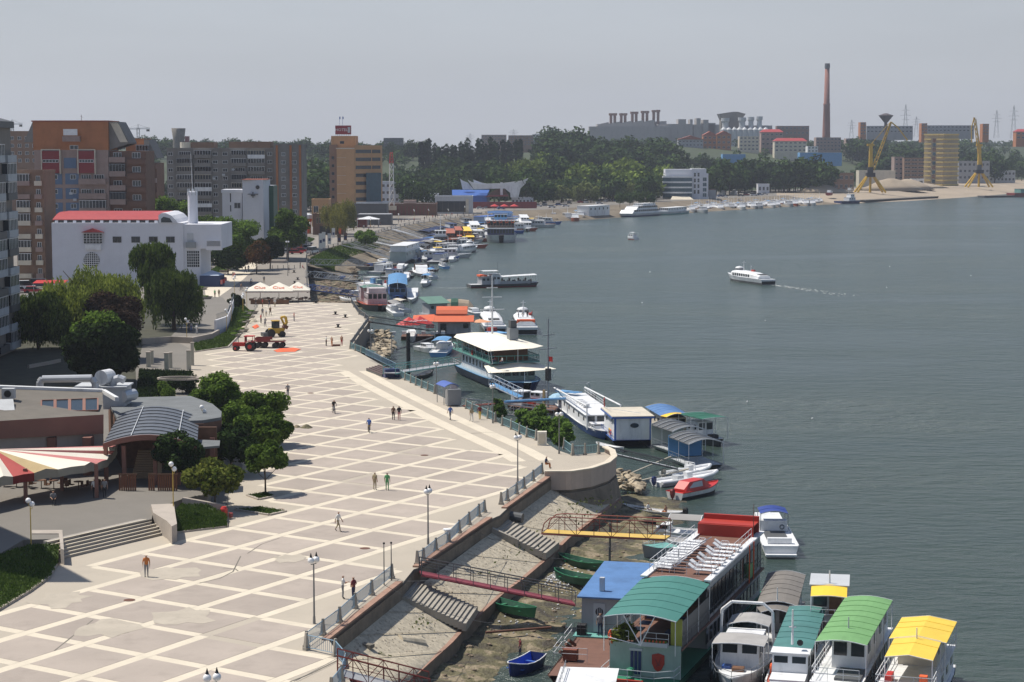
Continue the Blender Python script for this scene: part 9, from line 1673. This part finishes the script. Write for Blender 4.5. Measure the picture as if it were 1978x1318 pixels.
# ------------------------------------------------------------ gangways and footbridges
m_rrail=mat('red_rail',(.20,.035,.025),.6,stain=.2);m_yplank=mat('yellow_plank',(.62,.42,.10),.6,stain=.2)
gangway('red railed gangway with a yellow walkway leading to the sun-deck ship',P(1052,1028,-2.2),P(1290,1040,-2.0),1.7,m_rrail,m_yplank,1.6,True,7,arch=True)
gangway('dark red footbridge with thin black railings crossing the muddy shore',P(812,1108,-.3),P(1108,1166,-3.1),1.3,m_dgrey,mat('maroon_deck',(.22,.035,.05),.6),1.15,False,9,beam=mat('maroon_deck',(.22,.035,.05),.6))
gangway('red tubular gangway at the bottom edge of the quay',P(652,1300,.1),P(830,1345,-1.5),1.7,m_rrail,m_grey,1.3,True,6)
gangway('pale teal gangway from the landing ramp to the floating restaurant',P(752,722,.8),P(866,703,-.9)+Vector((1,0,0)),1.8,m_teals,m_grey,1.1,False,10)
gangway('grey footbridge to the red parasol terrace',P(712,622,.1),P(835,640,-2.8),1.8,m_dgrey,m_rust,1.1,True,8);gangway('white and blue gangway ramp below the floating restaurant',P(1005,768,-2.4),P(950,742,-.8),1.6,m_ship,m_lblue,1.1,True,6)
gangway('long weathered truss footbridge from the promenade past the reeds',P(893,790,-1.0),P(1062,812,-3.6),1.8,m_grey,m_dconc,1.4,True,8);gangway('slim pipe-frame footbridge to the floating stands',P(1180,876,-1.8),P(1305,905,-3.9),1.2,m_dgrey,m_lgrey,.7,True,7)
gangway('upper long grey footbridge over the muddy basin',P(600,512,.1),P(700,513,-2.6),2.4,m_steel,m_grey,1.6,True,9);gangway('lower long grey footbridge over the muddy basin',P(598,536,.1),P(690,545,-2.8),2.4,m_lgrey,m_dgrey,1.6,True,9);gangway('blue footbridge beside the parasols',P(596,560,.1),P(690,574,-3.0),2.0,m_blue,m_navy,1.3,True,8)
gangway('footbridge from the far esplanade to the navy pontoon',P(700,462,.1),P(790,482,-3),2.0,m_steel,m_grey,1.2,True,8);gangway('second footbridge from the far esplanade',P(760,443,.1),P(822,462,-3),2.0,m_steel,m_grey,1.2,True,7);gangway('footbridge among the reeds of the far bank',P(668,472,-.5),P(760,500,-3.6),2.0,m_steel,m_dgrey,1.2,True,8)
for lab,a,c,m,r in(('long red and blue boom pole reaching from the shelter to the mast pontoon',P(885,786,-.4),P(1065,772,-2.5),m_hullred,.13),('blue outer half of the long boom pole',P(975,778,-1.3)+Vector((0,-.3,.15)),P(1092,770,-2.2),m_lblue,.17),('slanted timber mooring pole in the small basin',P(766,676,-4),P(835,652,-3),m_dgrey,.14),('thin mooring pole below the round bastion',P(1205,920,-4.6),P(1296,882,-4),m_cream,.09),('second thin mooring pole below the floating stands',P(1225,932,-4.8),P(1330,906,-4),m_cream,.1),('thin timber pole lying on the mud at the bottom',P(938,1222,-4.1),P(1065,1212,-4),m_rust,.1)):
 t=thing('mooring_pole',lab,'pole',a);G('shaft',m,t,'tube',(0,0,0),c-a,r,6)
for lab,px,py,z0,z1,m,r in(('thick black mooring pile in front of the teal gangway',789,722,-5.5,1.2,m_black,.35),('slim black mooring pile by the blue roofed barge',1178,1085,-5.5,-2.0,m_dgrey,.1),('thin pole beside the stepped ramp',757,712,-4,1.5,m_steel,.07),('wooden pole rising beside the red screens',1177,1100,-5,-3,m_dgrey,.08)):
 t=thing('mooring_pile',lab,'pile',P(px,py,z0+.6));G('shaft',m,t,'tube',(0,0,-.6),(0,0,z1-z0),r,8)
for i,(px,py,h) in enumerate(((742,1130,5.0),(756,1122,4.6))):t=thing('cable_pole',('left' if i==0 else 'right')+' thin dark pole standing at the end of the near railing','pole',P(px,py));G('shaft',m_dgrey,t,'tube',(0,0,0),(0,0,h*.62),.05,6,.035);G('tip',m_black,t,'sphere',(0,0,h*.62),.09,6,4)
def cable(label,a,c,sag,r=.018):
 t=thing('mooring_cable',label,'cable',a,0,'mooring cables');d=c-a;b=MB();pts=[d*(i/10)+Vector((0,0,-sag*4*(i/10)*(1-i/10))) for i in range(11)];b.path(pts,r,3);b.build('strand',[m_dgrey],t)
for lab,a,c,s in(('cable from the left thin pole down over the middle slope',P(742,1130,3),P(1100,1190,-3.5),1.5),('cable from the right thin pole over the middle slope',P(756,1122,2.8),P(1060,1040,-3.6),1.2),('cable slanting down the slope from the middle railing',P(905,1016,.2),P(1110,1080,-3.6),.8),('cable along the near slope at the bottom',P(668,1266,-.4),P(900,1300,-4),1.0),('mooring line from the bollards to the workboat',P(653,608,.4),P(700,612,-3),.3),('long rope lying across the corner of the plaza',P(560,1322,.06),P(655,1270,.2),.0)):cable(lab,a,c,s)
# ------------------------------------------------------------ rocks and rubble
def rock(q,s):
 b=MB();n=7;b.loft([[(s*r*(1+q.uniform(-.25,.25))*math.cos(a),s*r*(1+q.uniform(-.25,.25))*math.sin(a)*.8,z*s*.55) for a in[2*PI*i/n for i in range(n)]] for r,z in((.75,-.6),(1,-.1),(.9,.45),(.4,.8))]);return b
m_rock=mat('pale_rock',(.36,.30,.215),.95,var=.3,scale=2,bump=.6,orand=.4);q=random.Random(5);rocks=[rock(q,1).mesh('rock',[m_rock]) for _ in range(6)]
RK=[(lambda:(q.uniform(712,764),q.uniform(636,692)),230,'quarry stone in the rubble pile by the quay corner','stones in the rubble pile by the quay corner',.62,-3.4),(lambda:(q.uniform(1192,1250),q.uniform(905,948)),70,'quarry stone in the heap at the foot of the round bastion','stones at the foot of the round bastion',.55,-4.4)]
for fn,n,lab,grp,sz,z in RK:
 k=0
 while k<n:
  px,py=fn()
  if sz>.6:
   u=(px-712)/52;v=(py-636)/56
   if(u-.5)**2+(v-.5)**2>.24:continue
  else:
   u=(px-1192)/58;v=(py-905)/43
   if v<u*.9-.25 or v>.85+.3*u or u>.3+v:continue
  zz_=z+.9*q.random()*(1-u);o_=ob('rock',q.choice(rocks),None,P(px,py,zz_));o_.rotation_euler=(q.uniform(-.5,.5),q.uniform(-.5,.5),q.uniform(0,6));s=sz*q.uniform(.35,1.15);o_.scale=(s*1.2,s,s*.8);tag(o_,lab,'stone',grp);k+=1
big=MB()
for _ in range(700):
 px,py=q.uniform(602,690),q.uniform(516,590);p=P(px,py,-3.9);s=q.uniform(.2,.8);r_=rock(q,s);off=Vector((p.x,p.y,hf2(p.x,p.y) if py<583 else-4));big.add([Vector(v)+off for v in r_.v],r_.f)
for _ in range(900):
 x,y=q.uniform(-9,18),q.uniform(120,190);d=pldist(x,y,lo_line)
 if d>9:continue
 z=hf(x,y)
 if z<-5.0 or z>-3.7:continue
 s=q.uniform(.06,.25);r_=rock(q,s);big.add([Vector(v)+Vector((x,y,z)) for v in r_.v],r_.f)
stuff(big.build('rubble',[mat('rubble_stone',(.20,.155,.11),.95,var=.35,scale=1.2)]))
lit=MB()
for _ in range(420):
 if q.random()<.6:p=P(q.gauss(1075,26),q.gauss(1115,12),-4.3)
 else:p=P(q.uniform(930,1180),q.uniform(1060,1230),-4.3)
 z=hf(p.x,p.y)
 if pldist(p.x,p.y,lo_line)<.8:continue
 lit.cbox(p.x,p.y,max(z,WZ)+.05,q.uniform(.06,.22),q.uniform(.05,.16),.07,q.uniform(0,3),0,q.uniform(-.4,.4))
stuff(lit.build('litter',[mat('litter_white',(.6,.6,.6),.7,var=.3,scale=3)]))
peb=MB()
for _ in range(2600):
 i=q.randrange(NU-1);u=q.random();a_=ru[i].lerp(ru[i+1],q.random()).lerp(rl[i],0);p=a_.lerp(rl[i],.04+.78*u);s=q.uniform(.03,.10)*(1.6 if q.random()<.06 else 1);n_=4
 z=ru[i].z+(rl[i].z-ru[i].z)*(.04+.78*u);a0=q.uniform(0,3);peb.add([(p.x+s*math.cos(a0+PI/2*k),p.y+s*math.sin(a0+PI/2*k),z-.02) for k in range(4)]+[(p.x,p.y,z+s*.7)],[(0,1,4),(1,2,4),(2,3,4),(3,0,4)])
stuff(peb.build('pebbles',[mat('slope_pebble',(.42,.36,.28),.95,var=.6,scale=5)],slope))
C,U,V=[],[],[];rg=np.random.default_rng(4)
for(px,py,sp,n) in((735,1178,9,260),(765,1172,16,160),(800,1195,20,90),(720,1262,10,60),(1120,960,45,200),(1060,965,30,160),(960,1050,40,90),(900,1085,30,70)):
 for _ in range(n):
  p=P(px+rg.normal()*sp,py+rg.normal()*sp*.5,-2.2);C.append((p.x,p.y,p.z+.06));
C=np.array(C);U=unit(rg.normal(size=C.shape)*np.array([1,1,.4]))*.12;V=unit(rg.normal(size=C.shape)+np.array([0,0,.8]))*.16;stuff(ob('weeds',quads_mesh('weeds',C,U,V,lf_oliv)))
t=thing('stone_slab','two dark square stones lying on the near slope','stone',P(678,1250,-1.6));G('block',m_dconc,t,'cbox',0,0,0,1.3,.5,.25,-.6);G('block',m_dconc,t,'cbox',.9,.5,0,1.3,.5,.25,-.6)
t=thing('half_pipe','dark tyre-like pipe end beside the middle stairs','pipe',P(990,996,-.8));G('pipe_barrel',m_dgrey,t,'tube',(-.9,.3,0),(.9,-.3,-.2),.45,12)
for i in range(9):x=1100+95*i;
sp_=MB()
for _ in range(10):
 px,py=q.uniform(1100,1950),q.uniform(480,1250);p=W(px,py);t=thing('gull','white gull resting on the open water','bird',p+Vector((0,0,.05)),q.uniform(0,6),'gulls on the water');G('body',m_white,t,'sphere',(0,0,.06),.13,7,5,sz=.7);b=MB();b.sphere((.15,0,.17),.06,6,4);b.tube((.2,0,.17),(.27,0,.16),.015,4,.004);b.build('head',[m_white],t)
